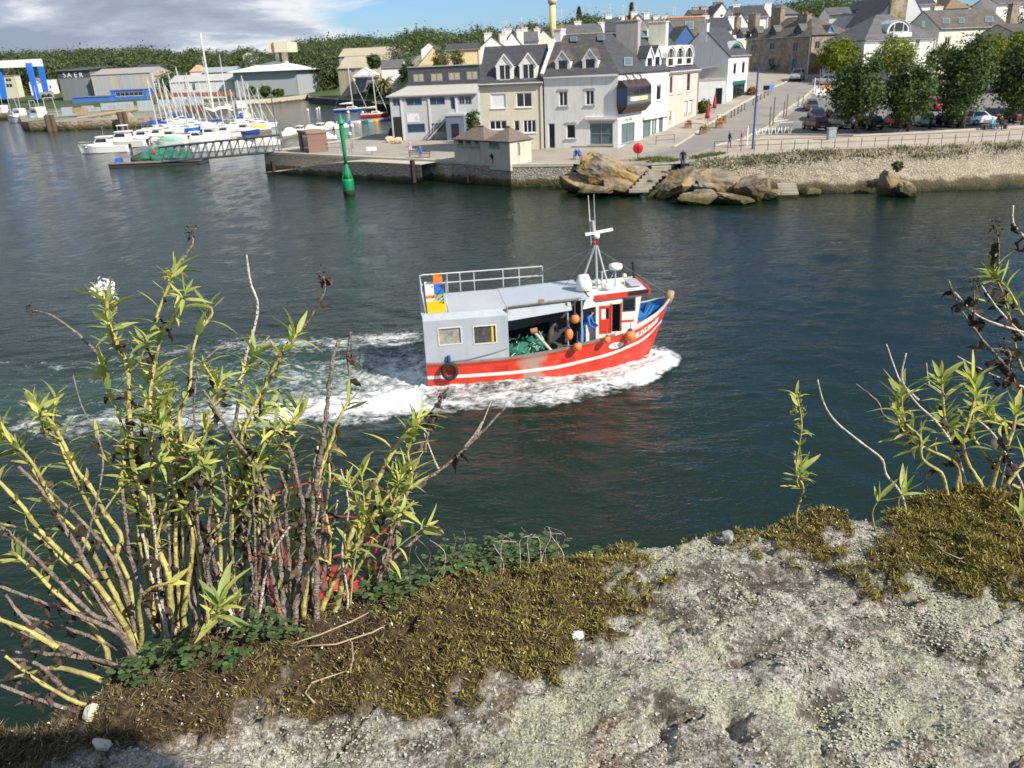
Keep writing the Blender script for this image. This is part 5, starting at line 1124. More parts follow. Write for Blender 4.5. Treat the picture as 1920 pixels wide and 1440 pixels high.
# boat hoist
hb_=M('hoist_blue',(.03,.17,.62),.45,.06); t=thing('boat_hoist','big blue and white travelling boat hoist at the shipyard','boat hoist'); Yh=450
def legbar(x0,y0,x1,y1,wpx,Y,m_,nm,d=1.8):
 a,b=PY(x0,y0,Y),PY(x1,y1,Y); k=Y/1480; mb=MB(); w_=wpx*k/2; mb.add([a+Vector((-w_*1.25,-d/2,0)),a+Vector((w_*1.25,-d/2,0)),a+Vector((w_*1.25,d/2,0)),a+Vector((-w_*1.25,d/2,0)),b+Vector((-w_,-d/2,0)),b+Vector((w_,-d/2,0)),b+Vector((w_,d/2,0)),b+Vector((-w_,d/2,0))],[(3,2,1,0),(4,5,6,7),(1,0,4,5),(2,1,5,6),(3,2,6,7),(0,3,7,4)]); return mb.build(nm,m_,t)
legbar(53,118,71,187,7,Yh,hb_,'leg'); legbar(75,122,87,176,7,Yh+14,hb_,'leg'); legbar(-3,128,8,186,8,Yh-2,hb_,'leg'); legbar(-28,128,-14,186,8,Yh+12,hb_,'leg')
for(x0,y0,x1,y1,Y,nm)in((-30,122,44,119,Yh-3,'top_beam'),(44,117,78,119,Yh+4,'side_beam')):
 a,b=PY(x0,y0,Y),PY(x1,y1,Y); mb=MB(); c=(a+b)/2; mb.box(c,((b-a).length,2.2,3.6),0,0); o=mb.build(nm,gel,t)
mb=MB(); mb.box(PY(88,178,Yh+10),(6,3,3)); mb.build('engine_box',concr,t)
for(x,y)in((71,190),(88,181),(8,190)):
 for dx in(-1.5,1.5):q=PY(x,y,Yh); mb=MB(); mb.lathe([(1.3,-.5),(1.3,.5)],(q.x+dx,q.y,q.z),12,axis='Y'); mb.build('wheel',blackm,t)
# pier clutter: screens, beams, rusty barrier, containers
grp='grey screens standing along the shipyard pier'; scm=M('screen_grey',(.38,.43,.47),.6,.06,.3)
def boxpx(name,label,cat,x0,y0,x1,y1,Y,dep,mat,group=None,ry=0.0):
 a,b=PY(x0,y1,Y),PY(x1,y0,Y); c=PY((x0+x1)/2,(y0+y1)/2,Y); mb=MB(); w_,h_=abs(b.x-a.x),abs(b.z-a.z); k=Y/1480
 mb.box((0,dep/2,0),((x1-x0)*k,dep,(y1-y0)*k)); o=mb.build(name,mat); o.location=c; o.rotation_euler=(0,ry,0); return tag(o,label,cat,group)
for i,(a,b,c,d,e)in enumerate([(116,202,135,216,'bare grey screen at the left end of the shipyard pier'),(155,199,174,209,'grey screen next to the rusty container on the pier'),(190,194,216,206,'grey screen between the concrete blocks on the pier'),(219,192,248,204,'grey screen with a red mark on the pier'),(259,190,284,208,'tall grey screen at the right end of the pier'),(300,187,345,198,'long pale screen behind the mast cluster'),(352,182,380,193,'pale screen below the workshop shed')]):
 boxpx('screen',e,'screen',a,b,c,d,262+i*6,.6,scm,grp)
boxpx('rusty_barrier','long rust brown barrier below the workshop shed','barrier',290,174,432,181,352,3,rustp,ry=R(1.5)); boxpx('rusty_container','tan and rust coloured container on the shipyard pier','container',136,203,152,213,256,4,M('container_tan',(.34,.25,.14),.8,.2,1)); boxpx('brown_stack','dark brown stack of boards beside the trimaran','stack',345,199,378,212,262,3,M('brown_boards',(.12,.07,.05),.8,.2))
t=thing('launching_beam','long weathered launching beam on trestles on the shipyard pier','beam'); mb=MB(); a,b=PY(146,222,244),PY(258,205,247); mb.bar(a,b,.7,4); mb.build('beam',M('beam_timber',(.3,.26,.17),.9,.2),t)
for s_ in(.1,.35,.6,.85):q=a.lerp(b,s_); mb=MB(); mb.box(q-Vector((0,0,1.2)),(2.2,1.5,1.6),taper=(.5,.8)); mb.build('trestle',M('trestle_concrete',(.36,.32,.22),.9,.2),t)
for i,(x,y,w_)in enumerate(((176,206,5),(210,202,7),(240,199,4))):boxpx('concrete_block',['concrete block beside the red cable drums on the pier','pale concrete block in the middle of the pier','small concrete block near the right end of the pier'][i],'block',x-w_,y-4,x+w_,y+3,258,2.5,concr,'concrete blocks on the pier')
# quay piles
for i,(x,y)in enumerate(((97,240),(106,239),(232,234),(241,233))):
 p=PZ(x,y+6,0); mb=MB(); mb.bar((0,0,-1),(0,0,4.2),.7,8); o=mb.build('mooring_pile',M('pile_wood',(.1,.075,.05),.9,.3)); o.location=(p.x,p.y-.9,0); tag(o,['thick timber pile left of the rusty pier wall','leaning timber pile beside the first one on the pier wall','timber pile at the right end of the rusty pier wall','outer timber pile next to the pale pier end'][i],'pile')
# gangway and pontoon
gt=M('gangway_steel',(.075,.095,.115),.5,.1); t=thing('gangway','long grey steel truss gangway leading down to the floating pontoon','gangway'); Rg=PZ(521,284,2.3); Lg=PZ(312,303,.9); dg_=(Lg-Rg); up=Vector((0,0,HT(Rg,254))); sdv=Vector((-dg_.y,dg_.x,0)).normalized()*.9
mb=MB(); slab(mb,[Rg+sdv,Lg+sdv,Lg-sdv,Rg-sdv],.12); mb.build('walkway',M('walkway_grey',(.2,.21,.22),.7,.1),t)
for s_ in(1,-1):
 o_=sdv*s_; mb=MB(); mb.bar(Rg+o_,Lg+o_,.12,6); mb.build('bottom_chord',gt,t); mb=MB(); mb.bar(Rg+o_+up,Lg+o_+up,.13,6); mb.build('top_chord',gt,t)
 for k in range(15):
  a=Rg.lerp(Lg,k/14)+o_; mb=MB(); mb.bar(a,a+up,.055,5); mb.build('truss_post',gt,t)
  if k<14:b=Rg.lerp(Lg,(k+1)/14)+o_; mb=MB(); mb.bar(a+up,b,.05,5); mb.build('diagonal',gt,t)
lp=MB(); p=PZ(524,286,2.2); lp.bar((0,0,0),(0,0,HT(p,166)),.07,6); o=lp.build('light_mast',gt); o.location=p; tag(o,'thin tall grey mast standing at the quay end of the gangway','mast')
pm=M('pontoon_dark',(.05,.055,.06),.8,.2); wood=M('pontoon_deck',(.24,.2,.16),.9,.15)
t=thing('pontoon','dark floating pontoon stacked with nets and fishing gear','pontoon'); a,b=PZ(204,314,0),PZ(374,307,0); a,b=Vector((a.x,a.y,0)),Vector((b.x,b.y,0)); d_=(b-a).normalized(); nn=Vector((-d_.y,d_.x,0)); LP=(b-a).length; az_=math.atan2(d_.y,d_.x)
mb=MB(); mb.box(a+d_*LP/2+nn*2,(LP,4,.8),0,az_); mb.build('float',pm,t); mb=MB(); mb.box(a+d_*LP/2+nn*2+Vector((0,0,.5)),(LP+.3,4.3,.16),0,az_); mb.build('deck',wood,t)
PON=a+d_*LP*.49+nn*1.2+Vector((0,0,.59))
netg=M('net_green',(.03,.16,.11),.95,.5,6,.8,20); ng2=M('net_dark',(.05,.06,.05),.95,.5,6,.8,20)
def pile(name,label,cat,c,sx,sy,sz,mat,seed):
 me=rock_mesh(name,seed,3,.45,[mat],1.0,.2); o=bpy.data.objects.new(name,me); link(o); o.location=c; o.scale=(sx,sy,sz); return tag(o,label,cat)
for i,(s_,wd,hh,mt_,lb)in enumerate([(.40,2.2,1.1,netg,'green net heap under the foot of the gangway'),(.56,2.6,1.3,netg,'large green net heap seen through the gangway'),(.30,1.3,.8,ng2,'brown and grey gear heap on the pontoon'),(.70,2.0,1.0,netg,'small green net heap near the end of the pontoon')]):pile('net_heap',lb,'net',a+d_*LP*s_+nn*2.4+Vector((0,0,.8)),wd,1.4,hh,mt_,40+i)
def crate_mesh(name,w_,d__,h,mat,parent=None):
 mb=MB(); t_=.03
 mb.box((0,0,t_/2),(w_,d__,t_))
 for s_ in(-1,1):mb.box((s_*(w_/2-t_/2),0,h/2+t_/2),(t_,d__,h-t_)); mb.box((0,s_*(d__/2-t_/2),h/2+t_/2),(w_-2*t_,t_,h-t_))
 return mb.build(name,mat,parent)
cb={n:M('crate_'+n,c,.5,.08,3)for n,c in dict(blue=(.03,.16,.6),red=(.5,.06,.05),white=(.72,.73,.74),yellow=(.75,.50,.015),orange=(.75,.2,.04),green=(.02,.16,.1),paleblue=(.2,.42,.7),lime=(.42,.45,.04),grey=(.3,.33,.38)).items()}
for i,(s_,cn_,lb)in enumerate([(.10,'blue','blue fish crate at the bare end of the pontoon'),(.115,'red','red crate behind the blue one on the pontoon'),(.17,'grey','grey crate beside the red crate on the pontoon'),(.20,'green','green crate stack corner on the pontoon')]):
 o=crate_mesh('crate',1.3,.9,.6,cb[cn_]); o.location=a+d_*LP*s_+nn*(1.2+.9*(i%2))+Vector((0,0,.59)); o.rotation_euler=(0,0,az_); tag(o,lb,'crate','crates on the floating pontoon')
for i,(s_,lb)in enumerate([(.36,'grey metal locker with white label on the pontoon'),(.46,'pale grey locker beside the labelled one on the pontoon')]):
 mb=MB(); mb.box((0,0,1),(1.7,1,2)); o=mb.build('locker',concr if i else M('locker_grey',(.22,.24,.26),.6)); o.location=a+d_*LP*s_+nn*3.2+Vector((0,0,.59)); o.rotation_euler=(0,0,az_); tag(o,lb,'locker')
# finger dock behind
t=thing('marina_dock','long floating dock between the rows of white boats','dock'); mb=MB(); a2,b2=PZ(252,262),PZ(505,247); slab(mb,[a2+Vector((0,0,.5)),b2+Vector((0,0,.5)),b2+Vector((0,2,.5)),a2+Vector((0,2,.5))],.5); mb.build('deck',wood,t)
t=thing('dinghy_dock','narrow floating dock with coloured dinghies along its side','dock'); mb=MB(); a2,b2=PZ(530,262),PZ(640,232); c2=PZ(752,222); slab(mb,[a2+Vector((0,0,.4)),b2+Vector((0,0,.4)),b2+Vector((0,1.6,.4)),a2+Vector((0,1.6,.4))],.5); slab(mb,[b2+Vector((0.1,0,.42)),c2+Vector((0,0,.42)),c2+Vector((0,1.6,.42)),b2+Vector((.1,1.6,.42))],.5); mb.build('deck',wood,t)
for i,(x,y,cn_,lb)in enumerate([(652,231,'blue','royal blue dinghy first in line right of the beacon'),(668,231,'white','white dinghy second in line along the dock'),(681,230,'green','dark green dinghy before the pale blue one'),(690,229,'paleblue','pale blue dinghy beside the yellow one'),(702,228,'yellow','bright yellow dinghy on the dock'),(717,227,'grey','grey dinghy right of the yellow one'),(731,226,'blue','blue dinghy left of the blue post'),(744,225,'blue','blue dinghy at the grey office end of the dock')]):
 t=thing('dinghy',lb,'dinghy',group='dinghies along the floating dock'); mb=MB(); loft(mb,2.6,1.3,.5,.5,.8,.2); mb.build('hull',[cb[cn_]]*4,t); mb=MB(); mb.box((0,0,.5),(.3,1.0,.08)); mb.build('thwart',gel,t); place(t,x,y,8+4*(i%3))
for i,(x,y,lb)in enumerate([(577,208,'white mooring buoy nearest the shore in the basin'),(594,206,'white mooring buoy of a close pair in the basin'),(598,204,'second white mooring buoy of the close pair'),(653,212,'white mooring buoy in front of the blue sailboat'),(680,213,'white mooring buoy between the two moored sailboats'),(690,219,'white mooring buoy at the bow of the red sailboat'),(656,254,'white mooring buoy right of the green mesh plate'),(660,238,'white mooring buoy under the blue dinghy')]):
 mb=MB(); mb.ball((0,0,.25),.45,10,6); o=mb.build('mooring_buoy',gel); o.location=PZ(x,y); tag(o,lb,'buoy','white mooring buoys in the basin')
place(motorboat(7,gel,'white motorboat parked ashore on the slipway','cruiser'),632,170,185,2.6); place(sailboat(8,gel,gel,'white sailboat laid up ashore on the slipway',10),672,178,4,2.4); 
t=motorboat(7,hullb,'boat under a dark blue tarpaulin beside the cannery','covered',top=M('tarp_blue',(.02,.04,.2),.7)); place(t,622,163,90,3)
# hut on the quay
A=PZ(563,284,2.2); B=PZ(580,288,2.2); hw=M('hut_boards',(.20,.13,.10),.85,.15,1,stretch=(.3,.3,8)); hu=House('quay_hut','brown boarded hut standing at the head of the gangway',A,B,2.6,A.z+HT(A,247),hw,M('hut_roof',(.26,.17,.13),.8),'flat',over=.12,cat='hut',front=[(565,252,577,282,dict(door=1,g='d',frame=M('hut_door',(.13,.1,.09),.8)))])
# green beacon
gb=M('beacon_green',(.008,.23,.10),.45,.12,1.5,dirt=.25); p=PZ(655,364,0); t=thing('channel_beacon','tall green starboard channel beacon leaning out of the water','beacon',p); k=84.5/1480; hz=lambda py:HT(Vector((p.x,p.y,0)),py)
mb=MB(); mb.lathe([(.60,-1),(.60,hz(338)),(.56,hz(335))],n=16); mb.build('base',gb,t); mb=MB(); mb.lathe([(.5,hz(334.9)),(.36,hz(325)),(.17,hz(308)),(.12,hz(308)+.2)],n=14); mb.build('shoulder',gb,t)
mb=MB(); mb.lathe([(.17,hz(309)),(.2,hz(280)),(.27,hz(240)),(.2,hz(226))],n=10); mb.build('spar',gb,t); mb=MB(); mb.lathe([(.42,hz(232)),(.40,hz(230)),(.02,hz(213))],n=12); mb.build('cone_topmark',gb,t)
mb=MB(); z0,z1=hz(262),hz(243)
for i in range(6):mb.bar((.3+i*.13,0,z0),(.3+i*.13,0,z1),.02,4)
for i in range(6):mb.bar((.25,.02,z0+(z1-z0)*i/5),(1.0,.02,z0+(z1-z0)*i/5),.02,4)
o=mb.build('reflector_grid',gb,t); o['kind']='stuff'
for s_ in range(4):
 a=s_*math.pi/2+.4; mb=MB(); mb.add([(.58*math.cos(a),.58*math.sin(a),hz(336)),(.2*math.cos(a),.2*math.sin(a),hz(309)),(.2*math.cos(a),.2*math.sin(a),hz(325)),(.58*math.cos(a+.1),.58*math.sin(a+.1),hz(336)),(.2*math.cos(a+.1),.2*math.sin(a+.1),hz(309))],[(0,1,2),(3,2,4),(0,3,4,1)]); mb.build('fin',gb,t)
mb=MB(); mb.lathe([(.615,-.2),(.615,.35),(.605,.5)],n=16); mb.build('weed_band',M('weed',(.03,.035,.012),.9,.4,4),t)
# ================================================================== vegetation of the town
def leafmat(name,c1,c2,c3=None,tr=0.25):
 mt=bpy.data.materials.new(name); mt.use_nodes=True; t=mt.node_tree; b=t.nodes['Principled BSDF']; b.inputs['Roughness'].default_value=0.6; b.inputs['Specular IOR Level'].default_value=0.25
 g=t.nodes.new('ShaderNodeNewGeometry'); n=t.nodes.new('ShaderNodeTexNoise'); n.inputs['Scale'].default_value=0.55; n.inputs['Detail'].default_value=4; t.links.new(g.outputs['Position'],n.inputs[0])
 f=mth(t,'ADD',mth(t,'MULTIPLY',g.outputs['Random Per Island'],0.45),mth(t,'MULTIPLY',n.outputs[0],0.55))
 st=[(0.28,c1),(0.68,c2)]+([(0.8,c3)]if c3 else[]); c=ramp(t,f,st); t.links.new(c,b.inputs['Base Color'])
 tl=t.nodes.new('ShaderNodeBsdfTranslucent'); t.links.new(mixc(t,1.0,c,(1.3,1.5,.7),'MULTIPLY'),tl.inputs[0]); mx=t.nodes.new('ShaderNodeMixShader'); mx.inputs[0].default_value=tr
 t.links.new(b.outputs[0],mx.inputs[1]); t.links.new(tl.outputs[0],mx.inputs[2]); t.links.new(mx.outputs[0],t.nodes['Material Output'].inputs[0]); return mt
LFD=leafmat('leaf_dark',(.03,.06,.016),(.082,.125,.034)); LFY=leafmat('leaf_lime',(.09,.13,.012),(.22,.25,.02),(.34,.30,.03)); LFF=leafmat('leaf_forest',(.05,.075,.034),(.11,.14,.062)); LFO=leafmat('leaf_olive',(.07,.085,.03),(.17,.16,.06)); LFG=leafmat('leaf_garden',(.035,.07,.015),(.09,.14,.03))
bark=M('bark',(.13,.105,.08),.9,.3,3,.5,10)
def leaf_cloud(c,rx,ry,rz,ncl,nlf,size,seed,shell=0.55,clr=0.3,ragged=.25):
 rs=np.random.RandomState(seed); d=rs.normal(size=(ncl,3)); d /= np.linalg.norm(d,axis=1)[:,None]
 r=shell+(1-shell)*rs.rand(ncl)**.6; r *= 1+rs.normal(0,ragged,ncl)*.5; cc=d*r[:,None]*np.array([rx,ry,rz]); cr_=clr*min(rx,rz)*rs.uniform(.6,1.3,ncl)
 P=np.repeat(cc,nlf,0)+rs.normal(size=(ncl*nlf,3))*np.repeat(cr_,nlf)[:,None]*.55; n=len(P)
 nr=P/np.array([rx,ry,rz])+rs.normal(size=(n,3))*.8; nr[:,2]+=.4; nr /= np.linalg.norm(nr,axis=1)[:,None]
 a=np.cross(nr,rs.normal(size=(n,3))); a /= np.linalg.norm(a,axis=1)[:,None]; b=np.cross(nr,a); s=size*rs.uniform(.6,1.35,n)[:,None]
 P=P+np.asarray(c); V=np.stack([P-a*s,P-b*s*.55,P+a*s,P+b*s*.55],1).reshape(-1,3); F=np.arange(4*n).reshape(-1,4); return V,F
def merge(L):
 vs_,fs_,k=[],[],0
 for V,F in L:vs_.append(V); fs_.append(F+k); k+=len(V)
 return np.concatenate(vs_),np.concatenate(fs_)
def tree(label,base,crown,mat,seed,cat='tree',name='tree',group=None,n=(170,30),size=.16,rz_=None,trunk=True,shell=.5,ragged=.25,Y=None):
 """base = px of trunk foot, crown = px box x0,y0,x1,y1"""
 P=G(*base)if Y is None else PY(base[0],base[1],Y); Y=P.y; k=Y/1480*1.02; t=thing(name,label,cat,P,group=group)
 x0,y0,x1,y1=crown; c=PY((x0+x1)/2,(y0+y1)/2,Y)-P; rx,rz=(x1-x0)/2*k*.74,(y1-y0)/2*k*.8
 V,F=leaf_cloud((c.x,0,c.z),rx,rx,rz,n[0],n[1],size,seed,shell,.34,ragged); o=np_obj('crown',V,F,mat,t)
 if trunk:
  mb=MB(); h=c.z; mb.tube([(0,0,-.3),(0,0,h*.3),(c.x*.6,0,h*.8),(c.x,0,h+rz*.3)],[.17+.02*rx,.14+.015*rx,.1,.04],8)
  for i in range(5):
   a=i*1.3+seed; mb.tube([(c.x*.3,0,h*(.45+.08*i)),(c.x*.6+.45*rx*math.cos(a),.45*rx*math.sin(a),h*(.6+.12*i)),(c.x+.7*rx*math.cos(a),.7*rx*math.sin(a),h*(.75+.12*i))],[.07,.05,.02],6)
  mb.build('trunk',bark,t)
 return t
GT='round trees along the car park'
for a in[('dark leafy tree nearest the street in the front row of the car park',(1604,249),(1556,110,1662,232),1),('dark leafy tree behind the grey bin, second in the front row',(1702,247),(1658,118,1756,226),2),('tall dark tree beside the two people on the bench',(1805,241),(1752,74,1862,222),3),('dark tree at the end of the front row by the frame edge',(1916,237),(1862,78,1968,212),4)]:
 tree(a[0],a[1],a[2],LFD,a[3],group=GT,n=(200,46),size=.17,ragged=.4)
for a in[('yellow green tree in front of the stone house corner',(1571,152),(1527,76,1612,134),5,LFY,1),('bright yellow green tree in front of the arched dormer house',(1676,148),(1622,70,1726,136),6,LFY,1),('thin sparse reddish tree between the white and the pale green house',(1753,154),(1732,84,1792,130),7,LFO,.4),('yellow green tree in front of the long pale house',(1852,148),(1826,70,1892,132),8,LFY,1),('yellowing tree at the far end of the back row',(1908,146),(1884,62,1940,124),9,LFY,1)]:
 tree(a[0],a[1],a[2],a[4],a[3],group=GT,n=(int(170*a[5]),36),size=.2)
for lb,b,c,m_,s_,Y in[('dark bush between the grey office and the cream house',(890,262),(872,205,906,262),LFD,11,112),('round green shrub at the end of the pink house',(1318,212),(1305,186,1334,214),LFG,12,None),('slim tree in front of the yellow wall',(857,125),(842,92,874,126),LFO,13,165),('grey green tree in front of the yellow gable',(826,125),(806,88,846,128),LFO,14,168),
('tree standing against the cannery roof',(703,128),(688,102,716,128),LFD,15,300),('leafy bush right of the small garden house',(757,165),(744,112,786,172),LFG,16,255),('round clipped dark bush by the slipway lawn',(698,177),(686,157,714,176),LFD,17,285),('bush in front of the hangar wall on the left',(472,182),(463,162,480,180),LFG,18,335),('bushy shrub in front of the hangar wall',(497,182),(485,161,510,182),LFG,19,340),('low hedge along the hangar wall',(520,182),(508,167,534,180),LFG,20,345),
('orange flowering bush below the stone house',(1409,178),(1401,164,1418,180),M('leaf_russet',(.22,.11,.04),.8,.5,6),21,None),('green shrub beside the stone house wall',(1462,133),(1440,116,1478,134),LFG,22,None),('dark hedge below the stone house windows',(1445,130),(1420,119,1450,134),LFD,23,None),('bushy plant on top of the upright rock by the sea wall',(1683,316),(1674,303,1694,318),LFO,24,71)]:
 tree(lb,b,c,m_,s_,'shrub','shrub',n=(70,24),size=.14 if(Y or 100)<200 else .4,trunk=True,Y=Y)
# palm
P=PY(722,178,272); t=thing('palm_tree','bushy palm tree beside the slipway lawn','palm tree',P); mb=MB(); mb.tube([(0,0,-.5),(0,0,3.2)],[.5,.4],10); mb.build('trunk',bark,t); plm=leafmat('leaf_palm',(.06,.08,.03),(.2,.2,.07))
for i in range(34):
 a=i*2.4; e=R(75-3.2*i); L=4.0; mb=MB(); pts=[]
 for k in range(7):
  s=k/6; ee=e-s*1.1; pts.append(Vector((math.cos(a)*L*s*math.cos(e-s*.6),math.sin(a)*L*s*math.cos(e-s*.6),3.4+L*s*math.sin(e-s*.75))))
 sd=Vector((-math.sin(a),math.cos(a),0))
 for k in range(6):
  w0,w1=.45*math.sin(math.pi*min(1,(k+.35)/6.5)),.45*math.sin(math.pi*min(1,(k+1.35)/6.5)); dz=Vector((0,0,-.25))
  mb.add([pts[k],pts[k+1],pts[k+1]+sd*w1+dz,pts[k]+sd*w0+dz],[(0,1,2,3)]); mb.add([pts[k],pts[k+1],pts[k+1]-sd*w1+dz,pts[k]-sd*w0+dz],[(3,2,1,0)])
 mb.build('frond',plm,t)
# far woods: crowns spread over the hills, one mass
rs=np.random.RandomState(11); L=[]; cnt=0
def wood(px0,px1,Y0,Y1,n,r0,r1,hmul=1.0,seed=0,top=None,sz=1.0):
 global cnt
 for i in range(n):
  Y=rs.uniform(Y0,Y1); px=rs.uniform(px0,px1); x=Pd(px,Y,zg(0,Y)+5).x; z=zg(x,Y); r=rs.uniform(r0,r1); h=r*rs.uniform(1.0,1.5)*hmul
  zc=z+h*.75
  if top is not None:
   tz=PY(px,np.interp(px,[q[0]for q in top],[q[1]for q in top]),Y).z
   if zc+h*.85>tz:zc=tz-h*.85-rs.uniform(0,2.0)
  cnt+=1; L.append(leaf_cloud((x,Y,zc),r*.85,r*.85,h*.8,46,11,(.12+Y*.0011)*sz,1000+cnt,.7,.36,.08))
SKY=[(-60,100),(40,96),(120,92),(250,88),(300,92),(330,100),(350,92),(372,92),(400,98),(440,98),(458,86),(475,95),(510,99)]
wood(-60,300,520,640,150,7,11,1,top=SKY); wood(-60,520,640,760,190,8,12,1.1,top=SKY)
wood(290,520,500,640,80,7,10,1,top=SKY); wood(290,335,430,470,14,4,6)
S2=[(530,88),(560,76),(600,68),(650,64),(700,68),(740,70),(760,58),(790,50),(830,54),(870,60),(900,46),(930,56),(960,50),(1000,40),(1030,44),(1060,36),(1100,24),(1140,28),(1170,24),(1200,28),(1260,34),(1320,38)]
wood(530,640,420,470,60,7,10,1.1,top=S2); wood(540,760,480,620,110,7,11,1,top=S2); wood(740,1330,300,420,210,5,8,1.1,top=S2)
S3=[(1440,6),(1480,-8),(1540,-14),(1600,-10),(1700,-20),(1950,-20)]; wood(1440,1620,215,290,70,4.5,7,1.1,top=S3); wood(1330,1400,300,330,16,4,6,1,top=[(1330,12),(1400,12)]); wood(1895,1960,160,175,6,4,5,1)
V,F=merge(L); o=np_obj('forest',V,F,LFF); o['kind']='stuff'
for lb,px,y0,y1,Y in[('dark pointed conifer on the skyline right of the lighthouse',1086,58,12,330),('tall pointed conifer on the skyline above the corner house chimney',1183,50,4,330)]:
 P=Pd(px,Y,20); z0,z1=zat(px,y0,Y),zat(px,y1,Y); h=z1-z0; t=thing('conifer',lb,'tree',(P.x,Y,z0)); rs2=np.random.RandomState(px); Lc=[]
 for k in range(16):s=k/16; Lc.append(leaf_cloud((0,0,h*(.12+.88*s)),(1-s)*h*.2+.2,(1-s)*h*.2+.2,h*.035,14,8,.5,px+k,.2,.5))
 V,F=merge(Lc); np_obj('crown',V,F,LFF,t); mb=MB(); mb.bar((0,0,-8),(0,0,h*.7),.4,6); mb.build('trunk',bark,t)
# grass and weeds on the quay by the rocks and along the sea wall
def tufts(name,pts,n,hgt,mat,seed,wd=.03):
 rs=np.random.RandomState(seed); pts=np.asarray(pts,float); I=rs.randint(0,len(pts),n); P=pts[I]+rs.normal(size=(n,3))*np.array([.5,.4,.06]); a=rs.uniform(0,6.28,n); d=np.stack([np.cos(a),np.sin(a),0*a],1); h=hgt*rs.uniform(.5,1.4,n)
 T=P+np.stack([rs.normal(0,.35,n)*h,rs.normal(0,.35,n)*h,h],1); V=np.stack([P-d*wd,P+d*wd,T],1).reshape(-1,3); return np_obj(name,V,np.arange(3*n).reshape(-1,3),mat)
gp=[]
for s in np.linspace(0,1,400):gp+=[sw_pt(float(s),rnd.uniform(.84,1.0))+Vector((0,0,.02))]if noise.noise(Vector((s*40,7,1)))>.12 else[]
for s in np.linspace(.0,.30,420):gp+=[sw_pt(float(s),rnd.uniform(.74,1.0))]if noise.noise(Vector((s*90,3,1)))>-.1 or s<.1 else[]
o=tufts('sea_wall_weeds',gp,5200,.24,M('weed_dry',(.16,.13,.05),.9,.5,.8,col2=(.07,.10,.02),thr=(.45,.55)),5,.05); o['kind']='stuff'
gp=[G(a,b)for a,b in((1205,300),(1225,298),(1245,299),(1232,303),(1262,302),(1310,296),(1330,292),(1345,290))]; o=tufts('quay_grass',gp,2600,.22,M('grass_quay',(.10,.13,.03),.9,.4,1),6,.04); o['kind']='stuff'
gp=[PY(x,y,271)for x,y in((715,178),(725,180),(700,184),(735,186),(712,188))]; 
lawn=MB(); P_=[PZ(a,b,2.45)for a,b in((690,184),(733,181),(733,196),(700,194))]; lawn.add(P_,[(0,1,2,3)]if(P_[1]-P_[0]).cross(P_[2]-P_[0]).z>0 else[(3,2,1,0)]); o=lawn.build('lawn',M('lawn_green',(.13,.17,.045),.9,.25,.2)); o['kind']='structure'
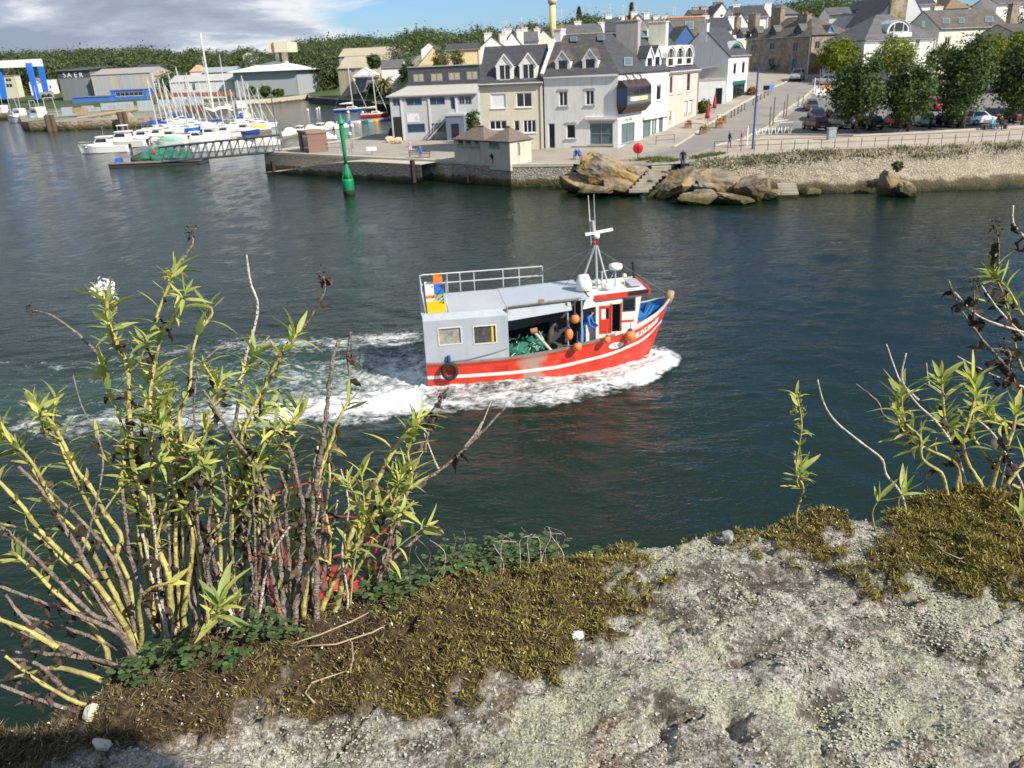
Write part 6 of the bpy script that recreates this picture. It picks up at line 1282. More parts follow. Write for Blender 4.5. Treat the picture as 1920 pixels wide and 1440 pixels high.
# ================================================================== cars
carp=M('car_paint',(.42,.44,.46),.3,.03,metal=.4); tyre=blackm; rimm=M('rim',(.45,.45,.46),.4,.05,metal=.5); redl=M('tail_light',(.5,.02,.02),.3,.05); headl=M('head_light',(.75,.76,.78),.15,.03); plate=M('number_plate',(.75,.75,.7),.5,.03)
def make_car(tall=1.0):
 t=thing('parked_car','car','car'); mb=MB(); W=.87
 st=[(-2.05,.42,.78,.76),(-1.95,.26,.92,.84),(-1.3,.22,.96,W),(-.4,.22,.95,W),(.75,.22,.94,W),(1.5,.24,.84,.85),(1.95,.28,.70,.80),(2.08,.40,.60,.70)]; rings=[]
 for x,z0,z1,w_ in st:rings.append([Vector((x,-w_*.92,z0)),Vector((x,-w_,(z0+z1)*.5)),Vector((x,-w_*.93,z1)),Vector((x,-w_*.5,z1+.03)),Vector((x,w_*.5,z1+.03)),Vector((x,w_*.93,z1)),Vector((x,w_,(z0+z1)*.5)),Vector((x,w_*.92,z0))])
 for a,b in zip(rings[:-1],rings[1:]):
  for j in range(8):mb.add([a[j],b[j],b[(j+1)%8],a[(j+1)%8]],[(0,1,2,3)],0,True)
 mb.add(rings[0],[(0,1,2,3,4,5,6,7)]); mb.add(rings[-1],[(7,6,5,4,3,2,1,0)])
 zt=.95+.52*tall; G4=[(-1.85,.78),(-1.25,.62),(.25,.64),(1.0,.78)]
 for(x0,x1,xa,xb)in((-1.85,1.02,-1.35,.25),):
  mb.add([(x0,-.78,.94),(x1,-.78,.93),(xb,-.60,zt),(xa,-.60,zt),(x0,.78,.94),(x1,.78,.93),(xb,.60,zt),(xa,.60,zt)],[(0,1,2,3),(7,6,5,4),(1,5,6,2),(4,0,3,7),(3,2,6,7)])
 mb.build('body',carp,t)
 def q(nm,P,m_=gdark):
  c=sum((Vector(p)for p in P),Vector())/4; n_=(Vector(P[1])-Vector(P[0])).cross(Vector(P[2])-Vector(P[0])).normalized(); g=MB(); g.add([c+(Vector(p)-c)*.88+n_*.012 for p in P],[(0,1,2,3)]); g.build(nm,m_,t)
 q('windscreen',[(1.02,-.78,.95),(1.02,.78,.95),(.25,.6,zt),(.25,-.6,zt)]); q('rear_window',[(-1.85,.78,.97),(-1.85,-.78,.97),(-1.35,-.6,zt),(-1.35,.6,zt)])
 q('side_window',[(-1.75,-.78,.97),(.9,-.78,.97),(.2,-.6,zt),(-1.3,-.6,zt)]); q('side_window',[(.9,.78,.97),(-1.75,.78,.97),(-1.3,.6,zt),(.2,.6,zt)])
 for x in(-1.28,1.3):
  for y in(-.8,.8):g=MB(); g.lathe([(.31,-.1),(.31,.1)],(x,y,.31),14,axis='Y'); w_=g.build('wheel',tyre,t); g=MB(); g.lathe([(.19,-.11),(.19,.11)],(x,y,.31),10,axis='Y'); g.build('rim',rimm,w_)
 for y in(-.6,.6):
  g=MB(); g.box((-2.0,y,.82),(.12,.18,.16)); g.build('tail_light',redl,t); g=MB(); g.box((1.98,y,.64),(.16,.32,.14)); g.build('headlight',headl,t)
 for x in(-2.07,2.09):g=MB(); g.box((x,0,.5),(.03,.5,.12)); g.build('number_plate',plate,t)
 return t
car0=make_car(); index_kids(); CP={n:M('car_paint_'+n,c,.28,.03,metal=.3)for n,c in dict(maroon=(.10,.05,.045),dark=(.02,.022,.026),grey=(.12,.125,.135),white=(.72,.72,.71),red=(.33,.02,.025),blue=(.26,.36,.46),navy=(.02,.035,.09),silver=(.42,.44,.46),black=(.012,.012,.013)).items()}
CARS=[(1528,243,92,'maroon','brown-maroon hatchback seen from behind at the street end of the front row'),(1577,240,270,'grey','grey car facing the water under the first dark tree'),(1628,242,95,'black','black car behind the first tree trunk'),(1674,238,90,'red','red car parked between the first two front trees'),(1728,236,80,'blue','pale blue car beside the second tree trunk'),(1770,237,92,'dark','dark car left of the third tree trunk'),(1832,233,20,'white','white car right of the third tree trunk'),(1858,228,90,'dark','dark car behind the two seated people'),(1897,229,90,'maroon','dark red car between the last two tree trunks'),
(1530,224,80,'navy','dark blue car with bright reflections behind the brown hatchback'),(1520,206,75,'grey','grey car at the street edge of the car park'),(1567,222,85,'black','black car half hidden by the first tree'),(1590,178,70,'white','white car under the yellow green tree'),(1676,158,92,'grey','grey car seen from behind between two trees'),(1664,182,85,'dark','dark car in the middle row of the car park'),(1684,184,85,'white','white car next to the dark one in the middle row'),(1766,160,80,'silver','silver car behind the tall third tree'),(1764,178,88,'blue','light blue car in the middle row behind the third tree'),(1768,195,88,'white','white car low in the middle row behind the third tree'),(1862,158,70,'silver','silver car at the back of the car park near the pale house'),(1882,163,88,'dark','dark car at the back near the last tree'),(1866,172,85,'white','white car in the back row behind the last front tree'),
(1750,205,90,'red','red car glimpsed behind the second tree'),(1547,158,160,'silver','silver car parked by the lamp posts below the stone house')]
for i,(x,y,a,cn_,lb)in enumerate(CARS):
 p=G(x,y); mm={'car_paint':CP[cn_]}; s=.96+.08*((i*37)%10)/10
 c=dup(car0,p,R(a),lb,'cars parked on the quayside',s,mm)if i else car0
 if i==0:
  c.location=p; c.rotation_euler=(0,0,R(a)); c['label']=lb; c['group']='cars parked on the quayside'; BK=c
  for o in KIDS[c.name]:
   if o.name.startswith('body'):o.material_slots[0].link='OBJECT'; o.material_slots[0].material=CP['maroon']
 dz=zg(p.x+math.cos(R(a)),p.y+math.sin(R(a)))-zg(p.x-math.cos(R(a)),p.y-math.sin(R(a))); c.rotation_euler=(0,-math.atan2(dz,2),R(a))
t=dup(car0,G(1494,151),R(-120),'light silver van parked at the top of the street',None,(1.1,1.05,1.28),{'car_paint':CP['silver']}); t['category']='van'; t.name='parked_van'
if 'group' in t.keys():del t['group']
t=dup(car0,G(740,258)+Vector((0,1.5,0)),R(90),'black car parked under the overhang of the grey office','cars parked on the quayside',1,{'car_paint':CP['black']})
# ================================================================== street furniture
steel=M('railing_steel',(.16,.13,.12),.6,.15); bluep=M('pole_blue',(.03,.06,.30),.5,.08); redp=M('red_plastic',(.55,.015,.02),.4,.06)
def pole(label,px,py,ytop,r,mat,name='pole',cat='pole',head=None,group=None):
 p=G(px,py); h=HT(p,ytop); t=thing(name,label,cat,p,group=group); mb=MB(); mb.bar((0,0,-.1),(0,0,h),r,8,0,r*.75); mb.build('shaft',mat,t)
 if head:head(t,h)
 else:mb=MB(); mb.lathe([(r*2.2,0),(r*2.2,.05)],n=8); mb.build('foot_plate',mat,t)
 return t
pole('tall blue pole standing by the promenade railing',1411,279,126,.10,bluep)
pole('blue post at the corner of the grey office',741,261,219,.16,bluep)
def lamp_head(t,h):mb=MB(); mb.ball((0,0,h+.15),.28,10,6); mb.build('lamp_globe',gel,t)
pole('small white street lamp in front of the blue grey store',863,262,229,.07,gel,'street_lamp','street lamp',lamp_head)
for i,(x,y,yt,lb)in enumerate([(1443,238,200,'dark post beside the bike rack'),(1449,236,182,'tall dark post with light top beside the bike rack'),(1469,221,190,'dark slim post at the car park entrance'),(1474,219,176,'tall slim post at the car park entrance'),(1526,176,146,'slim white post near the road works barriers'),(1534,175,130,'grey lamp post near the road works barriers'),(1551,160,124,'thin post in front of the yellow green tree'),(1400,272,236,'white banner post by the railing'),(1496,200,181,'short dark post at the kerb of the car park'),(1505,196,180,'second short dark post at the kerb of the car park')]):
 pole(lb,x,y,yt,.09,steel if i not in(4,7)else gel,group='posts around the car park entrance')
for i,(x,y)in enumerate([(1371,221),(1377,217),(1384,213),(1390,209),(1396,206),(1412,197),(1420,191),(1426,187),(1433,183),(1440,179)]):
 p=G(x,y); t=thing('bollard',['dark bollard nearest the terrace flowers','second dark bollard up the street from the terrace','third dark bollard up the street from the terrace','fourth dark bollard up the street from the terrace','fifth dark bollard, just below the green shop','sixth dark bollard, level with the green shopfront','seventh dark bollard, beyond the green shopfront','eighth dark bollard, near the blue road sign','ninth dark bollard, near the blue road sign','uppermost dark bollard on the pavement'][i],'bollard',p,group='bollards along the pavement'); mb=MB(); mb.lathe([(.10,-.1),(.09,.7)],n=8); mb.build('post',steel,t); mb=MB(); mb.ball((0,0,.78),.13,8,6); mb.build('knob',steel,t)
# railing along the promenade
t=thing('promenade_railing','long brown metal railing along the promenade above the sea wall','railing'); tpr=[]
for i in range(25):
 x=1339+(1940-1339)*i/24; y=np.interp(x,[1340,1450,1600,1760,1925],[285,282,277,271,262.5]); p=G(x,y); tpr.append(p); h=HT(p,y-18.5); mb=MB(); mb.bar(p-Vector((0,0,.1)),p+Vector((0,0,h)),.035,6); mb.build('post',steel,t)
for f_ in(1.0,.55):
 for i in range(24):mb=MB(); mb.bar(tpr[i]+Vector((0,0,f_)),tpr[i+1]+Vector((0,0,f_)),.028,5); mb.build('rail',steel,t)
def barrier(label,a,b,h=1.0,ym=True):
 t=thing('pedestrian_barrier',label,'barrier'); p,q_=G(*a),G(*b); up=Vector((0,0,h))
 for x in(p,q_):mb=MB(); mb.bar(x,x+up,.04,6); mb.build('post',steel,t)
 for f_ in(1,.5):mb=MB(); mb.bar(p+up*f_,q_+up*f_,.03,5); mb.build('rail',steel,t)
barrier('grey hoop barrier in front of the corner shop',(1230,272),(1264,269)); barrier('dark railing on the quay right of the brown hut',(598,285),(640,283)); barrier('short railing on the quay behind the green beacon',(660,287),(662,279))
p=G(1558,262); mb=MB(); mb.box((0,0,.55),(.75,.6,1.1)); mb.box((0,0,1.14),(.85,.7,.08)); o=mb.build('litter_bin',M('bin_grey',(.3,.33,.35),.6)); o.location=p; tag(o,'grey square litter bin on the promenade','bin')
# lifebuoy cabinet
p=G(1196,300); h=HT(p,276); t=thing('lifebuoy_stand','red lifebuoy housing on a thin post beside the rocks','lifebuoy',p); mb=MB(); mb.bar((0,0,0),(0,0,h),.05,8); mb.build('post',steel,t); mb=MB()
mb.X=Matrix.Translation((0,0,h-.1))@Matrix.Rotation(R(90),4,'X'); mb.lathe([(.40,-.16),(.52,-.1),(.52,.1),(.40,.16)],n=14); mb.build('housing',redp,t); mb=MB(); mb.box((0,-.18,h-.1),(.14,.05,.5)); mb.build('label_plate',M('red_dark',(.2,.01,.015),.5),t)
# benches, rack, planters, parasols
def bench(label,px,py,rz,L=1.8,mat=None):
 p=G(px,py); t=thing('bench',label,'bench',p,rz); m_=mat or M('bench_wood',(.10,.07,.05),.8,.2)
 for i in range(3):mb=MB(); mb.box((0,-.15+.15*i,.45),(L,.12,.05)); mb.build('seat_slat',m_,t)
 for i in range(2):mb=MB(); mb.box((0,.26+.02*i,.65+.18*i),(L,.05,.12)); mb.build('back_slat',m_,t)
 for s in(-1,1):mb=MB(); mb.box((s*(L/2-.15),.03,.21),(.08,.5,.43)); mb.box((s*(L/2-.15),.27,.62),(.06,.04,.45)); mb.build('leg',steel,t)
 return t
bench('dark wooden bench near the edge of the stone quay',787,296,0,2.6); bench('bench in front of the big tree on the promenade',1866,242,R(-6),2.4)
t=thing('bike_rack','row of white bicycle hoops at the edge of the car park','bike rack',G(1450,253))
for i in range(6):
 mb=MB(); x=-1.8+.72*i; mb.tube([(x-.25,0,.75),(x-.1,0,.1),(x+.1,0,.1),(x+.25,0,.75)],.045,6); mb.build('hoop',gel,t)
for i,(x,y,lb)in enumerate([(1326,233,'folded red parasol nearest the quay on the terrace'),(1339,213,'folded red parasol beside the green shrub')]):
 p=G(x,y); t=thing('parasol',lb,'parasol',p,group='folded parasols on the terrace'); mb=MB(); mb.bar((0,0,0),(0,0,2.6),.035,6); mb.build('pole',steel,t); mb=MB(); mb.lathe([(.30,.7),(.24,1.3),(.12,2.2),(.03,2.55)],n=10); mb.build('canopy',M('parasol_red',(.36,.03,.04),.8,.1),t)
for i,(x,y,lb,c_)in enumerate([(1325,246,'planter with orange flowers at the corner of the terrace',(.45,.25,.05)),(1348,240,'planter with red flowers beside the first parasol',(.4,.12,.05)),(1318,252,'dark green potted plant at the kerb of the terrace',(.06,.09,.02)),(1355,231,'wooden planter box further along the terrace',(.28,.2,.05)),(1290,240,'low planter with dark red flowers against the pink house',(.2,.05,.05))]):
 p=G(x,y); t=thing('flower_planter',lb,'planter',p,group='planters around the terrace'); mb=MB(); mb.box((0,0,.25),(.8,.5,.5)); mb.build('box',M('planter_wood',(.25,.17,.1),.8,.2),t); V,F=leaf_cloud((0,0,.65),.5,.35,.3,20,10,.08,70+i); o=np_obj('flowers',V,F,M('flower_%d'%i,c_,.8,.5,5),t)
for i,(x,y,lb)in enumerate([(1335,240,'small round terrace table beside the first parasol'),(1345,226,'small round terrace table between the two parasols'),(1322,224,'white terrace table against the pink house')]):
 p=G(x,y); t=thing('cafe_table',lb,'table',p,group='terrace tables'); mb=MB(); mb.lathe([(.4,.7),(.4,.74)],n=12); mb.build('tabletop',gel,t); mb=MB(); mb.bar((0,0,0),(0,0,.7),.04); mb.build('stem',steel,t)
for i,(x,y,lb,m_)in enumerate([(1538,178,'white road works barrier at the car park entrance',gel),(1548,172,'orange and white road works barrier beside the white one',M('barrier_orange',(.65,.25,.1),.6))]):
 p=G(x,y); mb=MB(); mb.box((0,0,.45),(1.6,.4,.9),taper=(.95,.5)); o=mb.build('road_barrier',m_); o.location=p; tag(o,lb,'barrier','road works barriers')
for i,(x,y,yt,wd,m_,lb)in enumerate([(1436,175,161,1.2,gdark,'dark square road sign beside the street'),(1446,173,159,1.0,M('sign_blue',(.08,.3,.7),.5),'blue and white road sign beside the street'),(698,290,274,1.6,gel,'white oval information sign on the quay'),(1412,246,243,0,None,'')]):
 if not m_:continue
 p=G(x,y); h=HT(p,yt); t=thing('road_sign',lb,'sign',p); mb=MB(); mb.bar((0,0,0),(0,0,h),.04,6); mb.build('post',steel,t); mb=MB(); mb.box((0,-.05,h-.3),(wd*.8,.04,.7 if i<2 else .45)); mb.build('panel',m_,t)
for i,(x,y,lb)in enumerate([(731,267,'left of two pale stone blocks in front of the grey office'),(747,269,'right of two pale stone blocks in front of the grey office')]):
 p=G(x,y); me=rock_mesh('stone_block',60+i,2,.2,[M('block_sand',(.58,.44,.3),.9,.15,2)],1,.8); o=bpy.data.objects.new('stone_block',me); link(o); o.location=p+Vector((0,0,.4)); o.scale=(.65,.55,.5); tag(o,lb,'stone block','stone blocks on the quay')
# blue post pontoon
# ================================================================== people
def person(label,P,pose='stand',h=1.72,rz=0.0,top=(.05,.06,.09),legs=(.04,.05,.08),hair=(.05,.035,.025),group=None,arm=0.0,name='person',lean=0.0,bare=False):
 """one continuous skinned figure"""
 k=h/1.72; V=[]; E=[]; Rr=[]
 def a(p,r,par=None):V.append(Vector(p)*k); Rr.append(r*k);(E.append((par,len(V)-1))if par is not None else None); return len(V)-1
 if pose=='sit':
  pv=a((0,0,.52),.145); sh=a((0,.05,.95),.15,a((0,.03,.75),.135,pv)); nk=a((0,.04,1.12),.06,sh); hd=a((0,.02,1.24),.095,nk); a((0,.02,1.32),.08,hd)
  for s in(-1,1):hp=a((s*.1,-.05,.52),.1,pv); kn=a((s*.11,-.45,.52),.075,hp); an=a((s*.11,-.48,.1),.05,kn); a((s*.11,-.62,.05),.045,an)
  for s in(-1,1):e0=a((s*.2,.04,1.0),.06,sh); el=a((s*.26,-.05,.74),.045,e0); w_=a((s*.14,-.28,.66),.035,el); a((s*.1,-.36,.64),.04,w_)
 else:
  st=.16 if pose=='walk' else 0.03; L=lean
  pv=a((0,0,.94),.14); wa=a((0,-L*.3,1.12),.125,pv); sh=a((0,-L,1.38),.145,wa); nk=a((0,-L*1.15,1.5),.055,sh); hd=a((0,-L*1.3,1.6),.092,nk); a((0,-L*1.3,1.68),.085,hd)
  for s in(-1,1):hp=a((s*.1,0,.86),.105,pv); kn=a((s*.1,-s*st*.8-.03,.48),.07,hp); an=a((s*.1,s*st*-.9+.02,.09),.045,kn); a((s*.11,-s*st*.9-.13,.045),.042,an)
  for s in(-1,1):e0=a((s*.2,-L,1.4),.058,sh); el=a((s*.27,s*st*.6-L-arm*.1,1.12),.045,e0); w_=a((s*.25,s*st*.8-L-.06-arm*.35,.9+arm*.2),.035,el); a((s*.25,s*st*.8-L-.1-arm*.42,.81+arm*.24),.04,w_)
 me=bpy.data.meshes.new('tmp'); me.from_pydata(V,E,[]); o=bpy.data.objects.new('tmp',me); COL.objects.link(o); sk=o.modifiers.new('s','SKIN'); sub=o.modifiers.new('d','SUBSURF'); sub.levels=sub.render_levels=1
 for i,v in enumerate(me.skin_vertices[0].data):v.radius=(Rr[i],Rr[i]); v.use_root=(i==0)
 dg=bpy.context.evaluated_depsgraph_get(); m2=bpy.data.meshes.new_from_object(o.evaluated_get(dg)); bpy.data.objects.remove(o); bpy.data.meshes.remove(me)
 cm=lambda n_,c:M('cloth_%s_%.2f_%.2f_%.2f'%(n_,*c),c,.85,.15,8); skin=M('skin',(.45,.27,.19),.6,.06)
 for mm in(cm('t',top),cm('l',legs),skin,cm('h',hair),blackm):m2.materials.append(mm)
 zh=(1.16 if pose=='sit' else 1.5)*k; zs_=(.56 if pose=='sit' else .93)*k
 for p in m2.polygons:
  c=p.center; z=c.z; d=0
  if z>zh:d=3 if(z>zh+.14*k or c.y>(.06 if pose=='sit' else-lean*1.3+.03)*k)else 2
  elif z<.09*k:d=4
  elif pose != 'sit' and z<zs_:d=1 if abs(c.x)<.21*k else(2 if z<.9*k else 0)
  elif pose=='sit' and z<.6*k:d=1
  if bare and d==1 and z<.45*k:d=2
  p.material_index=d; p.use_smooth=True
 m2.name=name; ob=bpy.data.objects.new(name,m2); link(ob); ob.location=P; ob.rotation_euler=(0,0,rz); return tag(ob,label,'person',group)
person('person in dark jacket and blue trousers standing on the rocks',G(1278,317)+Vector((0,-.4,.05)),h=1.75,rz=R(170),top=(.012,.013,.02),legs=(.03,.045,.10),hair=(.12,.1,.09))
person('person in black top and blue shorts walking by the railing',G(1367,277),'walk',1.72,R(80),(.02,.02,.025),(.06,.09,.18),bare=True); person('person in pink shirt and cap walking beside the one in black',G(1390,275),'walk',1.68,R(60),(.35,.08,.16),(.4,.38,.35),(.6,.58,.55))
person('person in lilac top standing near the quay bench',G(770,289),'stand',1.7,R(20),(.42,.25,.4),(.55,.5,.45),(.3,.25,.2)); person('person in blue sitting on the dark quay bench',G(789,296),'sit',1.7,0,(.05,.1,.4),(.08,.1,.25),(.4,.35,.3))
person('person in blue jacket crouched on the quay before the corner house',G(1080,299),'sit',1.5,R(-30),(.03,.06,.35),(.03,.05,.2)); person('second person in blue sitting close beside the crouched one',G(1086,299),'sit',1.45,R(20),(.04,.09,.42),(.05,.06,.2),(.2,.14,.1))
person('person in turquoise top sitting on the promenade bench',G(1858,243.5),'sit',1.7,R(-6),(.12,.42,.5),(.1,.15,.3),(.5,.45,.4)); person('person in dark clothes with white hair on the promenade bench',G(1875,242.5),'sit',1.7,R(-6),(.02,.02,.03),(.03,.03,.04),(.7,.68,.65))
person('person in black standing by the kerb between two tree trunks',G(1743,243),'stand',1.85,R(30),(.012,.012,.015),(.012,.013,.02)); person('person in red standing on the floating pontoon',PON,'stand',1.75,R(20),(.4,.03,.04),(.03,.03,.05))
# ================================================================== the fishing boat
FB=thing('fishing_boat','red and grey fishing boat under way with a white bow wave','fishing boat',BC,TH)
IV=Matrix.Translation(BC)@Matrix.Rotation(TH,4,'Z')
def BW(x,y,z):return IV@Vector((x,y,z))
def BL(px,py,v):
 r=ray(px,py); o=Vector((0,0,H)); t=(v-(o-BC).dot(BP))/r.dot(BP); q=o+r*t-BC; return Vector((q.dot(BF),v,q.z))
gun=lambda x:float(np.interp(x,[-4.7,-3.5,-1.5,.46,2.46,3.9,5.0,5.8],[1.16,1.10,1.12,1.27,1.56,1.86,2.18,2.55]))
stripe=lambda x:float(np.interp(x,[-4.7,-3.5,-1.5,.44,2.94,4.2,5.4,5.8],[.50,.47,.45,.50,.78,1.05,1.42,1.55]))
def hs(x,z):
 g=gun(x); f_=min(1.05,max(0,z/g)); a,b=hull_half(x,0),hull_half(x,1); return a+(b-a)*f_**.85
def red_mat():
 mt=M('boat_red',(.62,.046,.024),.42,.14,1.5,dirt=.45); t=mt.node_tree; b=t.nodes['Principled BSDF']; old=b.inputs['Base Color'].links[0].from_socket
 co=t.nodes.new('ShaderNodeTexCoord'); sx=N(t,'ShaderNodeSeparateXYZ'); t.links.new(co.outputs['Object'],sx.inputs[0]); n=t.nodes.new('ShaderNodeTexNoise'); n.inputs['Scale'].default_value=3; n.inputs['Detail'].default_value=7; t.links.new(co.outputs['Object'],n.inputs[0])
 d=mth(t,'ABSOLUTE',mth(t,'ADD',sx.outputs[0],.42)); k=mth(t,'SUBTRACT',mth(t,'ADD',.58,mth(t,'MULTIPLY',mth(t,'SUBTRACT',n.outputs[0],.5),.9)),d)
 f_=mth(t,'MULTIPLY',ramp(t,k,[(0.0,0),(.28,1)]),ramp(t,sx.outputs[2],[(0.10,0),(.2,1)])); col=mixc(t,mth(t,'MULTIPLY',f_,.85),old,(.33,.29,.23))
 scuff=ramp(t,n.outputs[0],[(.55,0),(.72,.5)]); col=mixc(t,scuff,col,(.5,.13,.09)); t.links.new(col,b.inputs['Base Color']); return mt
redb=red_mat(); whb=M('boat_white',(.76,.74,.69),.45,.06,2,col2=(.50,.42,.31),thr=(.58,.78),dirt=.25); shg=M('shelter_grey_blue',(.36,.40,.45),.6,.06,1.2,col2=(.42,.45,.48),thr=(.5,.75),dirt=.35); rfg=M('shelter_roof_grey',(.40,.43,.47),.65,.07,.8,col2=(.35,.35,.35),thr=(.5,.75))
blb=M('bow_blue',(.02,.16,.46),.5,.1,2); capg=M('gunwale_grey',(.22,.20,.18),.75,.2,3); gwood=M('deck_wood',(.20,.15,.11),.85,.25,3); wirem=M('galvanised',(.46,.48,.50),.45,.08,metal=.3); orb=M('fender_orange',(.72,.20,.06),.5,.1,4); ropeb=M('rope_blue',(.03,.05,.25),.8,.2)
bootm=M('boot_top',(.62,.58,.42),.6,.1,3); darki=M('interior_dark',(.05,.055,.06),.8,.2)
K=56; mb=MB(); X0,X1=-4.7,5.8; rows=[]; rx=[X0+(X1-X0)*k/K for k in range(K+1)]
for k in range(K+1):
 x=X0+(X1-X0)*(k/K); g=gun(x); s_=stripe(x); zz_=[-.45,-.03,.06,s_-.07,s_+.07,max(s_+.12,g-.20),g-.06,g]
 r_=[]
 for z in zz_:
  xr=x+(z-g)*.34*sst(4.2,5.8,x); r_.append((xr,hs(x,z)+(0.05 if z==g else .05 if z==g-.06 else 0),z))
 rows.append(r_)
for sg in(-1,1):
 for k in range(K):
  a,b=rows[k],rows[k+1]
  for j in range(7):
   xm=(a[j][0]+b[j][0])/2; mi=[0,3,0,1,0,1 if xm>3.3 else 0,1 if xm>2.9 else 2][j]
   P=[(a[j][0],sg*a[j][1],a[j][2]),(b[j][0],sg*b[j][1],b[j][2]),(b[j+1][0],sg*b[j+1][1],b[j+1][2]),(a[j+1][0],sg*a[j+1][1],a[j+1][2])]
   mb.add(P if sg<0 else P[::-1],[(0,1,2,3)],mi)
  # cap, inner bulwark
  xm=(a[7][0]+b[7][0])/2; i0,i1=max(.01,a[7][1]-.16),max(.01,b[7][1]-.16); dz=.62 if xm>3.2 else .5; j0,j1=max(.005,min(i0,hs(rx[k],a[7][2]-dz)-.14)),max(.005,min(i1,hs(rx[k+1],b[7][2]-dz)-.14))
  P=[(a[7][0],sg*a[7][1],a[7][2]),(b[7][0],sg*b[7][1],b[7][2]),(b[7][0]-.0,sg*i1,b[7][2]),(a[7][0],sg*i0,a[7][2])]; mb.add(P if sg<0 else P[::-1],[(0,1,2,3)],1 if xm>2.9 else 2)
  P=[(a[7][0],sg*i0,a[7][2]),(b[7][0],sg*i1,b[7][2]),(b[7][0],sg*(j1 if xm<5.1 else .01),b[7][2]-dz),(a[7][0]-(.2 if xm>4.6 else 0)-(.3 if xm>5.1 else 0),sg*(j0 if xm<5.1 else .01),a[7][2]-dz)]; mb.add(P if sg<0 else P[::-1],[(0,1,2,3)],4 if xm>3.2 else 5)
tr=rows[0]; L_=[(p[0],-p[1],p[2])for p in tr]+[(p[0],p[1],p[2])for p in tr[::-1]]; mb.add(L_,[tuple(range(len(L_)-1,-1,-1))],1)
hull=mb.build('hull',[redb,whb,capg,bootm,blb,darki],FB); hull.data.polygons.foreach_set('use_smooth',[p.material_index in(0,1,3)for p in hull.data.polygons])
dk=MB()
for k in range(K-2):
 a,b=rows[k],rows[k+1]; xm=a[7][0]; z0,z1=a[7][2]-(.62 if a[7][0]>3.2 else .5),b[7][2]-(.62 if b[7][0]>3.2 else .5); i0,i1=max(.005,hs(rx[k],z0)-.12),max(.005,hs(rx[k+1],z1)-.12)
 dk.quad((a[7][0],-i0,z0),(b[7][0],-i1,z1),(b[7][0],i1,z1),(a[7][0],i0,z0),1 if xm>3.2 else 0)
dk.build('deck',[gwood,blb],FB)
st=MB(); st.tube([(5.66,0,2.2),(5.78,0,2.55),(5.86,0,2.82)],[.15,.19,.15],8); st.build('stem_post',M('stem_wood',(.32,.25,.17),.8,.2,3),FB)
bl2=MB(); bl2.bb((4.05,-.06,1.35),(4.12,.06,2.0)); bl2.bb((4.9,-.03,1.5),(4.98,.03,2.15)); 
bh=MB(); 
for(x,w_,z0,z1,nm)in((4.35,1.0,1.35,1.95,'hatch'),):bh.bb((x-.35,-w_/2,z0),(x+.3,w_/2,z1))
bh.build('bow_locker',blb,FB); rbx=MB(); rbx.box((4.0,-.75,1.75),(.5,.35,.16)); rbx.build('hatch_cover',redb,FB)
# shelter
zr=3.06; X2=-1.38
sh=thing('shelter',None,None); bpy.data.objects.remove(sh)
fS=Face((X0,-1.72),(X2,-1.74),1.05,2.86); aw=[BL(822,617,-1.72),BL(865,643,-1.72),BL(888,613,-1.72),BL(930,641,-1.72)]
hl=[(aw[0].x-X0,aw[1].z,aw[1].x-X0,aw[0].z),(aw[2].x-X0,aw[3].z,aw[3].x-X0,aw[2].z)]
mb=MB(); wall_holes(mb,fS,hl,.05); ch=.30
mb.quad((X0,-1.72,2.86),(X2,-1.74,2.86),(X2,-1.74+ch,zr),(X0,-1.72+ch,zr))   # chamfer
mb.quad((X0,1.72,1.05),(X0,-1.72,1.05),(X0,-1.72,2.86),(X0,1.72,2.86)); mb.quad((X0,1.72,2.86),(X0,-1.72,2.86),(X0,-1.42,zr),(X0,1.42,zr))
mb.quad((1.9,1.74,1.1),(X0,1.72,1.05),(X0,1.72,2.86),(1.9,1.74,2.95)); mb.quad((1.9,1.74,2.95),(X0,1.72,2.86),(X0,1.42,zr),(1.9,1.45,zr+.12))
mb.quad((X2,-1.74,1.1),(X2,1.7,1.1),(X2,1.7,zr-.04),(X2,-1.74,2.86))
shl=mb.build('shelter_wall',shg,FB)
for i,h in enumerate(hl):
 w_=MB(); t_=.045
 for(u0,z0,u1,z1)in((h[0]-t_,h[1]-t_,h[0],h[3]+t_),(h[2],h[1]-t_,h[2]+t_,h[3]+t_),(h[0],h[1]-t_,h[2],h[1]),(h[0],h[3],h[2],h[3]+t_)):obox(w_,fS,u0,z0,u1,z1,.002,.02)
 w_=w_.build('window',M('window_rim',(.62,.6,.52),.6,.08),FB); g=MB(); g.quad(fS.pt(h[0],h[1],-.04),fS.pt(h[2],h[1],-.04),fS.pt(h[2],h[3],-.04),fS.pt(h[0],h[3],-.04)); g.build('pane',[M('perspex_hazy',(.36,.34,.30),.35,.35,3,col2=(.16,.17,.18),thr=(.45,.65)),M('perspex_dark',(.07,.075,.08),.2,.4,4,col2=(.28,.12,.1),thr=(.6,.7))][i],w_)
 if i:g=MB(); obox(g,fS,h[2]-.16,h[1]+.02,h[2]-.08,h[3]-.02,-.038,-.025); g.build('yellow_hose',cb['yellow'],w_)
rf=MB(); slab(rf,[(X0-.04,-1.42,zr+.01),(X2,-1.44,zr+.02),(X2,1.45,zr+.02),(X0-.04,1.42,zr+.01)],.05); rf.build('shelter_roof',rfg,FB)
rf=MB(); slab(rf,[(X2+.01,-1.52,zr+.03),(1.95,-1.5,zr+.16),(1.95,1.5,zr+.16),(X2+.01,1.5,zr+.03)],.05); rf.build('forward_roof',M('roof_panel_blue_grey',(.37,.43,.50),.55,.05,1,col2=(.42,.42,.42),thr=(.55,.8)),FB)
sd=MB(); sd.quad((X2+.01,-1.75,2.62),(1.2,-1.75,2.86),(1.2,-1.52,zr+.06),(X2+.01,-1.53,zr-.02)); sd.build('side_flap',shg,FB)
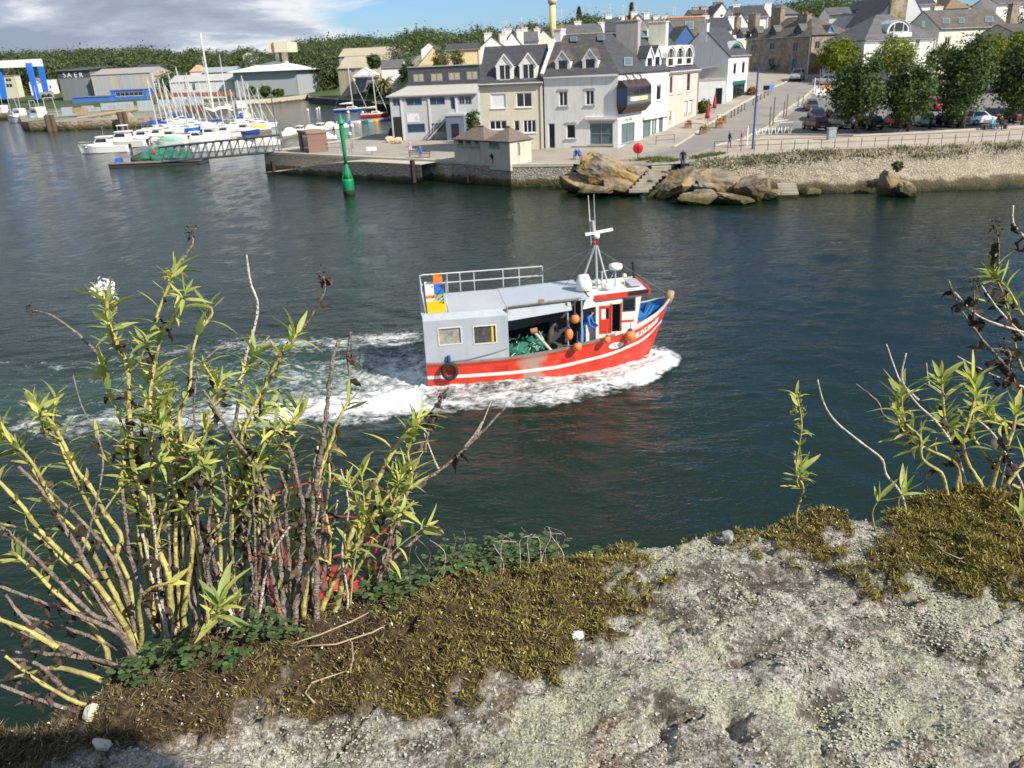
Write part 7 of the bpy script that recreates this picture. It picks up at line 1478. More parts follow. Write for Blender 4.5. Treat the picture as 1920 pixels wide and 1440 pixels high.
pb=MB(); pb.bar((X2,-1.62,zr+.1),(1.62,-1.60,zr+.24),.04,6); pb.bar((X2,-1.62,zr-.3),(X2,-1.62,zr+.1),.04,6); pb.box((.0,-1.6,zr+.22),(.22,.12,.14)); o=pb.build('roof_bar',M('bar_rusty',(.28,.21,.13),.8,.3,5),FB); o['kind']='stuff'
for x in(1.05,1.62):pp=MB(); pp.bar((x,-1.62,gun(x)),(x,-1.6,zr+.1),.035,6); pp.build('roof_post',wirem,FB)
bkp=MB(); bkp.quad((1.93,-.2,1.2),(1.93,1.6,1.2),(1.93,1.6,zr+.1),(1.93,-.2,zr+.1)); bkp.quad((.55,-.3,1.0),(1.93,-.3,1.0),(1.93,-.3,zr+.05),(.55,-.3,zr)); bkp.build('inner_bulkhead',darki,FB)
# roof rail
tp_=[(-4.55,-1.3),(-4.55,-.5),(-4.55,.5),(-4.55,1.62),(-3.5,1.62),(-2.35,1.62),(-1.1,1.62),(.62,1.62)]
rl=thing('tmp',None,None); bpy.data.objects.remove(rl)
for i,(x,y)in enumerate(tp_+[(-2.95,1.62),(-.4,1.62)]):q=MB(); q.bar((x,y,zr),(x-(.1 if x<-4.5 else 0),y,zr+.82),.028,6); q.build('rail_post',wirem,FB)
for z in(.82,.42):
 q=MB(); q.tube([(-4.55-z*.12,-1.3,zr+z),(-4.55-z*.12,1.5,zr+z),(-4.5,1.62,zr+z),(.62,1.62,zr+z)],.03,6); q.build('guard_rail',wirem,FB)
q=MB(); q.tube([(-3.68,-1.38,zr),(-3.72,-1.38,zr+.5),(-3.6,.4,zr+.82)],.025,5); q.build('crate_brace',wirem,FB)
# wheelhouse
WX0,WX1,WY=2.32,3.92,1.12; wz0,wz1=1.0,3.06; mb=MB(); fW=Face((WX0,-WY),(WX1,-WY),wz0,wz1)
def wr(x0,y0,x1,y1):a,b=BL(x0,(y0+y1)/2,-WY),BL(x1,(y0+y1)/2,-WY); c,d=BL((x0+x1)/2,y0,-WY),BL((x0+x1)/2,y1,-WY); return[a.x-WX0,max(d.z,wz0+.02),b.x-WX0,min(c.z,wz1-.05)]
dr=wr(1123,573,1146,626); op=wr(1147.5,570,1163,622); wn_=wr(1170,561,1189,581); dr[0]=max(.06,dr[0])
wall_holes(mb,fW,[tuple(dr),tuple(op),tuple(wn_)],.06)
tx=.30
mb.quad((WX1,-WY,wz0),(WX1-.05,WY,wz0),(WX1+tx,WY,wz1),(WX1+tx,-WY,wz1)); mb.add([(WX1,-WY,wz0),(WX1+tx,-WY,wz1),(WX1,-WY,wz1)],[(0,1,2)]); mb.add([(WX1,WY,wz0),(WX1,WY,wz1),(WX1+tx,WY,wz1)],[(0,1,2)])
mb.quad((WX1,WY,wz0),(WX0,WY,wz0),(WX0,WY,wz1),(WX1,WY,wz1)); mb.quad((WX0,WY,wz0),(WX0,-WY,wz0),(WX0,-WY,wz1),(WX0,WY,wz1))
mb.build('wheelhouse',whb,FB)
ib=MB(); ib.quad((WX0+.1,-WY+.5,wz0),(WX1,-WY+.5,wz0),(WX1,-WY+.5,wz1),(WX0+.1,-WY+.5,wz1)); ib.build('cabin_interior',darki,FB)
g=MB(); d=dr; obox(g,fW,d[0]+.01,d[1],d[2]-.01,d[1]+(d[3]-d[1])*.52,-.05,-.0); obox(g,fW,d[0]+.01,d[3]-.12,d[2]-.01,d[3],-.05,-.0); obox(g,fW,d[0]+.01,d[1]+(d[3]-d[1])*.52,d[0]+.10,d[3]-.12,-.05,0); obox(g,fW,d[2]-.10,d[1]+(d[3]-d[1])*.52,d[2]-.01,d[3]-.12,-.05,0); dor=g.build('door',redb,FB); g=MB(); obox(g,fW,d[0]+.10,d[1]+(d[3]-d[1])*.52,d[0]+.29,d[3]-.12,-.04,-.03); g.build('pane',whb,dor); g=MB(); obox(g,fW,d[0]+.29,d[1]+(d[3]-d[1])*.52,d[2]-.10,d[3]-.12,-.04,-.03); g.build('pane',gdark,dor)
g=MB(); obox(g,fW,wn_[0]-.06,wn_[1]-.06,wn_[2]+.06,wn_[3]+.06,-.03,.012); wr_=g.build('window',M('rubber_seal',(.05,.05,.05),.5),FB); g=MB(); obox(g,fW,wn_[0],wn_[1],wn_[2],wn_[3],.013,.02); g.build('pane',gdark,wr_)
for i in range(3):g=MB(); y0=-WY+.12+i*.7; xs_=lambda z:WX1+tx*(z-wz0)/(wz1-wz0)+.015; g.quad((xs_(2.35),y0,2.35),(xs_(2.35),y0+.58,2.35),(xs_(2.92),y0+.58,2.92),(xs_(2.92),y0,2.92)); g.build('windscreen',gdark,FB)
g=MB(); obox(g,fW,op[0]-.06,op[1],op[0]-.01,op[3]+.05,.002,.02); obox(g,fW,op[2]+.01,op[1],op[2]+.06,op[3]+.05,.002,.02); g.build('door_frame',redb,FB)
g=MB(); obox(g,fW,op[2]+.08,1.98,fW.L,2.06,.002,.02); g.quad((WX1+.01,-WY,1.98),(WX1+.0,WY,1.98),(WX1+.16,WY,2.08),(WX1+.16,-WY,2.08)); g.build('red_trim',redb,FB)
g=MB(); slab(g,[(WX0-.25,-WY-.1,wz1+.1),(WX1+.62,-WY-.06,wz1+.2),(WX1+.62,WY+.06,wz1+.2),(WX0-.25,WY+.1,wz1+.1)],.09); g.build('wheelhouse_roof',whb,FB)
g=MB(); P0,P1=Vector((WX0-.1,-WY-.12,wz1+.06)),Vector((WX1+.66,-WY-.08,wz1+.16)); g.add([P0+Vector((0,0,-.1)),P1+Vector((0,0,-.1)),P1+Vector((0,0,.1)),P0+Vector((0,0,.1)),P0+Vector((0,.06,-.1)),P1+Vector((0,.06,-.1)),P1+Vector((0,.06,.1)),P0+Vector((0,.06,.1))],[(0,1,2,3),(7,6,5,4),(3,2,6,7),(1,5,6,2),(0,4,5,1),(0,3,7,4)]); g.box((WX1+.64,0,wz1+.16),(.06,2*WY+.1,.2)); g.build('red_visor',redb,FB)
g=MB(); q0,q1=P0.lerp(P1,.60),P0.lerp(P1,.96); g.add([q0+Vector((0,-.012,-.07)),q1+Vector((0,-.012,-.07)),q1+Vector((0,-.012,.11)),q0+Vector((0,-.012,.11))],[(0,1,2,3)]); g.build('name_board',M('board_black',(.02,.02,.025),.5),FB)
g=MB(); g.box((4.15,-.1,wz1+.29),(.5,1.0,.06)); g.build('roof_hatch',M('hatch_grey',(.4,.4,.45),.5,.06),FB)
g=MB(); 
for(a_,b_)in(((1.95,.25),(2.2,-.25)),):pass
# panel between shelter and wheelhouse with dark screen and white oilskins
g=MB(); slab(g,[(1.72,-1.4,2.75),(2.3,-1.15,2.75),(2.3,-1.15,wz1+.1),(1.85,-1.3,wz1+.12)],.03); g.quad((1.95,-.9,1.1),(2.31,-.9,1.1),(2.31,-.9,2.3),(1.95,-.9,1.9)); g.build('side_screen',whb,FB); g=MB(); g.quad((1.75,-.7,1.9),(2.3,-.7,1.9),(2.3,-.7,2.8),(1.75,-.7,2.8)); g.build('grey_screen',M('screen_smoky',(.2,.21,.24),.4,.1),FB)
# mast and aerials
mz=wz1+.2
q=MB(); q.bar((2.62,-.1,mz),(2.58,0,5.1),.05,8,0,.045); q.bar((2.58,0,5.1),(2.52,.05,7.05),.03,6,0,.012); q.build('mast',wirem,FB); q=MB(); q.bar((1.95,.2,mz-.05),(2.55,0,5.0),.045,6); q.build('mast_stay',wirem,FB); q=MB(); q.bar((3.05,-.35,mz),(2.62,0,5.05),.04,6); q.build('mast_stay',wirem,FB)
q=MB(); q.bar((2.42,.05,5.0),(2.30,.1,7.0),.028,6,0,.01); q.build('aerial',gel,FB); q=MB(); q.bar((2.5,0,5.55),(2.45,0,6.0),.07,8); q.build('aerial_base',wirem,FB); q=MB(); q.lathe([(.13,5.28),(.13,5.46)],(2.62,0,0),10); q.box((2.72,0,5.53),(1.15,.12,.10),rot=Matrix.Rotation(-.12,3,'Y')); q.build('radar_scanner',gel,FB)
q=MB(); q.bar((2.63,-.02,5.0),(2.66,-.02,5.22),.05); q.ball((2.5,-.1,5.12),.09); q.build('mast_light',M('lamp_red',(.3,.03,.03),.4),FB)
q=MB(); q.lathe([(.05,3.9),(.27,3.95),(.29,4.05),(.27,4.14),(.1,4.19)],(3.42,0,0),16); q.build('radome',gel,FB); q=MB(); q.bar((3.42,0,mz),(3.42,0,3.95),.03); q.bar((2.72,-.1,3.9),(3.42,0,3.95),.02,5); q.bar((3.0,-.2,mz),(3.4,0,3.92),.015,4); o=q.build('radome_bracket',wirem,FB); o['kind']='stuff'
q=MB(); q.bar((2.78,-.35,mz),(2.8,-.2,3.9),.03); q.bar((2.8,-.2,3.9),(2.95,-.2,3.95),.03); q.build('davit_post',wirem,FB); q=MB(); q.tube([(2.0,-.35,mz-.02),(2.0,-.3,mz+.35),(2.0,-.25,mz+.62)],[.34,.31,.2],12); q.build('liferaft_cover',M('canvas_white',(.72,.71,.69),.8,.08,4,.5,8),FB)
for i,(x,y)in enumerate(((2.35,.3),(2.75,.35),(3.0,-.55))):q=MB(); q.ball((x,y,mz+.12),.17,10,6,0,(1.2,1,.8)); q.build('roof_light',gel,FB)
q=MB(); q.bar((3.75,-.2,mz),(3.75,-.2,mz+.35),.02); q.ball((3.75,-.2,mz+.42),.1); q.build('search_light',M('lamp_cream',(.6,.58,.45),.4),FB); q=MB(); q.bar((4.5,.9,mz),(4.42,.9,mz+.7),.06,6); q.build('exhaust_stub',blackm,FB)
rg=MB(); rg.bar((1.4,.6,zr+.16),(2.5,0,4.95),.012,4); rg.bar((-.9,1.3,zr+.1),(2.5,0,4.9),.012,4); rg.bar((2.55,0,4.9),(5.7,0,2.7),.010,4); o=rg.build('rigging_wire',capg,FB); o['kind']='stuff'
# oval plate, number strip, lettering bent onto the hull
def onhull(name,pts_faces,mat,off,par=FB):
 V_,F_=pts_faces; v2=[]
 for(x,z)in V_:xx=x; v2.append((xx+(z-gun(xx))*.34*sst(4.2,5.8,xx),-(hs(xx,z)+off),z))
 return mesh_obj(name,v2,F_,mat,par)
zc=lambda x:stripe(x)+.37+.05*(x-3.7)
nV=[]; nF=[]; NK=16
for k in range(NK+1):x=3.62+1.62*k/NK; nV+=[(x,zc(x)-.13),(x,zc(x)+.13)]
nF=[(2*k,2*k+2,2*k+3,2*k+1)for k in range(NK)]; onhull('number_board',(nV,nF),whb,.008)
oV=[(3.08+.34*math.cos(a)*1.0,stripe(3.1)+.32+.15*math.sin(a))for a in[2*math.pi*k/20 for k in range(20)]]; onhull('port_letters_plate',(oV,[tuple(range(20))]),whb,.012)
def hulltext(body,size,xc,dzf,off,mat):
 c=bpy.data.curves.new('t','FONT'); c.body=body; c.size=size; c.align_x='CENTER'; c.align_y='CENTER'; c.space_character=1.25; c.resolution_u=2; tmp=bpy.data.objects.new('t',c); COL.objects.link(tmp); me=bpy.data.meshes.new_from_object(tmp.evaluated_get(bpy.context.evaluated_depsgraph_get())); bpy.data.objects.remove(tmp); bpy.data.curves.remove(c)
 V_=[(xc+v.co.x,dzf(xc+v.co.x)+v.co.y)for v in me.vertices]; F_=[tuple(p.vertices)for p in me.polygons]; bpy.data.meshes.remove(me); return onhull('hull_number',(V_,F_),mat,off)
hulltext('590877',.31,4.44,zc,.016,M('number_black',(.05,.055,.05),.6)); hulltext('CC',.2,3.1,lambda x:stripe(3.1)+.32,.02,M('number_black',(.05,.055,.05)))
# scupper doors
for x in(-2.0,.75):o=onhull('scupper',([(x,stripe(x)+.14),(x+.55,stripe(x+.55)+.14),(x+.55,stripe(x+.55)+.34),(x,stripe(x)+.34)],[(0,1,2,3)]),M('scupper_red',(.50,.03,.02),.5),.01)
rp=MB(); rp.tube([(-4.1,-1.80,1.12),(-3.0,-1.79,1.18),(-2.0,-1.79,1.36),(-1.4,-1.78,1.52)],.015,5); rp.build('mooring_line',capg,FB)
# working deck gear
rs=np.random.RandomState(4); nb=MB()
for i in range(46):
 c=Vector((rs.uniform(-1.2,.15),rs.uniform(-1.5,-.6),rs.uniform(.9,1.45))); pts=[c+Vector((rs.normal(0,.16),rs.normal(0,.16),abs(rs.normal(0,.15))))for _ in range(6)]; nb.tube(pts,rs.uniform(.012,.03),5,i%3)
nb=nb.build('net_strands',[M('net_pale',(.35,.5,.42),.9,.3,6),netg,M('net_teal',(.05,.30,.24),.9,.3,6)],FB); nb['kind']='stuff'
def bpile(nm,x,y,z,sx,sy,sz,m_,seed):me=rock_mesh(nm,seed,3,.5,[m_],1,.1); o=bpy.data.objects.new(nm,me); link(o,FB); o.location=(x,y,z); o.scale=(sx,sy,sz)
bpile('net_heap',-.55,-1.0,.95,.75,.5,.5,netg,81); bpile('net_heap',.35,-.9,.9,.6,.5,.4,ng2,82)
q=MB(); q.bar((.35,-1.5,1.15),(-.28,-1.35,1.95),.07,8); q.build('hauler_arm',M('arm_grey',(.4,.38,.34),.7,.2),FB); q=MB(); q.bar((-.42,-1.35,1.98),(-.15,-1.35,2.02),.11,10); q.build('hauler_drum',M('drum_rust',(.33,.16,.09),.8,.3),FB); q=MB(); q.tube([(.3,-1.2,1.1),(.45,-1.2,1.9),(.62,-1.15,2.2),(.72,-1.15,1.8)],[.09,.12,.12,.06],8); q.build('net_hauler',M('hauler_dark',(.1,.09,.08),.7,.3),FB)
# ---- things aboard -------------------------------------------------
def fender(label,px,py,v,r,long=1.0):
 c=BL(px,py,v); w_=BW(*c); t=thing('fender',label,'fender',w_,TH,'orange fenders hanging on the fishing boat'); mb=MB(); mb.ball((0,0,0),r,14,9,0,(1,1,long)); mb.build('ball',orb,t); mb=MB(); mb.lathe([(.3*r,r*long*.9),(.42*r,r*long*1.1),(.2*r,r*long*1.35)],n=10); mb.build('cap',ropeb,t); mb=MB(); mb.bar((0,0,r*long*1.3),(0,.05,r*long+.45),.012,5); mb.build('lanyard',capg,t)
fender('orange ball fender hanging at the forward end of the shelter opening',1078,598,-1.72,.19); fender('faded long orange fender under the shelter opening',1067,627,-1.75,.17,1.45); fender('orange ball fender hanging low on the hull below the fisherman',1083,650,-2.02,.185); fender('small orange ball fender below the red door',1138,637,-1.95,.15); fender('large orange fender next to the white hull number board',1182,630,-1.62,.24)
c=BL(843,696,-1.93); t=thing('tyre_fender','black tyre hanging as a fender on the red stern quarter','tyre',BW(*c),TH); mb=MB(); pts=[(.27*math.cos(a),0,.31*math.sin(a))for a in[2*math.pi*k/20 for k in range(20)]]; mb.tube(pts,.085,8,closed=True); mb.build('tyre',blackm,t); mb=MB(); mb.tube([(0,.02,.28),(.02,.08,.5),(0,.14,.62)],[.05,.07,.06],6); mb.build('rope',ropeb,t)
CR=[ # x, y, level, colour, label
(-4.12,-1.12,0,'yellow','bright yellow crate at the outer edge of the shelter roof'),(-4.30,-.62,0,'white','white crate low in the stack behind the yellow one'),(-3.92,-.60,0,'paleblue','pale blue crate low in the stack behind the yellow one'),(-4.30,-.1,0,'orange','orange crate in the middle of the stack on the roof'),(-3.92,-.1,0,'lime','yellow green crate in the middle of the stack on the roof'),(-4.30,.42,0,'white','lower white crate at the back of the stack'),(-3.92,.42,0,'blue','lower blue crate at the back of the stack'),(-4.30,.42,1,'white','upper white crate at the back of the stack'),(-3.92,.42,1,'blue','upper blue crate at the back of the stack'),(-4.30,.94,1,'white','white crate at the far end of the stack'),(-3.92,.94,1,'green','dark green crate at the far end of the stack'),(-4.30,.94,0,'grey','grey crate at the bottom of the far end'),(-3.92,.94,0,'blue','blue crate at the bottom of the far end'),(-3.92,.96,2,'orange','orange crate on top of the far end of the stack')]
for x,y,lv,cn_,lb in CR:
 big=cn_=='yellow'; o=crate_mesh('crate',.72 if big else .36,.5,.34 if big else .30,cb[cn_]); o.location=BW(x,y,zr+.02+lv*.305); o.rotation_euler=(0,0,TH); tag(o,lb,'crate','fish crates on the boat shelter roof')
person('fisherman in bright blue oilskins bending over on the working deck',BW(1.72,-1.05,1.02),'stand',1.62,TH+R(60),(.02,.17,.58),(.02,.15,.5),(.03,.025,.02),lean=.38,arm=.6)
# ================================================================== red beacon below the rampart
rdb=M('beacon_red',(.34,.036,.032),.5,.12,2,dirt=.2); c=PZ(612,1062,4.0); t=thing('red_beacon','red round beacon with hoop railings below the wall behind the plants','beacon',(c.x,c.y,0))
mb=MB(); mb.lathe([(.8,-1),(.7,1.5),(.52,3.0),(.48,3.7),(.2,3.85)],n=20); mb.build('body',rdb,t); mb=MB(); mb.lathe([(.85,2.75),(.9,2.8),(.85,2.85)],n=20); mb.build('platform',rdb,t)
for z,r_ in((5.0,1.3),(4.3,1.15)):mb=MB(); mb.tube([(r_*math.cos(k*.2618),r_*math.sin(k*.2618),z)for k in range(24)],.018,6,closed=True); mb.build('hoop_rail',rdb,t)
for k in range(8):a=k*math.pi/4+.2; mb=MB(); mb.bar((.86*math.cos(a),.86*math.sin(a),2.8),(1.3*math.cos(a),1.3*math.sin(a),5.0),.022,6); mb.build('rail_post',rdb,t)
# ================================================================== rampart top in the foreground
ZW=11.40
epx=[(-120,1372),(0,1350),(70,1340),(150,1288),(250,1206),(330,1172),(430,1150),(560,1134),(660,1114),(760,1084),(860,1046),(1000,1040),(1100,1034),(1180,1022),(1240,1000),(1290,990),(1390,980),(1480,966),(1560,962),(1640,964),(1720,936),(1800,922),(1920,918),(2060,905)]
EP=[PZ(a,b,ZW)for a,b in epx]; ex=np.array([p.x for p in EP]); ey=np.array([p.y for p in EP])
_pr=np.random.RandomState(5); _pt=_pr.permutation(512).astype(np.int64); _gr=_pr.normal(size=(512,2)); _gr /= np.linalg.norm(_gr,axis=1)[:,None]
def pn(x,y):
 xi,yi=np.floor(x).astype(np.int64),np.floor(y).astype(np.int64); fx,fy=x-xi,y-yi; sx_,sy_=fx*fx*(3-2*fx),fy*fy*(3-2*fy)
 def g(i,j):h_=_pt[(_pt[(xi+i)&511]+yi+j)&511]; return _gr[h_,0]*(fx-i)+_gr[h_,1]*(fy-j)
 return(g(0,0)*(1-sx_)+g(1,0)*sx_)*(1-sy_)+(g(0,1)*(1-sx_)+g(1,1)*sx_)*sy_
def fbm(x,y,f,o=5,g=.5):
 s=0; a=1
 for k in range(o):s=s+a*pn(x*f+13.7*k,y*f+7.1*k); f *= 2.03; a *= g
 return s
MOSS=[[(-60,1352),(150,1308),(250,1245),(430,1160),(560,1140),(760,1085),(860,1040),(1000,1030),(1180,1014),(1198,1058),(1150,1102),(1215,1165),(1090,1232),(1078,1262),(860,1312),(700,1348),(615,1362),(560,1332),(470,1342),(330,1402),(240,1424),(-60,1500)],
[(1368,1042),(1404,972),(1480,956),(1560,958),(1588,1002),(1528,1052),(1480,1030),(1420,1030)],[(1636,1010),(1700,940),(1760,905),(1980,890),(1980,1120),(1850,1118),(1760,1100),(1690,1060),(1640,1046)],[(1290,985),(1340,982),(1338,998),(1290,998)],[(1560,1085),(1640,1070),(1720,1090),(1650,1118)],[(1180,1105),(1260,1095),(1250,1118),(1190,1130)]]
def pjn(x,y,z):
 zz_=z-H; f=y*FWD.y+zz_*FWD.z; return 960+(x*RGT.x+y*RGT.y+zz_*RGT.z)/f*FP,720-(x*UPV.x+y*UPV.y+zz_*UPV.z)/f*FP
def inside_np(px,py,P):
 c=np.zeros(px.shape,bool); j=len(P)-1
 for i in range(len(P)):
  xi,yi,xj,yj=*P[i],*P[j]; c ^=((yi>py)!=(yj>py))&(px<(xj-xi)*(py-yi)/(yj-yi+1e-9)+xi); j=i
 return c
def moss_mask(x,y):
 px,py=pjn(x,y,np.full_like(x,ZW)); w_=44; px=px+w_*fbm(x,y,22,4,.65)*1.6; py=py+w_*fbm(x+5,y,22,4,.65)*1.6; m_=np.zeros(px.shape,bool)
 for P in MOSS:m_ |= inside_np(px,py,P)
 return m_
def wall_h(x,y,mm=None):
 e=np.interp(x,ex,ey)+.012*fbm(x,x*0+3.3,14,4); s=e-y
 h=.014*fbm(x,y,3.2,3)+.007*fbm(x,y,13,4)-.006*np.abs(fbm(x*1.2+1,y*2.4,9,4))+.0042*fbm(x,y,70,4,.65)-.007*np.maximum(0,fbm(x+8,y*1.4,9,3)-.22)*4-.006*(np.abs(fbm(x*.8+y*.5+4,y-x*.3,4.5,3))<.018)
 r1=x*.35+y*.94; h+=.007*(1-np.abs(fbm(x*.35+2,r1*2.2,7,3))*2.2)*(x<.15); r2=x*.9+y*.5; h+=.009*-np.abs(fbm(r2*2.0,(y-x)*.5+4,6,3))*(x>.05)
 for(cx_,cy_,rx_,ry_,d_)in((.285,.60,.035,.022,.026),(.20,.585,.012,.03,.018),(.13,.575,.01,.028,.014),(.43,.70,.03,.02,.014),(.15,.79,.02,.012,.008)):h-=d_*np.exp(-((x-cx_)/rx_)**2-((y-cy_)/ry_)**2)
 h+=.022*np.exp(-((x-.58)/.16)**2)*np.exp(-(s/.06)**2)+.012*np.exp(-((x-.40)/.06)**2)*np.exp(-(s/.05)**2)
 if mm is not None:h+=mm*(.004+.016*np.maximum(0,fbm(x+3,y,22,3)+.15))
 h-=.05*np.clip(1-s/.05,0,1)**2*.5
 return ZW+h,e
xg=np.arange(-1.15,1.45,.0034); so_=np.concatenate([np.arange(0,.50,.0034),np.linspace(.52,1.4,14)])
XX,SS_=np.meshgrid(xg,so_); Ee=np.interp(XX,ex,ey)+.012*fbm(XX,XX*0+3.3,14,4); YY=Ee-SS_; MMk=moss_mask(XX,YY).astype(float)
for _ in range(2):MMk[1:-1,1:-1]=(MMk[1:-1,1:-1]*4+MMk[:-2,1:-1]+MMk[2:,1:-1]+MMk[1:-1,:-2]+MMk[1:-1,2:])/8
ZZ,_e=wall_h(XX,YY,MMk); ZZ+=.0016*pn(XX*260,YY*260)+.0012*pn(XX*520,YY*520)
fd=[.002,.006,.012,.03,.08,.2,.6,1.5,4,12.4]; Xf=np.repeat(xg[None],len(fd),0); Yf=np.stack([Ee[0]+.35*d_**.8*.3+.01*fbm(xg,xg*0+d_*9,12,4)for d_ in fd]); Zf=np.stack([ZZ[0]-d_ for d_ in fd])
AX,AY,AZ=np.concatenate([Xf[::-1],XX]),np.concatenate([Yf[::-1],YY]),np.concatenate([Zf[::-1],ZZ]); AM=np.concatenate([np.repeat(MMk[:1],len(fd),0)*.9,MMk])
def rampart_mat():
 mt=bpy.data.materials.new('rampart_granite'); mt.use_nodes=True; t=mt.node_tree; b=t.nodes['Principled BSDF']; b.inputs['Roughness'].default_value=.93; b.inputs['Specular IOR Level'].default_value=.2
 co=t.nodes.new('ShaderNodeTexCoord'); at=t.nodes.new('ShaderNodeAttribute'); at.attribute_name='moss'
 def nz(s,d,r=.6,off=0,st=(1,1,1)):
  mp=t.nodes.new('ShaderNodeMapping'); mp.inputs['Location'].default_value=(off,off*.7,0); mp.inputs['Scale'].default_value=st; t.links.new(co.outputs['Object'],mp.inputs[0]); n=t.nodes.new('ShaderNodeTexNoise'); n.inputs['Scale'].default_value=s; n.inputs['Detail'].default_value=d; n.inputs['Roughness'].default_value=r; t.links.new(mp.outputs[0],n.inputs[0]); return n.outputs[0]
 def vor(s,f='F1',off=0):
  mp=t.nodes.new('ShaderNodeMapping'); mp.inputs['Location'].default_value=(off,off,0); t.links.new(co.outputs['Object'],mp.inputs[0]); v=t.nodes.new('ShaderNodeTexVoronoi'); v.inputs['Scale'].default_value=s; v.feature=f; t.links.new(mp.outputs[0],v.inputs[0]); return v
 big,mid,fin,sp=nz(4,6),nz(16,8,.65,3),nz(90,6,.7,5),nz(420,3,.6)
 rock=ramp(t,mth(t,'ADD',mth(t,'MULTIPLY',fin,.6),mth(t,'MULTIPLY',mid,.4)),[(.37,(.07,.062,.05)),(.46,(.25,.23,.19)),(.55,(.38,.365,.33)),(.66,(.56,.55,.515))])
 rock=mixc(t,ramp(t,nz(7,5,.6,8),[(.5,0),(.62,.5)]),rock,(.36,.25,.16)); rock=mixc(t,.85,rock,ramp(t,nz(360,2,.5,4),[(.38,(.18,.17,.155)),(.5,(.85,.84,.82)),(.6,(1.35,1.34,1.3))]),'MULTIPLY'); rock=mixc(t,ramp(t,sp,[(.58,0),(.64,.7)]),rock,(.045,.04,.034)); rock=mixc(t,ramp(t,nz(48,7,.75,17),[(.56,0),(.66,.8)]),rock,(.06,.052,.043))
 vein=ramp(t,mth(t,'ADD',mth(t,'MULTIPLY',nz(5,6,.65,13,(1,3.2,1)),.75),mth(t,'MULTIPLY',fin,.3)),[(.45,.9),(.55,0)]); rock=mixc(t,vein,rock,(.105,.09,.072))
 # grey white crust and pale green leafy lichens in patches
 cr_=mth(t,'ADD',mth(t,'MULTIPLY',mid,.55),mth(t,'MULTIPLY',nz(60,5,.7,11),.45)); crm=ramp(t,cr_,[(.47,0),(.54,1)]); rock=mixc(t,mth(t,'MULTIPLY',crm,.75),rock,ramp(t,nz(260,3),[(.38,(.22,.205,.175)),(.5,(.45,.43,.38)),(.62,(.68,.66,.60))]))
 v1=vor(330); lm=mth(t,'ADD',mth(t,'MULTIPLY',nz(6.5,4,.55,21),.7),mth(t,'MULTIPLY',nz(34,5,.6,31),.35)); lim=ramp(t,lm,[(.535,0),(.56,1)]); lc=ramp(t,mth(t,'ADD',mth(t,'MULTIPLY',v1.outputs['Distance'],.15),mth(t,'MULTIPLY',nz(300,3,.6,6),.9)),[(.44,(.50,.50,.40)),(.6,(.37,.38,.29)),(.74,(.22,.22,.16))])
 lc=mixc(t,.8,lc,ramp(t,nz(420,2,.5,14),[(.38,(.35,.35,.33)),(.55,(1.1,1.1,1.08))]),'MULTIPLY'); rock=mixc(t,mth(t,'MULTIPLY',lim,.9),rock,lc)
 soil=ramp(t,nz(120,6,.7,2),[(.35,(.025,.018,.011)),(.55,(.085,.06,.035)),(.7,(.17,.125,.07))]); col=mixc(t,at.outputs['Fac'],rock,soil); t.links.new(col,b.inputs['Base Color'])
 bp=t.nodes.new('ShaderNodeBump'); bp.inputs['Strength'].default_value=1.0; bp.inputs['Distance'].default_value=.0065
 hh=mth(t,'ADD',mth(t,'MULTIPLY',fin,.9),mth(t,'ADD',mth(t,'MULTIPLY',nz(260,4,.7,3),.55),mth(t,'MULTIPLY',mth(t,'MULTIPLY',lim,nz(190,4,.65,9)),.5))); t.links.new(hh,bp.inputs['Height']); t.links.new(bp.outputs[0],b.inputs['Normal']); return mt
nr_,nc_=AX.shape; gi=np.arange(nr_*nc_).reshape(nr_,nc_); F=np.stack([gi[:-1,:-1],gi[1:,:-1],gi[1:,1:],gi[:-1,1:]],-1).reshape(-1,4)
rw=np_obj('rampart_wall',np.stack([AX,AY,AZ],-1).reshape(-1,3),F,rampart_mat(),smooth=True); tag(rw,'lichen covered granite top of the old rampart wall in front','wall'); a_=rw.data.attributes.new('moss','FLOAT','POINT'); a_.data.foreach_set('value',AM.ravel().astype(np.float32))
A1=PZ(250,1362,ZW); kk_=1.3/SUND.z; tx_,ty_=A1.x+SUND.x*kk_,A1.y+SUND.y*kk_; mb=MB(); mb.bb((tx_-.75,ty_-.85,9.8),(tx_,ty_,12.7)); tag(mb.build('rampart_merlon',M('merlon_granite',(.33,.31,.28),.9,.2,6,.6,30)),'tall granite merlon of the rampart beside the viewpoint','merlon')  # unseen block, added and placed only to shadow the near left corner
# moss cushions, litter, lichen flakes, clover
rsm=np.random.RandomState(8)
def scatter(n,box,keep):
 x=rsm.uniform(box[0],box[1],n); y=rsm.uniform(box[2],box[3],n); e=np.interp(x,ex,ey); k=(y<e+.004)&keep(x,y); x,y=x[k],y[k]; m_=moss_mask(x,y).astype(float); z,_=wall_h(x,y,m_); return np.stack([x,y,z],1)
def blades(P,h,w_,spread,jit=.5):
 n=len(P); a=rsm.uniform(0,6.28,n); d=np.stack([np.cos(a),np.sin(a),0*a],1); hh=h*rsm.uniform(1-jit,1+jit,n)[:,None]; lean=rsm.normal(size=(n,3))*spread; lean[:,2]=1; T=P+lean*hh; ww=w_*rsm.uniform(.7,1.4,n)[:,None]
 Mi=P+lean*hh*.5; V=np.stack([P-d*ww*.4,P+d*ww*.4,Mi+d*ww,T,Mi-d*ww],1).reshape(-1,3); k=np.arange(n)[:,None]*5; F=np.concatenate([np.concatenate([k,k+1,k+2,k+4],1),np.concatenate([k+4,k+2,k+3,k+3],1)]); return V,F[:n],F[n:,:3],n
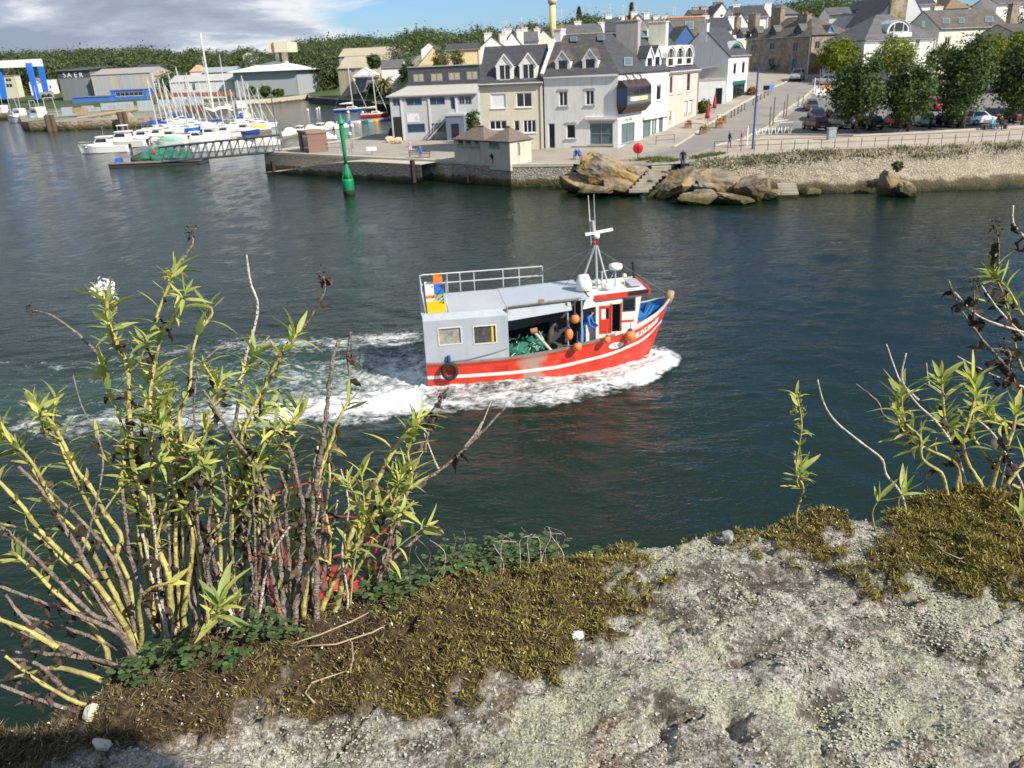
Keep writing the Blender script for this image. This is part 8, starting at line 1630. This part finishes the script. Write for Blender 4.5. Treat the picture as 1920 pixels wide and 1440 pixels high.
def blade_obj(name,P,h,w_,sp,mat):
 V,Fq,Ft,n=blades(P,h,w_,sp); F=np.concatenate([np.concatenate([Fq[:,[0,1,2]],Fq[:,[0,2,3]]]),Ft]); o=np_obj(name,V,F,mat); o['kind']='stuff'; return o
def gold(x,y):px,py=pjn(x,y,np.full_like(x,ZW)); return 1/(1+np.exp(-((px-780)/110+(py-1200)/120+2.6*fbm(x,y,13,3))))
mossg=leafmat('moss_gold',(.09,.076,.024),(.32,.275,.07),(.46,.40,.13),.15); mossb=leafmat('moss_brown',(.065,.048,.028),(.19,.148,.075),(.36,.30,.18),.1)
BX=(-1.0,1.2,.35,1.15)
blade_obj('golden_moss',scatter(620000,BX,lambda x,y:moss_mask(x,y)&(rsm.rand(len(x))<gold(x,y))),.0036,.0007,.9,mossg)
blade_obj('brown_moss',scatter(330000,BX,lambda x,y:moss_mask(x,y)&(rsm.rand(len(x))<1.1-gold(x,y))),.0034,.0006,1.3,mossb)
blade_obj('dry_moss',scatter(130000,(.5,1.2,.6,1.15),lambda x,y:moss_mask(x,y)),.0046,.0008,.8,mossg)
def flakes(name,P,r_,mat,up=.35):
 n=len(P); K_=6; a=rsm.uniform(0,6.28,n)[:,None]+np.arange(K_)[None]*2*np.pi/K_; rr=r_*rsm.uniform(.5,1.4,n)[:,None]*rsm.uniform(.6,1.3,(n,K_)); V=np.zeros((n,K_+1,3)); V[:,0]=P+[0,0,.0012]; V[:,1:,0]=P[:,None,0]+np.cos(a)*rr; V[:,1:,1]=P[:,None,1]+np.sin(a)*rr; V[:,1:,2]=P[:,None,2]+.0012+rsm.normal(.3,up,(n,K_))*rr
 k=np.arange(n)[:,None]*(K_+1); F=np.concatenate([np.concatenate([k,k+1+i,k+1+(i+1)%K_],1)for i in range(K_)]); o=np_obj(name,V.reshape(-1,3),F,mat); o['kind']='stuff'; return o
lich=lambda x,y:(~moss_mask(x,y))&((fbm(x+9,y+2,6.5,3)+.35*fbm(x,y,40,3))>.17+.12*rsm.rand(len(x)))
flakes('leafy_lichen',scatter(110000,BX,lich),.0012,M('lichen_pale',(.40,.41,.32),.9,.4,90),.12); flakes('lichen_crust',scatter(30000,BX,lambda x,y:(~moss_mask(x,y))&(rsm.rand(len(x))<.55)),.0012,M('lichen_white',(.44,.42,.37),.9,.3,60),.3)
flakes('shell_grit',scatter(7000,BX,lambda x,y:moss_mask(x,y)&(rsm.rand(len(x))<.45))+[0,0,.004],.0010,M('grit_pale',(.62,.56,.46),.8,.2,50),.6)
cl=[]
for(px,py,rx_,ry_,n)in((330,1235,75,22,90),(250,1265,40,12,30),(500,1190,70,26,110),(735,1110,70,30,150),(870,1065,60,36,190),(950,1045,50,24,110),(430,1250,30,20,22),(1110,1050,18,10,10),(620,1135,20,10,12),(1020,1030,40,14,40)):
 for _ in range(n):q=PZ(px+rnd.gauss(0,rx_*.5),py+rnd.gauss(0,ry_*.5),ZW+.01); cl.append((q.x,min(q.y,float(np.interp(q.x,ex,ey))+.02),ZW+rnd.uniform(.0,.03)))
V_,F_=[],[]
for(x,y,z)in cl:
 for k in range(3):
  a=rnd.uniform(0,.5)+k*2.09; r_=rnd.uniform(.002,.0042); c=Vector((x+1.0*r_*math.cos(a),y+1.0*r_*math.sin(a),z)); n0=len(V_); tl_=rnd.uniform(-.4,.4)
  for j in range(7):b_=j*6.283/7; V_.append(c+Vector((r_*math.cos(b_),r_*math.sin(b_)*.9,r_*tl_*math.cos(b_-a)))); 
  F_.append(tuple(range(n0,n0+7)))
o=mesh_obj('clover',V_,F_,leafmat('clover_green',(.05,.09,.04),(.13,.19,.075),(.24,.25,.08),.3)); o['kind']='stuff'
def chip(label,px,py,s,mat,seed,fl=.7):
 q=PZ(px,py,ZW+.012); o=bpy.data.objects.new('stone_chip',rock_mesh('stone_chip',seed,3,.3,[mat],fl,.6,True)); link(o); o.data.polygons.foreach_set('use_smooth',[False]*len(o.data.polygons)); o.location=q; o.scale=(s*1.2,s,s); o.rotation_euler=(.3,.2,seed); tag(o,label,'stone')
chip('small white pebble lying on the golden moss',1085,1192,.0065,gel,91,.9); chip('grey angular stone chip at the outer edge of the wall',1364,1004,.0095,M('chip_grey',(.27,.275,.27),.8,.1,30),92); chip('pale stone half buried in the moss at the corner',168,1338,.0095,M('chip_pale',(.5,.46,.4),.9,.15,30),93); chip('pale stone chip lying in the shadow',190,1396,.008,M('chip_pale',(.5,.46,.4)),94); chip('tiny flat white chip near the top of the moss',1103,1073,.006,gel,95,.4)
twm=M('twig_straw',(.36,.29,.2),.9,.25,60); twg=M('twig_grey',(.25,.21,.18),.9,.25,60)
def twig(label,P,r_=.0011,m_=twm,dz=.012,nm='dry_twig'):
 e_=lambda a,b:PZ(a,b,ZW+dz); mb=MB(); pts=[e_(a,b)for a,b in P]; mb.tube(pts,[r_]*(len(pts)-1)+[r_*.5],5); o=mb.build(nm,m_); tag(o,label,'twig')
twig('long pale straw lying across the brown moss',[(545,1208),(600,1190),(660,1165),(698,1145)]); twig('curved straw crossing the long pale one',[(560,1212),(630,1208),(700,1185),(728,1170)]); twig('thin bent straw on the moss below the plants',[(655,1262),(662,1235),(660,1205),(640,1190)]); twig('short looped straw near the lichen edge',[(590,1318),(572,1300),(585,1280),(650,1258)]); twig('dry grass stalk on the moss at the wall corner',[(1830,1040),(1800,1048),(1770,1035),(1745,1010)])
# ================================================================== plants on the rampart
def leaf_mesh(seed,L=1.0,w_=.15,droop=.25,fold=.25,mat=None,name='leaf',crump=0.0):
 r_=random.Random(seed); n=6; V_=[]; F_=[]
 for i in range(n+1):
  s=i/n; tw=(r_.random()-.5)*.1+(seed%5-2)*.22*s; x=L*s; ww=w_*math.sin(math.pi*min(1,s**.8*.97+.03))+.012; z=-droop*s*s+crump*r_.uniform(-.12,.12); b=r_.uniform(-1,1)*.02+crump*r_.uniform(-.1,.1)
  V_+=[(x,b-ww*math.cos(tw),z+ww*(fold-math.sin(tw))+crump*r_.uniform(-.1,.1)),(x,b,z),(x,b+ww*math.cos(tw),z+ww*(fold+math.sin(tw))+crump*r_.uniform(-.1,.1))]
 for i in range(n):k=3*i; F_+=[(k,k+3,k+4,k+1),(k+1,k+4,k+5,k+2)]
 me=bpy.data.meshes.new(name); me.from_pydata(V_,[],F_); me.materials.append(mat); me.polygons.foreach_set('use_smooth',[True]*len(F_)); return me
def plantmat(name,stops,tr=.35,rough=.5):
 mt=bpy.data.materials.new(name); mt.use_nodes=True; t=mt.node_tree; b=t.nodes['Principled BSDF']; b.inputs['Roughness'].default_value=rough; b.inputs['Specular IOR Level'].default_value=.35; oi=t.nodes.new('ShaderNodeObjectInfo'); g=t.nodes.new('ShaderNodeNewGeometry'); n=t.nodes.new('ShaderNodeTexNoise'); n.inputs['Scale'].default_value=90; n.inputs['Detail'].default_value=3; t.links.new(g.outputs['Position'],n.inputs[0])
 c=ramp(t,mth(t,'ADD',mth(t,'MULTIPLY',mth(t,'FRACT',mth(t,'ADD',oi.outputs['Random'],g.outputs['Random Per Island'])),.75),mth(t,'MULTIPLY',n.outputs[0],.25)),stops); t.links.new(c,b.inputs['Base Color']); tl=t.nodes.new('ShaderNodeBsdfTranslucent'); t.links.new(mixc(t,1.0,c,(1.25,1.4,.6),'MULTIPLY'),tl.inputs[0]); mx=t.nodes.new('ShaderNodeMixShader'); mx.inputs[0].default_value=tr; t.links.new(b.outputs[0],mx.inputs[1]); t.links.new(tl.outputs[0],mx.inputs[2]); t.links.new(mx.outputs[0],t.nodes['Material Output'].inputs[0]); return mt
vlm=plantmat('valerian_leaf',[(.1,(.17,.24,.085)),(.4,(.32,.38,.12)),(.7,(.50,.52,.15)),(.92,(.68,.62,.17))]); dlm=plantmat('dead_leaf',[(.1,(.025,.018,.014)),(.6,(.075,.052,.042)),(.95,(.17,.12,.09))],.1,.9)
stl=M('stem_yellow',(.40,.365,.12),.6,.35,50,.3,200,col2=(.24,.21,.09),thr=(.48,.62)); stn=M('stem_node',(.17,.12,.06),.9,.3,60); stg=M('stem_dead',(.25,.20,.165),.9,.35,70,.6,260,col2=(.12,.09,.075),thr=(.5,.6)); stp=M('stem_pale',(.52,.46,.41),.85,.2,70,.5,260)
LM=[leaf_mesh(s,1,.072+.018*(s%3),-.12+.17*(s%5),.3,vlm)for s in range(14)]; DM=[leaf_mesh(50+s,.8,.2,.5,.5,dlm,'dead_leaf',1.0)for s in range(4)]
def orient(d,up):
 x=d.normalized(); y=up.cross(x); y=y.normalized()if y.length>1e-4 else x.orthogonal().normalized(); return Matrix((x,y,x.cross(y))).transposed()
LEAVES={}
def put_leaf(me,par,p,d,up,L,wide=1.0):LEAVES.setdefault((par.parent.name,me.name.split('.')[0]),[]).append((L*wide,me,par,p.copy(),d.copy(),up.copy(),L,wide))
def grow_leaf(me,par,p,d,up,L,wide):
 o=bpy.data.objects.new(me.name.split('.')[0],me); COL.objects.link(o); o.parent=par; m4=orient(d,up).to_4x4(); m4=Matrix.Translation(p)@m4@Matrix.Diagonal((L,L*wide,L,1)); o.matrix_world=m4; return o
def resample(P,n):
 L=[0]
 for i in range(len(P)-1):L.append(L[-1]+(P[i+1]-P[i]).length)
 out=[]
 for k in range(n):
  t=L[-1]*k/(n-1)
  for i in range(len(P)-1):
   if t<=L[i+1]+1e-9:
    f=(t-L[i])/max(1e-9,L[i+1]-L[i]); p0,p1,p2,p3=P[max(i-1,0)],P[i],P[i+1],P[min(i+2,len(P)-1)]
    out.append(.5*((2*p1)+(p2-p0)*f+(2*p0-5*p1+4*p2-p3)*f*f+(3*p1-p0-3*p2+p3)*f**3)); break
 return out
def stem(pl,P,rpx,kind='y',dY=.06,leaves=0,t0=.45,Y0=None,rosette=0,dead=0,lpx=(42,78),tipr=.5,nm='stem',side_=True):
 leaves=int(leaves*(1.35 if pl is not pr_ else 1.25)); dead=int(dead*1.8); rpx=rpx*.82 if kind=='y' else rpx*.9
 if Y0 is None:P=[(P[0][0]+(P[0][0]-P[1][0])*.35,P[0][1]+(34 if P[0][1]-P[1][1]>abs(P[0][0]-P[1][0])else 10))]+P; q=PZ(P[0][0],max(P[0][1],930),ZW); Y0=min(q.y,float(np.interp(q.x,ex,ey))+.02)
 P=[P[0]]+[(a+rnd.gauss(0,5),b)for a,b in P[1:-1]]+[P[-1]]; n_=len(P); W_=[PY(a,b,Y0+dY*(i/max(1,n_-1)))for i,(a,b)in enumerate(P)]; N2=max(8,int(sum(math.dist(P[i],P[i+1])for i in range(n_-1))/9)); C_=resample(W_,N2); k=Y0/1480; rr=[]; per=rnd.randint(6,9)
 for i in range(N2):s=i/(N2-1); r_=rpx*k*(1-(1-tipr)*s); rr.append(r_*(1.22 if i%per==0 else(1.0 if kind != 'g' else rnd.uniform(.85,1.12))))
 mb=MB(); mb.tube([p+Vector((rnd.gauss(0,1),0,rnd.gauss(0,1)))*rpx*k*(.05 if kind != 'g' else .16)for p in C_],rr,8); so2=mb.build(nm,[stl if kind=='y' else stp if kind=='p' else stg,stn],pl)
 nq=8; mi=so2.data.polygons
 if kind=='y':
  for i in range(0,N2-1,per):
   for j in range(nq):
    if i*nq+j<len(mi):mi[i*nq+j].material_index=1 if rnd.random()<.5 else 0
 ph=rnd.uniform(0,6); cnt_=max(1,leaves // 2)
 for i in range(leaves // 2):
  s=t0+(1-t0)*(i+.5)/cnt_; j=min(N2-2,int(s*(N2-1))); p,tg=C_[j],(C_[j+1]-C_[j]).normalized(); a1=tg.orthogonal().normalized(); b1=tg.cross(a1); ph+=1.57+rnd.uniform(-.3,.3)
  for q in(0,math.pi):
   rd=a1*math.cos(ph+q)+b1*math.sin(ph+q); d=rd*rnd.uniform(.7,1.0)+tg*rnd.uniform(.3,.9)+Vector((0,0,rnd.uniform(-.25,.25))); put_leaf(LM[rnd.randrange(14)],so2,p+rd*rr[j],d,tg+Vector((0,0,.6)),rnd.uniform(lpx[0]*.62,lpx[1])*k*(1.0-.25*(1-s)),rnd.uniform(.8,1.3))
 if kind=='y' and leaves>18 and side_ and pl is not pr_ and pl.name[:4]=='vale':
  for _ in range(rnd.randint(1,2)):
   j=int(rnd.uniform(.42,.92)*(N2-1)); q0=PJ(*C_[j]); sx=rnd.choice((-1,1))*rnd.uniform(22,55); stem(pl,[q0,(q0[0]+sx*.6,q0[1]-rnd.uniform(14,30)),(q0[0]+sx,q0[1]-rnd.uniform(40,85))],3.2,'y',rnd.uniform(-.05,.05),6,.35,C_[j].y,7,1,(24,52),.6,'side_shoot',False)
 tg=(C_[-1]-C_[-2]).normalized(); a1=tg.orthogonal().normalized(); b1=tg.cross(a1)
 for i in range(rosette):
  a=i*2.4; e=.35+.9*(i/max(1,rosette)); rd=a1*math.cos(a)+b1*math.sin(a); put_leaf(LM[rnd.randrange(14)],so2,C_[-1]-tg*.006*(i/3),tg*math.cos(e)+rd*math.sin(e),tg+Vector((0,0,.4)),rnd.uniform(*lpx)*k*rnd.uniform(.7,1.1),rnd.uniform(.8,1.2))
 for i in range(dead):
  s=rnd.uniform(.3,.95); j=min(N2-2,int(s*(N2-1))); rd=Vector((rnd.gauss(0,1),rnd.gauss(0,1),-.9)).normalized(); put_leaf(DM[rnd.randrange(4)],so2,C_[j],rd,Vector((rnd.gauss(0,1),rnd.gauss(0,1),.3)),rnd.uniform(22,44)*k)
 return so2,C_,k
def seedhead(pl,p,k,r_=14,m_=None,nm='seed_head',n=46,el=1.5):
 V,F=leaf_cloud((p.x,p.y,p.z),r_*k,r_*k,r_*k*el,n // 3,5,r_*k*.24,rnd.randrange(9999),.3,.35); o=np_obj(nm,V,F,m_ or dlm,pl); return o
def plant(name,label,root,group=None,cat='plant'):return thing(name,label,cat,(0,0,0),group=group)
GV='valerian plants rooted in the edge of the wall'
pa=plant('valerian_plant','sprawling valerian with low yellow stems hanging over the wall corner',None,GV); pb_=plant('valerian_plant','tall valerian with a white flower head and many leaves',None,GV); pc=plant('valerian_plant','valerian with thick yellow and grey stems next to the clover',None,GV); pr_=plant('valerian_plant','valerian in the moss at the end of the wall with tangled dead twigs',None,GV)
Y_='y'
for a in[([(241,1190),(195,1108),(148,1069),(105,1030),(72,983),(43,948),(-10,895)],9,.02,10,.55,5),([(191,1205),(156,1154),(97,1104),(62,1077),(30,1040)],8.5,.02,8,.6,6),([(233,1153),(195,1077),(156,1007),(113,956),(60,868),(22,830)],8,.05,12,.6,8),([(240,1170),(222,1061),(218,1007),(198,964),(175,913),(150,880),(95,800),(62,760)],8.5,.07,16,.5,8),
([(172,1266),(117,1252),(58,1263),(-20,1283)],8.5,.0,0,.5,0),([(140,1312),(78,1275),(10,1230)],7,.0,0,.5,0),([(90,1205),(40,1180),(-20,1155)],9,.0,0,.5,0),([(235,1190),(170,1120),(128,1060),(66,1000),(20,985),(-15,980)],6,.05,8,.6,5),([(255,1180),(240,1090),(195,1000),(160,930),(120,850),(100,790),(105,745)],6.5,.09,18,.45,8),([(260,1190),(262,1130),(290,1105),(318,1092)],7.5,-.02,0,.5,3),([(230,1180),(160,1050),(90,930),(40,850),(-5,790)],6,.08,14,.5,8)]:
 stem(pa,a[0],a[1],Y_,a[2],a[3],a[4],None,a[5],4)
for a in[[(249,1225),(218,1190),(156,1158),(78,1127),(-15,1095)],[(195,1245),(136,1213),(58,1190),(-15,1150)],[(230,1252),(175,1236),(97,1225),(-15,1221)],[(260,1232),(187,1201),(117,1178),(30,1150)],[(245,1150),(230,1092),(202,1038),(152,976),(89,917)],[(235,1190),(180,1100),(140,1022),(117,976),(86,921),(35,874)],[(285,1160),(257,1085),(233,1038),(233,995),(230,917)],[(170,1150),(60,1040),(0,985)],[(120,1290),(70,1245),(20,1235)],[(240,1200),(190,1140),(150,1060)],[(110,1215),(50,1160),(10,1115)],[(130,1330),(60,1308),(-10,1280)]]:
 stem(pa,a,7.0,'g',.02,0,dead=4)
stem(pa,[(160,1010),(172,850),(200,880),(140,712),(136,703)][:1]+[(198,860),(160,760),(137,703)],3,'g',.1)
for a in[([(325,1160),(315,1077),(300,1034),(280,968),(257,906),(249,867),(238,780),(228,690),(212,610),(200,560)],9.5,.10,40,.35,8,12),([(352,1150),(352,1003),(338,929),(327,859),(307,820),(300,770)],8,.05,16,.5,9,2),([(330,1150),(331,1007),(338,940),(366,867),(383,828),(400,760),(416,715)],6.5,.08,16,.5,8,3),([(412,1140),(412,1053),(405,976),(406,929),(398,880)],7,.04,10,.5,9,2),([(452,1140),(447,1060),(453,1007),(453,917),(455,827),(474,771),(497,732),(524,685),(547,650),(556,628)],7.5,.09,44,.38,8,7),
([(300,1140),(285,900),(277,760),(290,693),(297,633),(293,600),(323,527),(330,508)],7,.11,40,.4,9,5),([(345,1140),(333,833),(335,777),(353,727),(360,677),(370,630),(383,587),(385,570)],6,.10,20,.45,6,4),([(335,1130),(341,918),(366,863),(383,827),(399,771),(438,724),(460,690),(480,660)],6,.1,28,.45,9,4),([(430,1150),(432,1000),(428,900),(420,840),(470,800),(500,770)],6,.08,26,.4,10,3),([(470,1150),(480,1000),(478,900),(490,850),(515,815)],6,.07,24,.45,10,3),([(385,1150),(372,1040),(360,940),(335,870),(320,800),(315,755)],6,.06,24,.45,10,3),([(280,1140),(262,1000),(250,900),(262,820),(280,745),(300,705)],6,.1,26,.45,9,4),([(290,1150),(270,1000),(240,880),(225,800),(205,735),(190,690)],6,.1,28,.45,9,5),([(440,1150),(445,950),(470,880),(510,850),(545,800),(560,760)],5.5,.09,26,.5,8,4),([(310,1150),(300,1040),(310,960),(330,905),(345,880)],5.5,.04,14,.5,10,2)]:
 stem(pb_,a[0],a[1],Y_,a[2],a[3],a[4],None,a[5],a[6])
for a,r_ in[([(380,1140),(385,1073),(385,1022),(374,976)],9),([(365,1150),(362,1112),(358,1015),(352,960)],7),([(305,1140),(295,1050),(290,1000),(286,900)],7),([(520,1150),(500,1000),(480,900),(438,824),(411,771),(383,732)],6),([(530,1150),(525,1040),(510,957),(497,918),(474,890)],7.5),([(400,1150),(372,1000),(372,900),(368,800),(370,700),(395,660),(424,648)],4),([(425,1150),(400,1010),(390,930),(380,860)],6),([(490,1150),(470,1020),(450,950),(440,890)],6),([(505,1150),(497,1060),(492,980),(470,905)],6.5),([(340,1150),(325,1010),(320,930)],6)]:
 stem(pb_,a,r_,'g',.05,dead=5)
for i in range(30):
 x=rnd.uniform(300,720); dx=rnd.gauss((x-430)*.16,22); h_=rnd.uniform(90,300); yb=1170-(x-300)*.15; stem(pb_ if x<540 else pc,[(x,yb),(x+dx*.3,yb-h_*.35),(x+dx*.6+rnd.gauss(0,8),yb-h_*.7),(x+dx,yb-h_)],rnd.uniform(3.2,6.5),'g' if i%4 else 'p',rnd.uniform(-.02,.08),dead=rnd.randint(1,3))
stem(pb_,[(440,800),(455,670),(473,620),(478,570),(467,530),(462,478)],4.2,'p',.03,Y0=.93); stem(pb_,[(400,900),(330,830),(290,760)],3,'g',.0,Y0=.95); s_,C_,k_=stem(pb_,[(330,508),(343,483),(352,455),(357,440)],3.5,'g',.02,Y0=.96); seedhead(pb_,C_[-1]+Vector((0,0,.004)),k_,13,el=1.8); s_,C_,k_=stem(pb_,[(376,625),(385,590),(384,570)],2,'g',.0,Y0=.93); seedhead(pb_,C_[-1],k_,8); s_,C_,k_=stem(pb_,[(200,680),(145,630),(95,590),(60,582)],3.5,'g',.02,Y0=.9); seedhead(pb_,C_[-1],k_,10)
fp=PY(198,542,.97); wf=M('petal_white',(.85,.85,.86),.5,.03); V,F=leaf_cloud((fp.x,fp.y,fp.z),.018,.015,.013,26,7,.0024,77,.5,.3); o=np_obj('flower_head',V,F,wf,pb_); yb_=PY(206,575,.97); V,F=leaf_cloud((yb_.x,yb_.y,yb_.z),.011,.011,.014,18,6,.003,78,.3,.4); np_obj('flower_bracts',V,F,vlm,pb_)
for(x,y)in((320,727),(395,700),(372,850),(318,518)):q=PY(x,y,.95); seedhead(pb_,q,.95/1480,13,plantmat('bud_yellow',[(.1,(.28,.30,.05)),(.9,(.45,.42,.08))])if(x,y)==(320,727)else bpy.data.materials['bud_yellow'],'bud_cluster',60,1.1)
big=stem(pb_,[(395,1175),(405,1150),(412,1128)],7,Y_,.0,8,.2,.66,13,0,(60,100))
for a in[([(580,1150),(578,1060),(580,968),(590,935),(602,881),(619,831),(640,790),(653,755)],8.5,.08,14,.3,4,6),([(627,1128),(652,1018),(677,960),(711,897),(748,839),(786,785)],9.5,.08,14,.4,8,4),([(615,1125),(652,1047),(677,1006),(707,960),(735,915),(760,880)],8.5,.05,20,.4,9,3),([(610,1120),(615,1018),(621,960),(619,893),(612,840)],5.5,.05,12,.35,5,3),([(552,1130),(552,1000),(552,922),(545,860)],6,.05,10,.5,6,2),([(640,1120),(690,1010),(730,950),(765,905),(775,845),(780,800)],5.5,.08,34,.45,8,3),([(660,1115),(672,1040),(680,960),(676,905),(678,885)],3,.03,14,.3,4,0),([(540,1140),(512,1010),(508,960)],5,.02,10,.4,7,0),([(690,1090),(735,1030),(800,985)],2.5,.02,10,.2,3,0)]:
 stem(pc,a[0],a[1],Y_,a[2],a[3],a[4],None,a[5],a[6])
for a,r_ in[([(600,1150),(598,1060),(586,1002),(590,935),(602,831),(611,727),(625,670),(638,635)],8.5),([(557,1155),(561,1060),(567,977),(561,914),(540,831)],9),([(567,927),(585,880),(592,852)],5.5),([(690,1075),(707,1035),(727,977),(757,931),(823,881),(886,827),(946,764)],5.5),([(702,1085),(736,1052),(773,1014),(817,977)],6),([(723,1080),(740,1010),(757,948)],4.5),([(545,1150),(541,950),(536,918),(522,877)],6),([(590,1140),(575,1060),(560,1000)],6.5),([(575,1150),(582,1100),(560,1080)],8),([(515,1150),(530,1080),(528,1000),(520,950)],6)]:
 stem(pc,a,r_,'g',.05,dead=4)
for a in[[(886,827),(898,802),(921,752)],[(870,840),(890,814),(905,790)],[(823,881),(812,860),(795,812)]]:stem(pc,a,2.8,'p',.0,Y0=1.0)
for P,dd_ in(([(652,760),(660,711),(653,668),(657,622)],3),([(786,793),(812,762),(840,727)],2),([(797,847),(806,812),(820,775)],3),([(556,628),(580,605),(595,587),(606,545),(606,517)],2)):
 s_,C_,k_=stem(pc,P,3.6,'g',.0,Y0=1.0,dead=dd_); seedhead(pc,C_[-1 if P[-1][1]<600 else len(C_)*2 // 3],k_,13)
q=PY(677,880,1.0); seedhead(pc,q,1/1480,9,bpy.data.materials['bud_yellow'],'bud_cluster')
for P in([(810,1090),(845,1030),(850,1000)],[(845,1050),(875,1015),(870,995)],[(1015,1035),(1025,1010),(1020,990)],[(770,1095),(775,1040),(772,1020)]):stem(pc,P,1.6,'g',.0,Y0=None)
for a in[([(1775,915),(1760,887),(1740,860),(1715,820),(1695,790),(1690,735)],5.5,20),([(1802,905),(1780,870),(1747,845),(1720,830),(1695,800),(1684,770)],5.5,16),([(1840,910),(1820,870),(1814,825),(1820,775),(1830,735)],6,14),([(1897,905),(1855,865),(1835,840),(1827,807),(1830,735),(1822,710)],5.5,18),([(1860,910),(1880,865),(1897,815),(1905,770)],7,10),([(1797,907),(1795,875),(1780,830),(1766,790),(1765,705)],5,22),([(1892,915),(1920,872),(1945,850)],7,2),([(1930,800),(1890,790),(1860,790),(1845,770)],4,12),([(1960,720),(1925,690),(1885,570),(1862,510)],4,8),([(1960,640),(1925,590),(1885,545),(1866,520)],4,8)]:
 stem(pr_,a[0],a[1],Y_,.03,a[2],.5,None if a[0][0][1]>850 else 1.12,7,3,(40,70))
for P,r_ in(([(1812,900),(1785,847),(1750,795),(1720,755),(1697,710),(1699,662)],3.5),([(1722,750),(1695,722),(1672,700),(1662,645)],2.5),([(1910,905),(1865,820),(1830,785)],4),([(1770,740),(1745,725),(1734,718),(1737,680)],2),([(1690,925),(1665,890),(1645,860),(1610,825),(1570,790),(1545,755),(1533,712)],3.4),([(1700,800),(1662,780),(1640,755),(1605,720)],3),([(1960,775),(1925,740),(1890,690),(1850,640),(1800,580),(1778,525)],4),([(1960,640),(1925,625),(1850,595),(1790,548)],3),([(1960,670),(1920,630),(1870,580),(1840,535)],3),([(1935,500),(1920,460),(1908,420),(1900,385)],3.5),([(1930,730),(1880,710),(1840,690),(1795,668)],3),([(1930,740),(1900,700),(1880,660),(1850,655)],3.5),([(1845,905),(1852,870),(1850,850)],3.5),([(1885,910),(1890,860),(1880,830)],3)):
 stem(pr_,P,r_,'p' if rnd.random()<.6 else 'g',.02,Y0=None if P[0][1]>880 else 1.1,dead=3 if P[0][0]>1900 else 0)
for P in([(1872,500),(1870,460),(1868,425)],[(1826,600),(1830,560),(1826,530)],[(1880,700),(1876,670),(1880,650)],[(1905,720),(1898,700),(1895,690)]):s_,C_,k_=stem(pr_,P,2.2,'g',.0,Y0=1.1,dead=2); seedhead(pr_,C_[-1],k_,12,el=1.7)
fl=plant('fleabane','slender upright fleabane growing alone at the wall edge',None); s_,C_,k_=stem(fl,[(1497,962),(1498,915),(1500,880),(1496,800),(1494,740)],3.0,Y_,.01,20,.18,None,4,2,(26,42),.6); stem(fl,[(1499,915),(1500,900),(1502,885)],2.5,Y_,0,8,.1,1.02,6,0,(40,64))
for(x,y,r_)in((1497,745,11),(1489,770,9),(1505,768,8),(1496,800,7)):seedhead(fl,PY(x,y,1.03),1.03/1480,r_,bpy.data.materials['bud_yellow'],'bud_cluster',30,1.2)
for lb,P,n in(('two leaved seedling at the wall edge left of the moss mound',[(1642,962),(1645,945),(1650,935)],4),('small crinkled green seedling at the foot of the long dead twig',[(1690,940),(1694,928),(1697,918)],6),('green rosette growing in the moss at the frame edge',[(1912,1010),(1914,985),(1916,965)],9)):
 t=plant('seedling',lb,None); stem(t,P,2.5,Y_,0,0,.3,None,n,0,(45,70))
gr=plant('grass_tuft','thin dry grass blades standing behind the clover',None); bl_=[]
for i in range(16):x=rnd.uniform(780,1060); stem(gr,[(x,1075-(x-780)*.14),(x+rnd.uniform(-12,12),1040-(x-780)*.14),(x+rnd.uniform(-30,30),rnd.uniform(1000,1030)-(x-780)*.06)],1.2,'p' if i%2 else 'g',0,nm='blade')
for(pn_,nm),L_ in LEAVES.items():
 L_.sort(key=lambda q:-q[0])
 for q in L_[:280]:grow_leaf(*q[1:])
 if len(L_)>280:
  Vs,Fs=[],[]
  for q in L_[280:]:
   m4=Matrix.Translation(q[3])@orient(q[4],q[5]).to_4x4()@Matrix.Diagonal((q[6],q[6]*q[7],q[6],1)); n0=len(Vs); Vs+=[m4@v.co for v in q[1].vertices]; Fs+=[tuple(i+n0 for i in p.vertices)for p in q[1].polygons]
  o=mesh_obj('small_leaves',Vs,Fs,q[1].materials[0],bpy.data.objects[pn_],smooth=True); o['kind']='stuff'
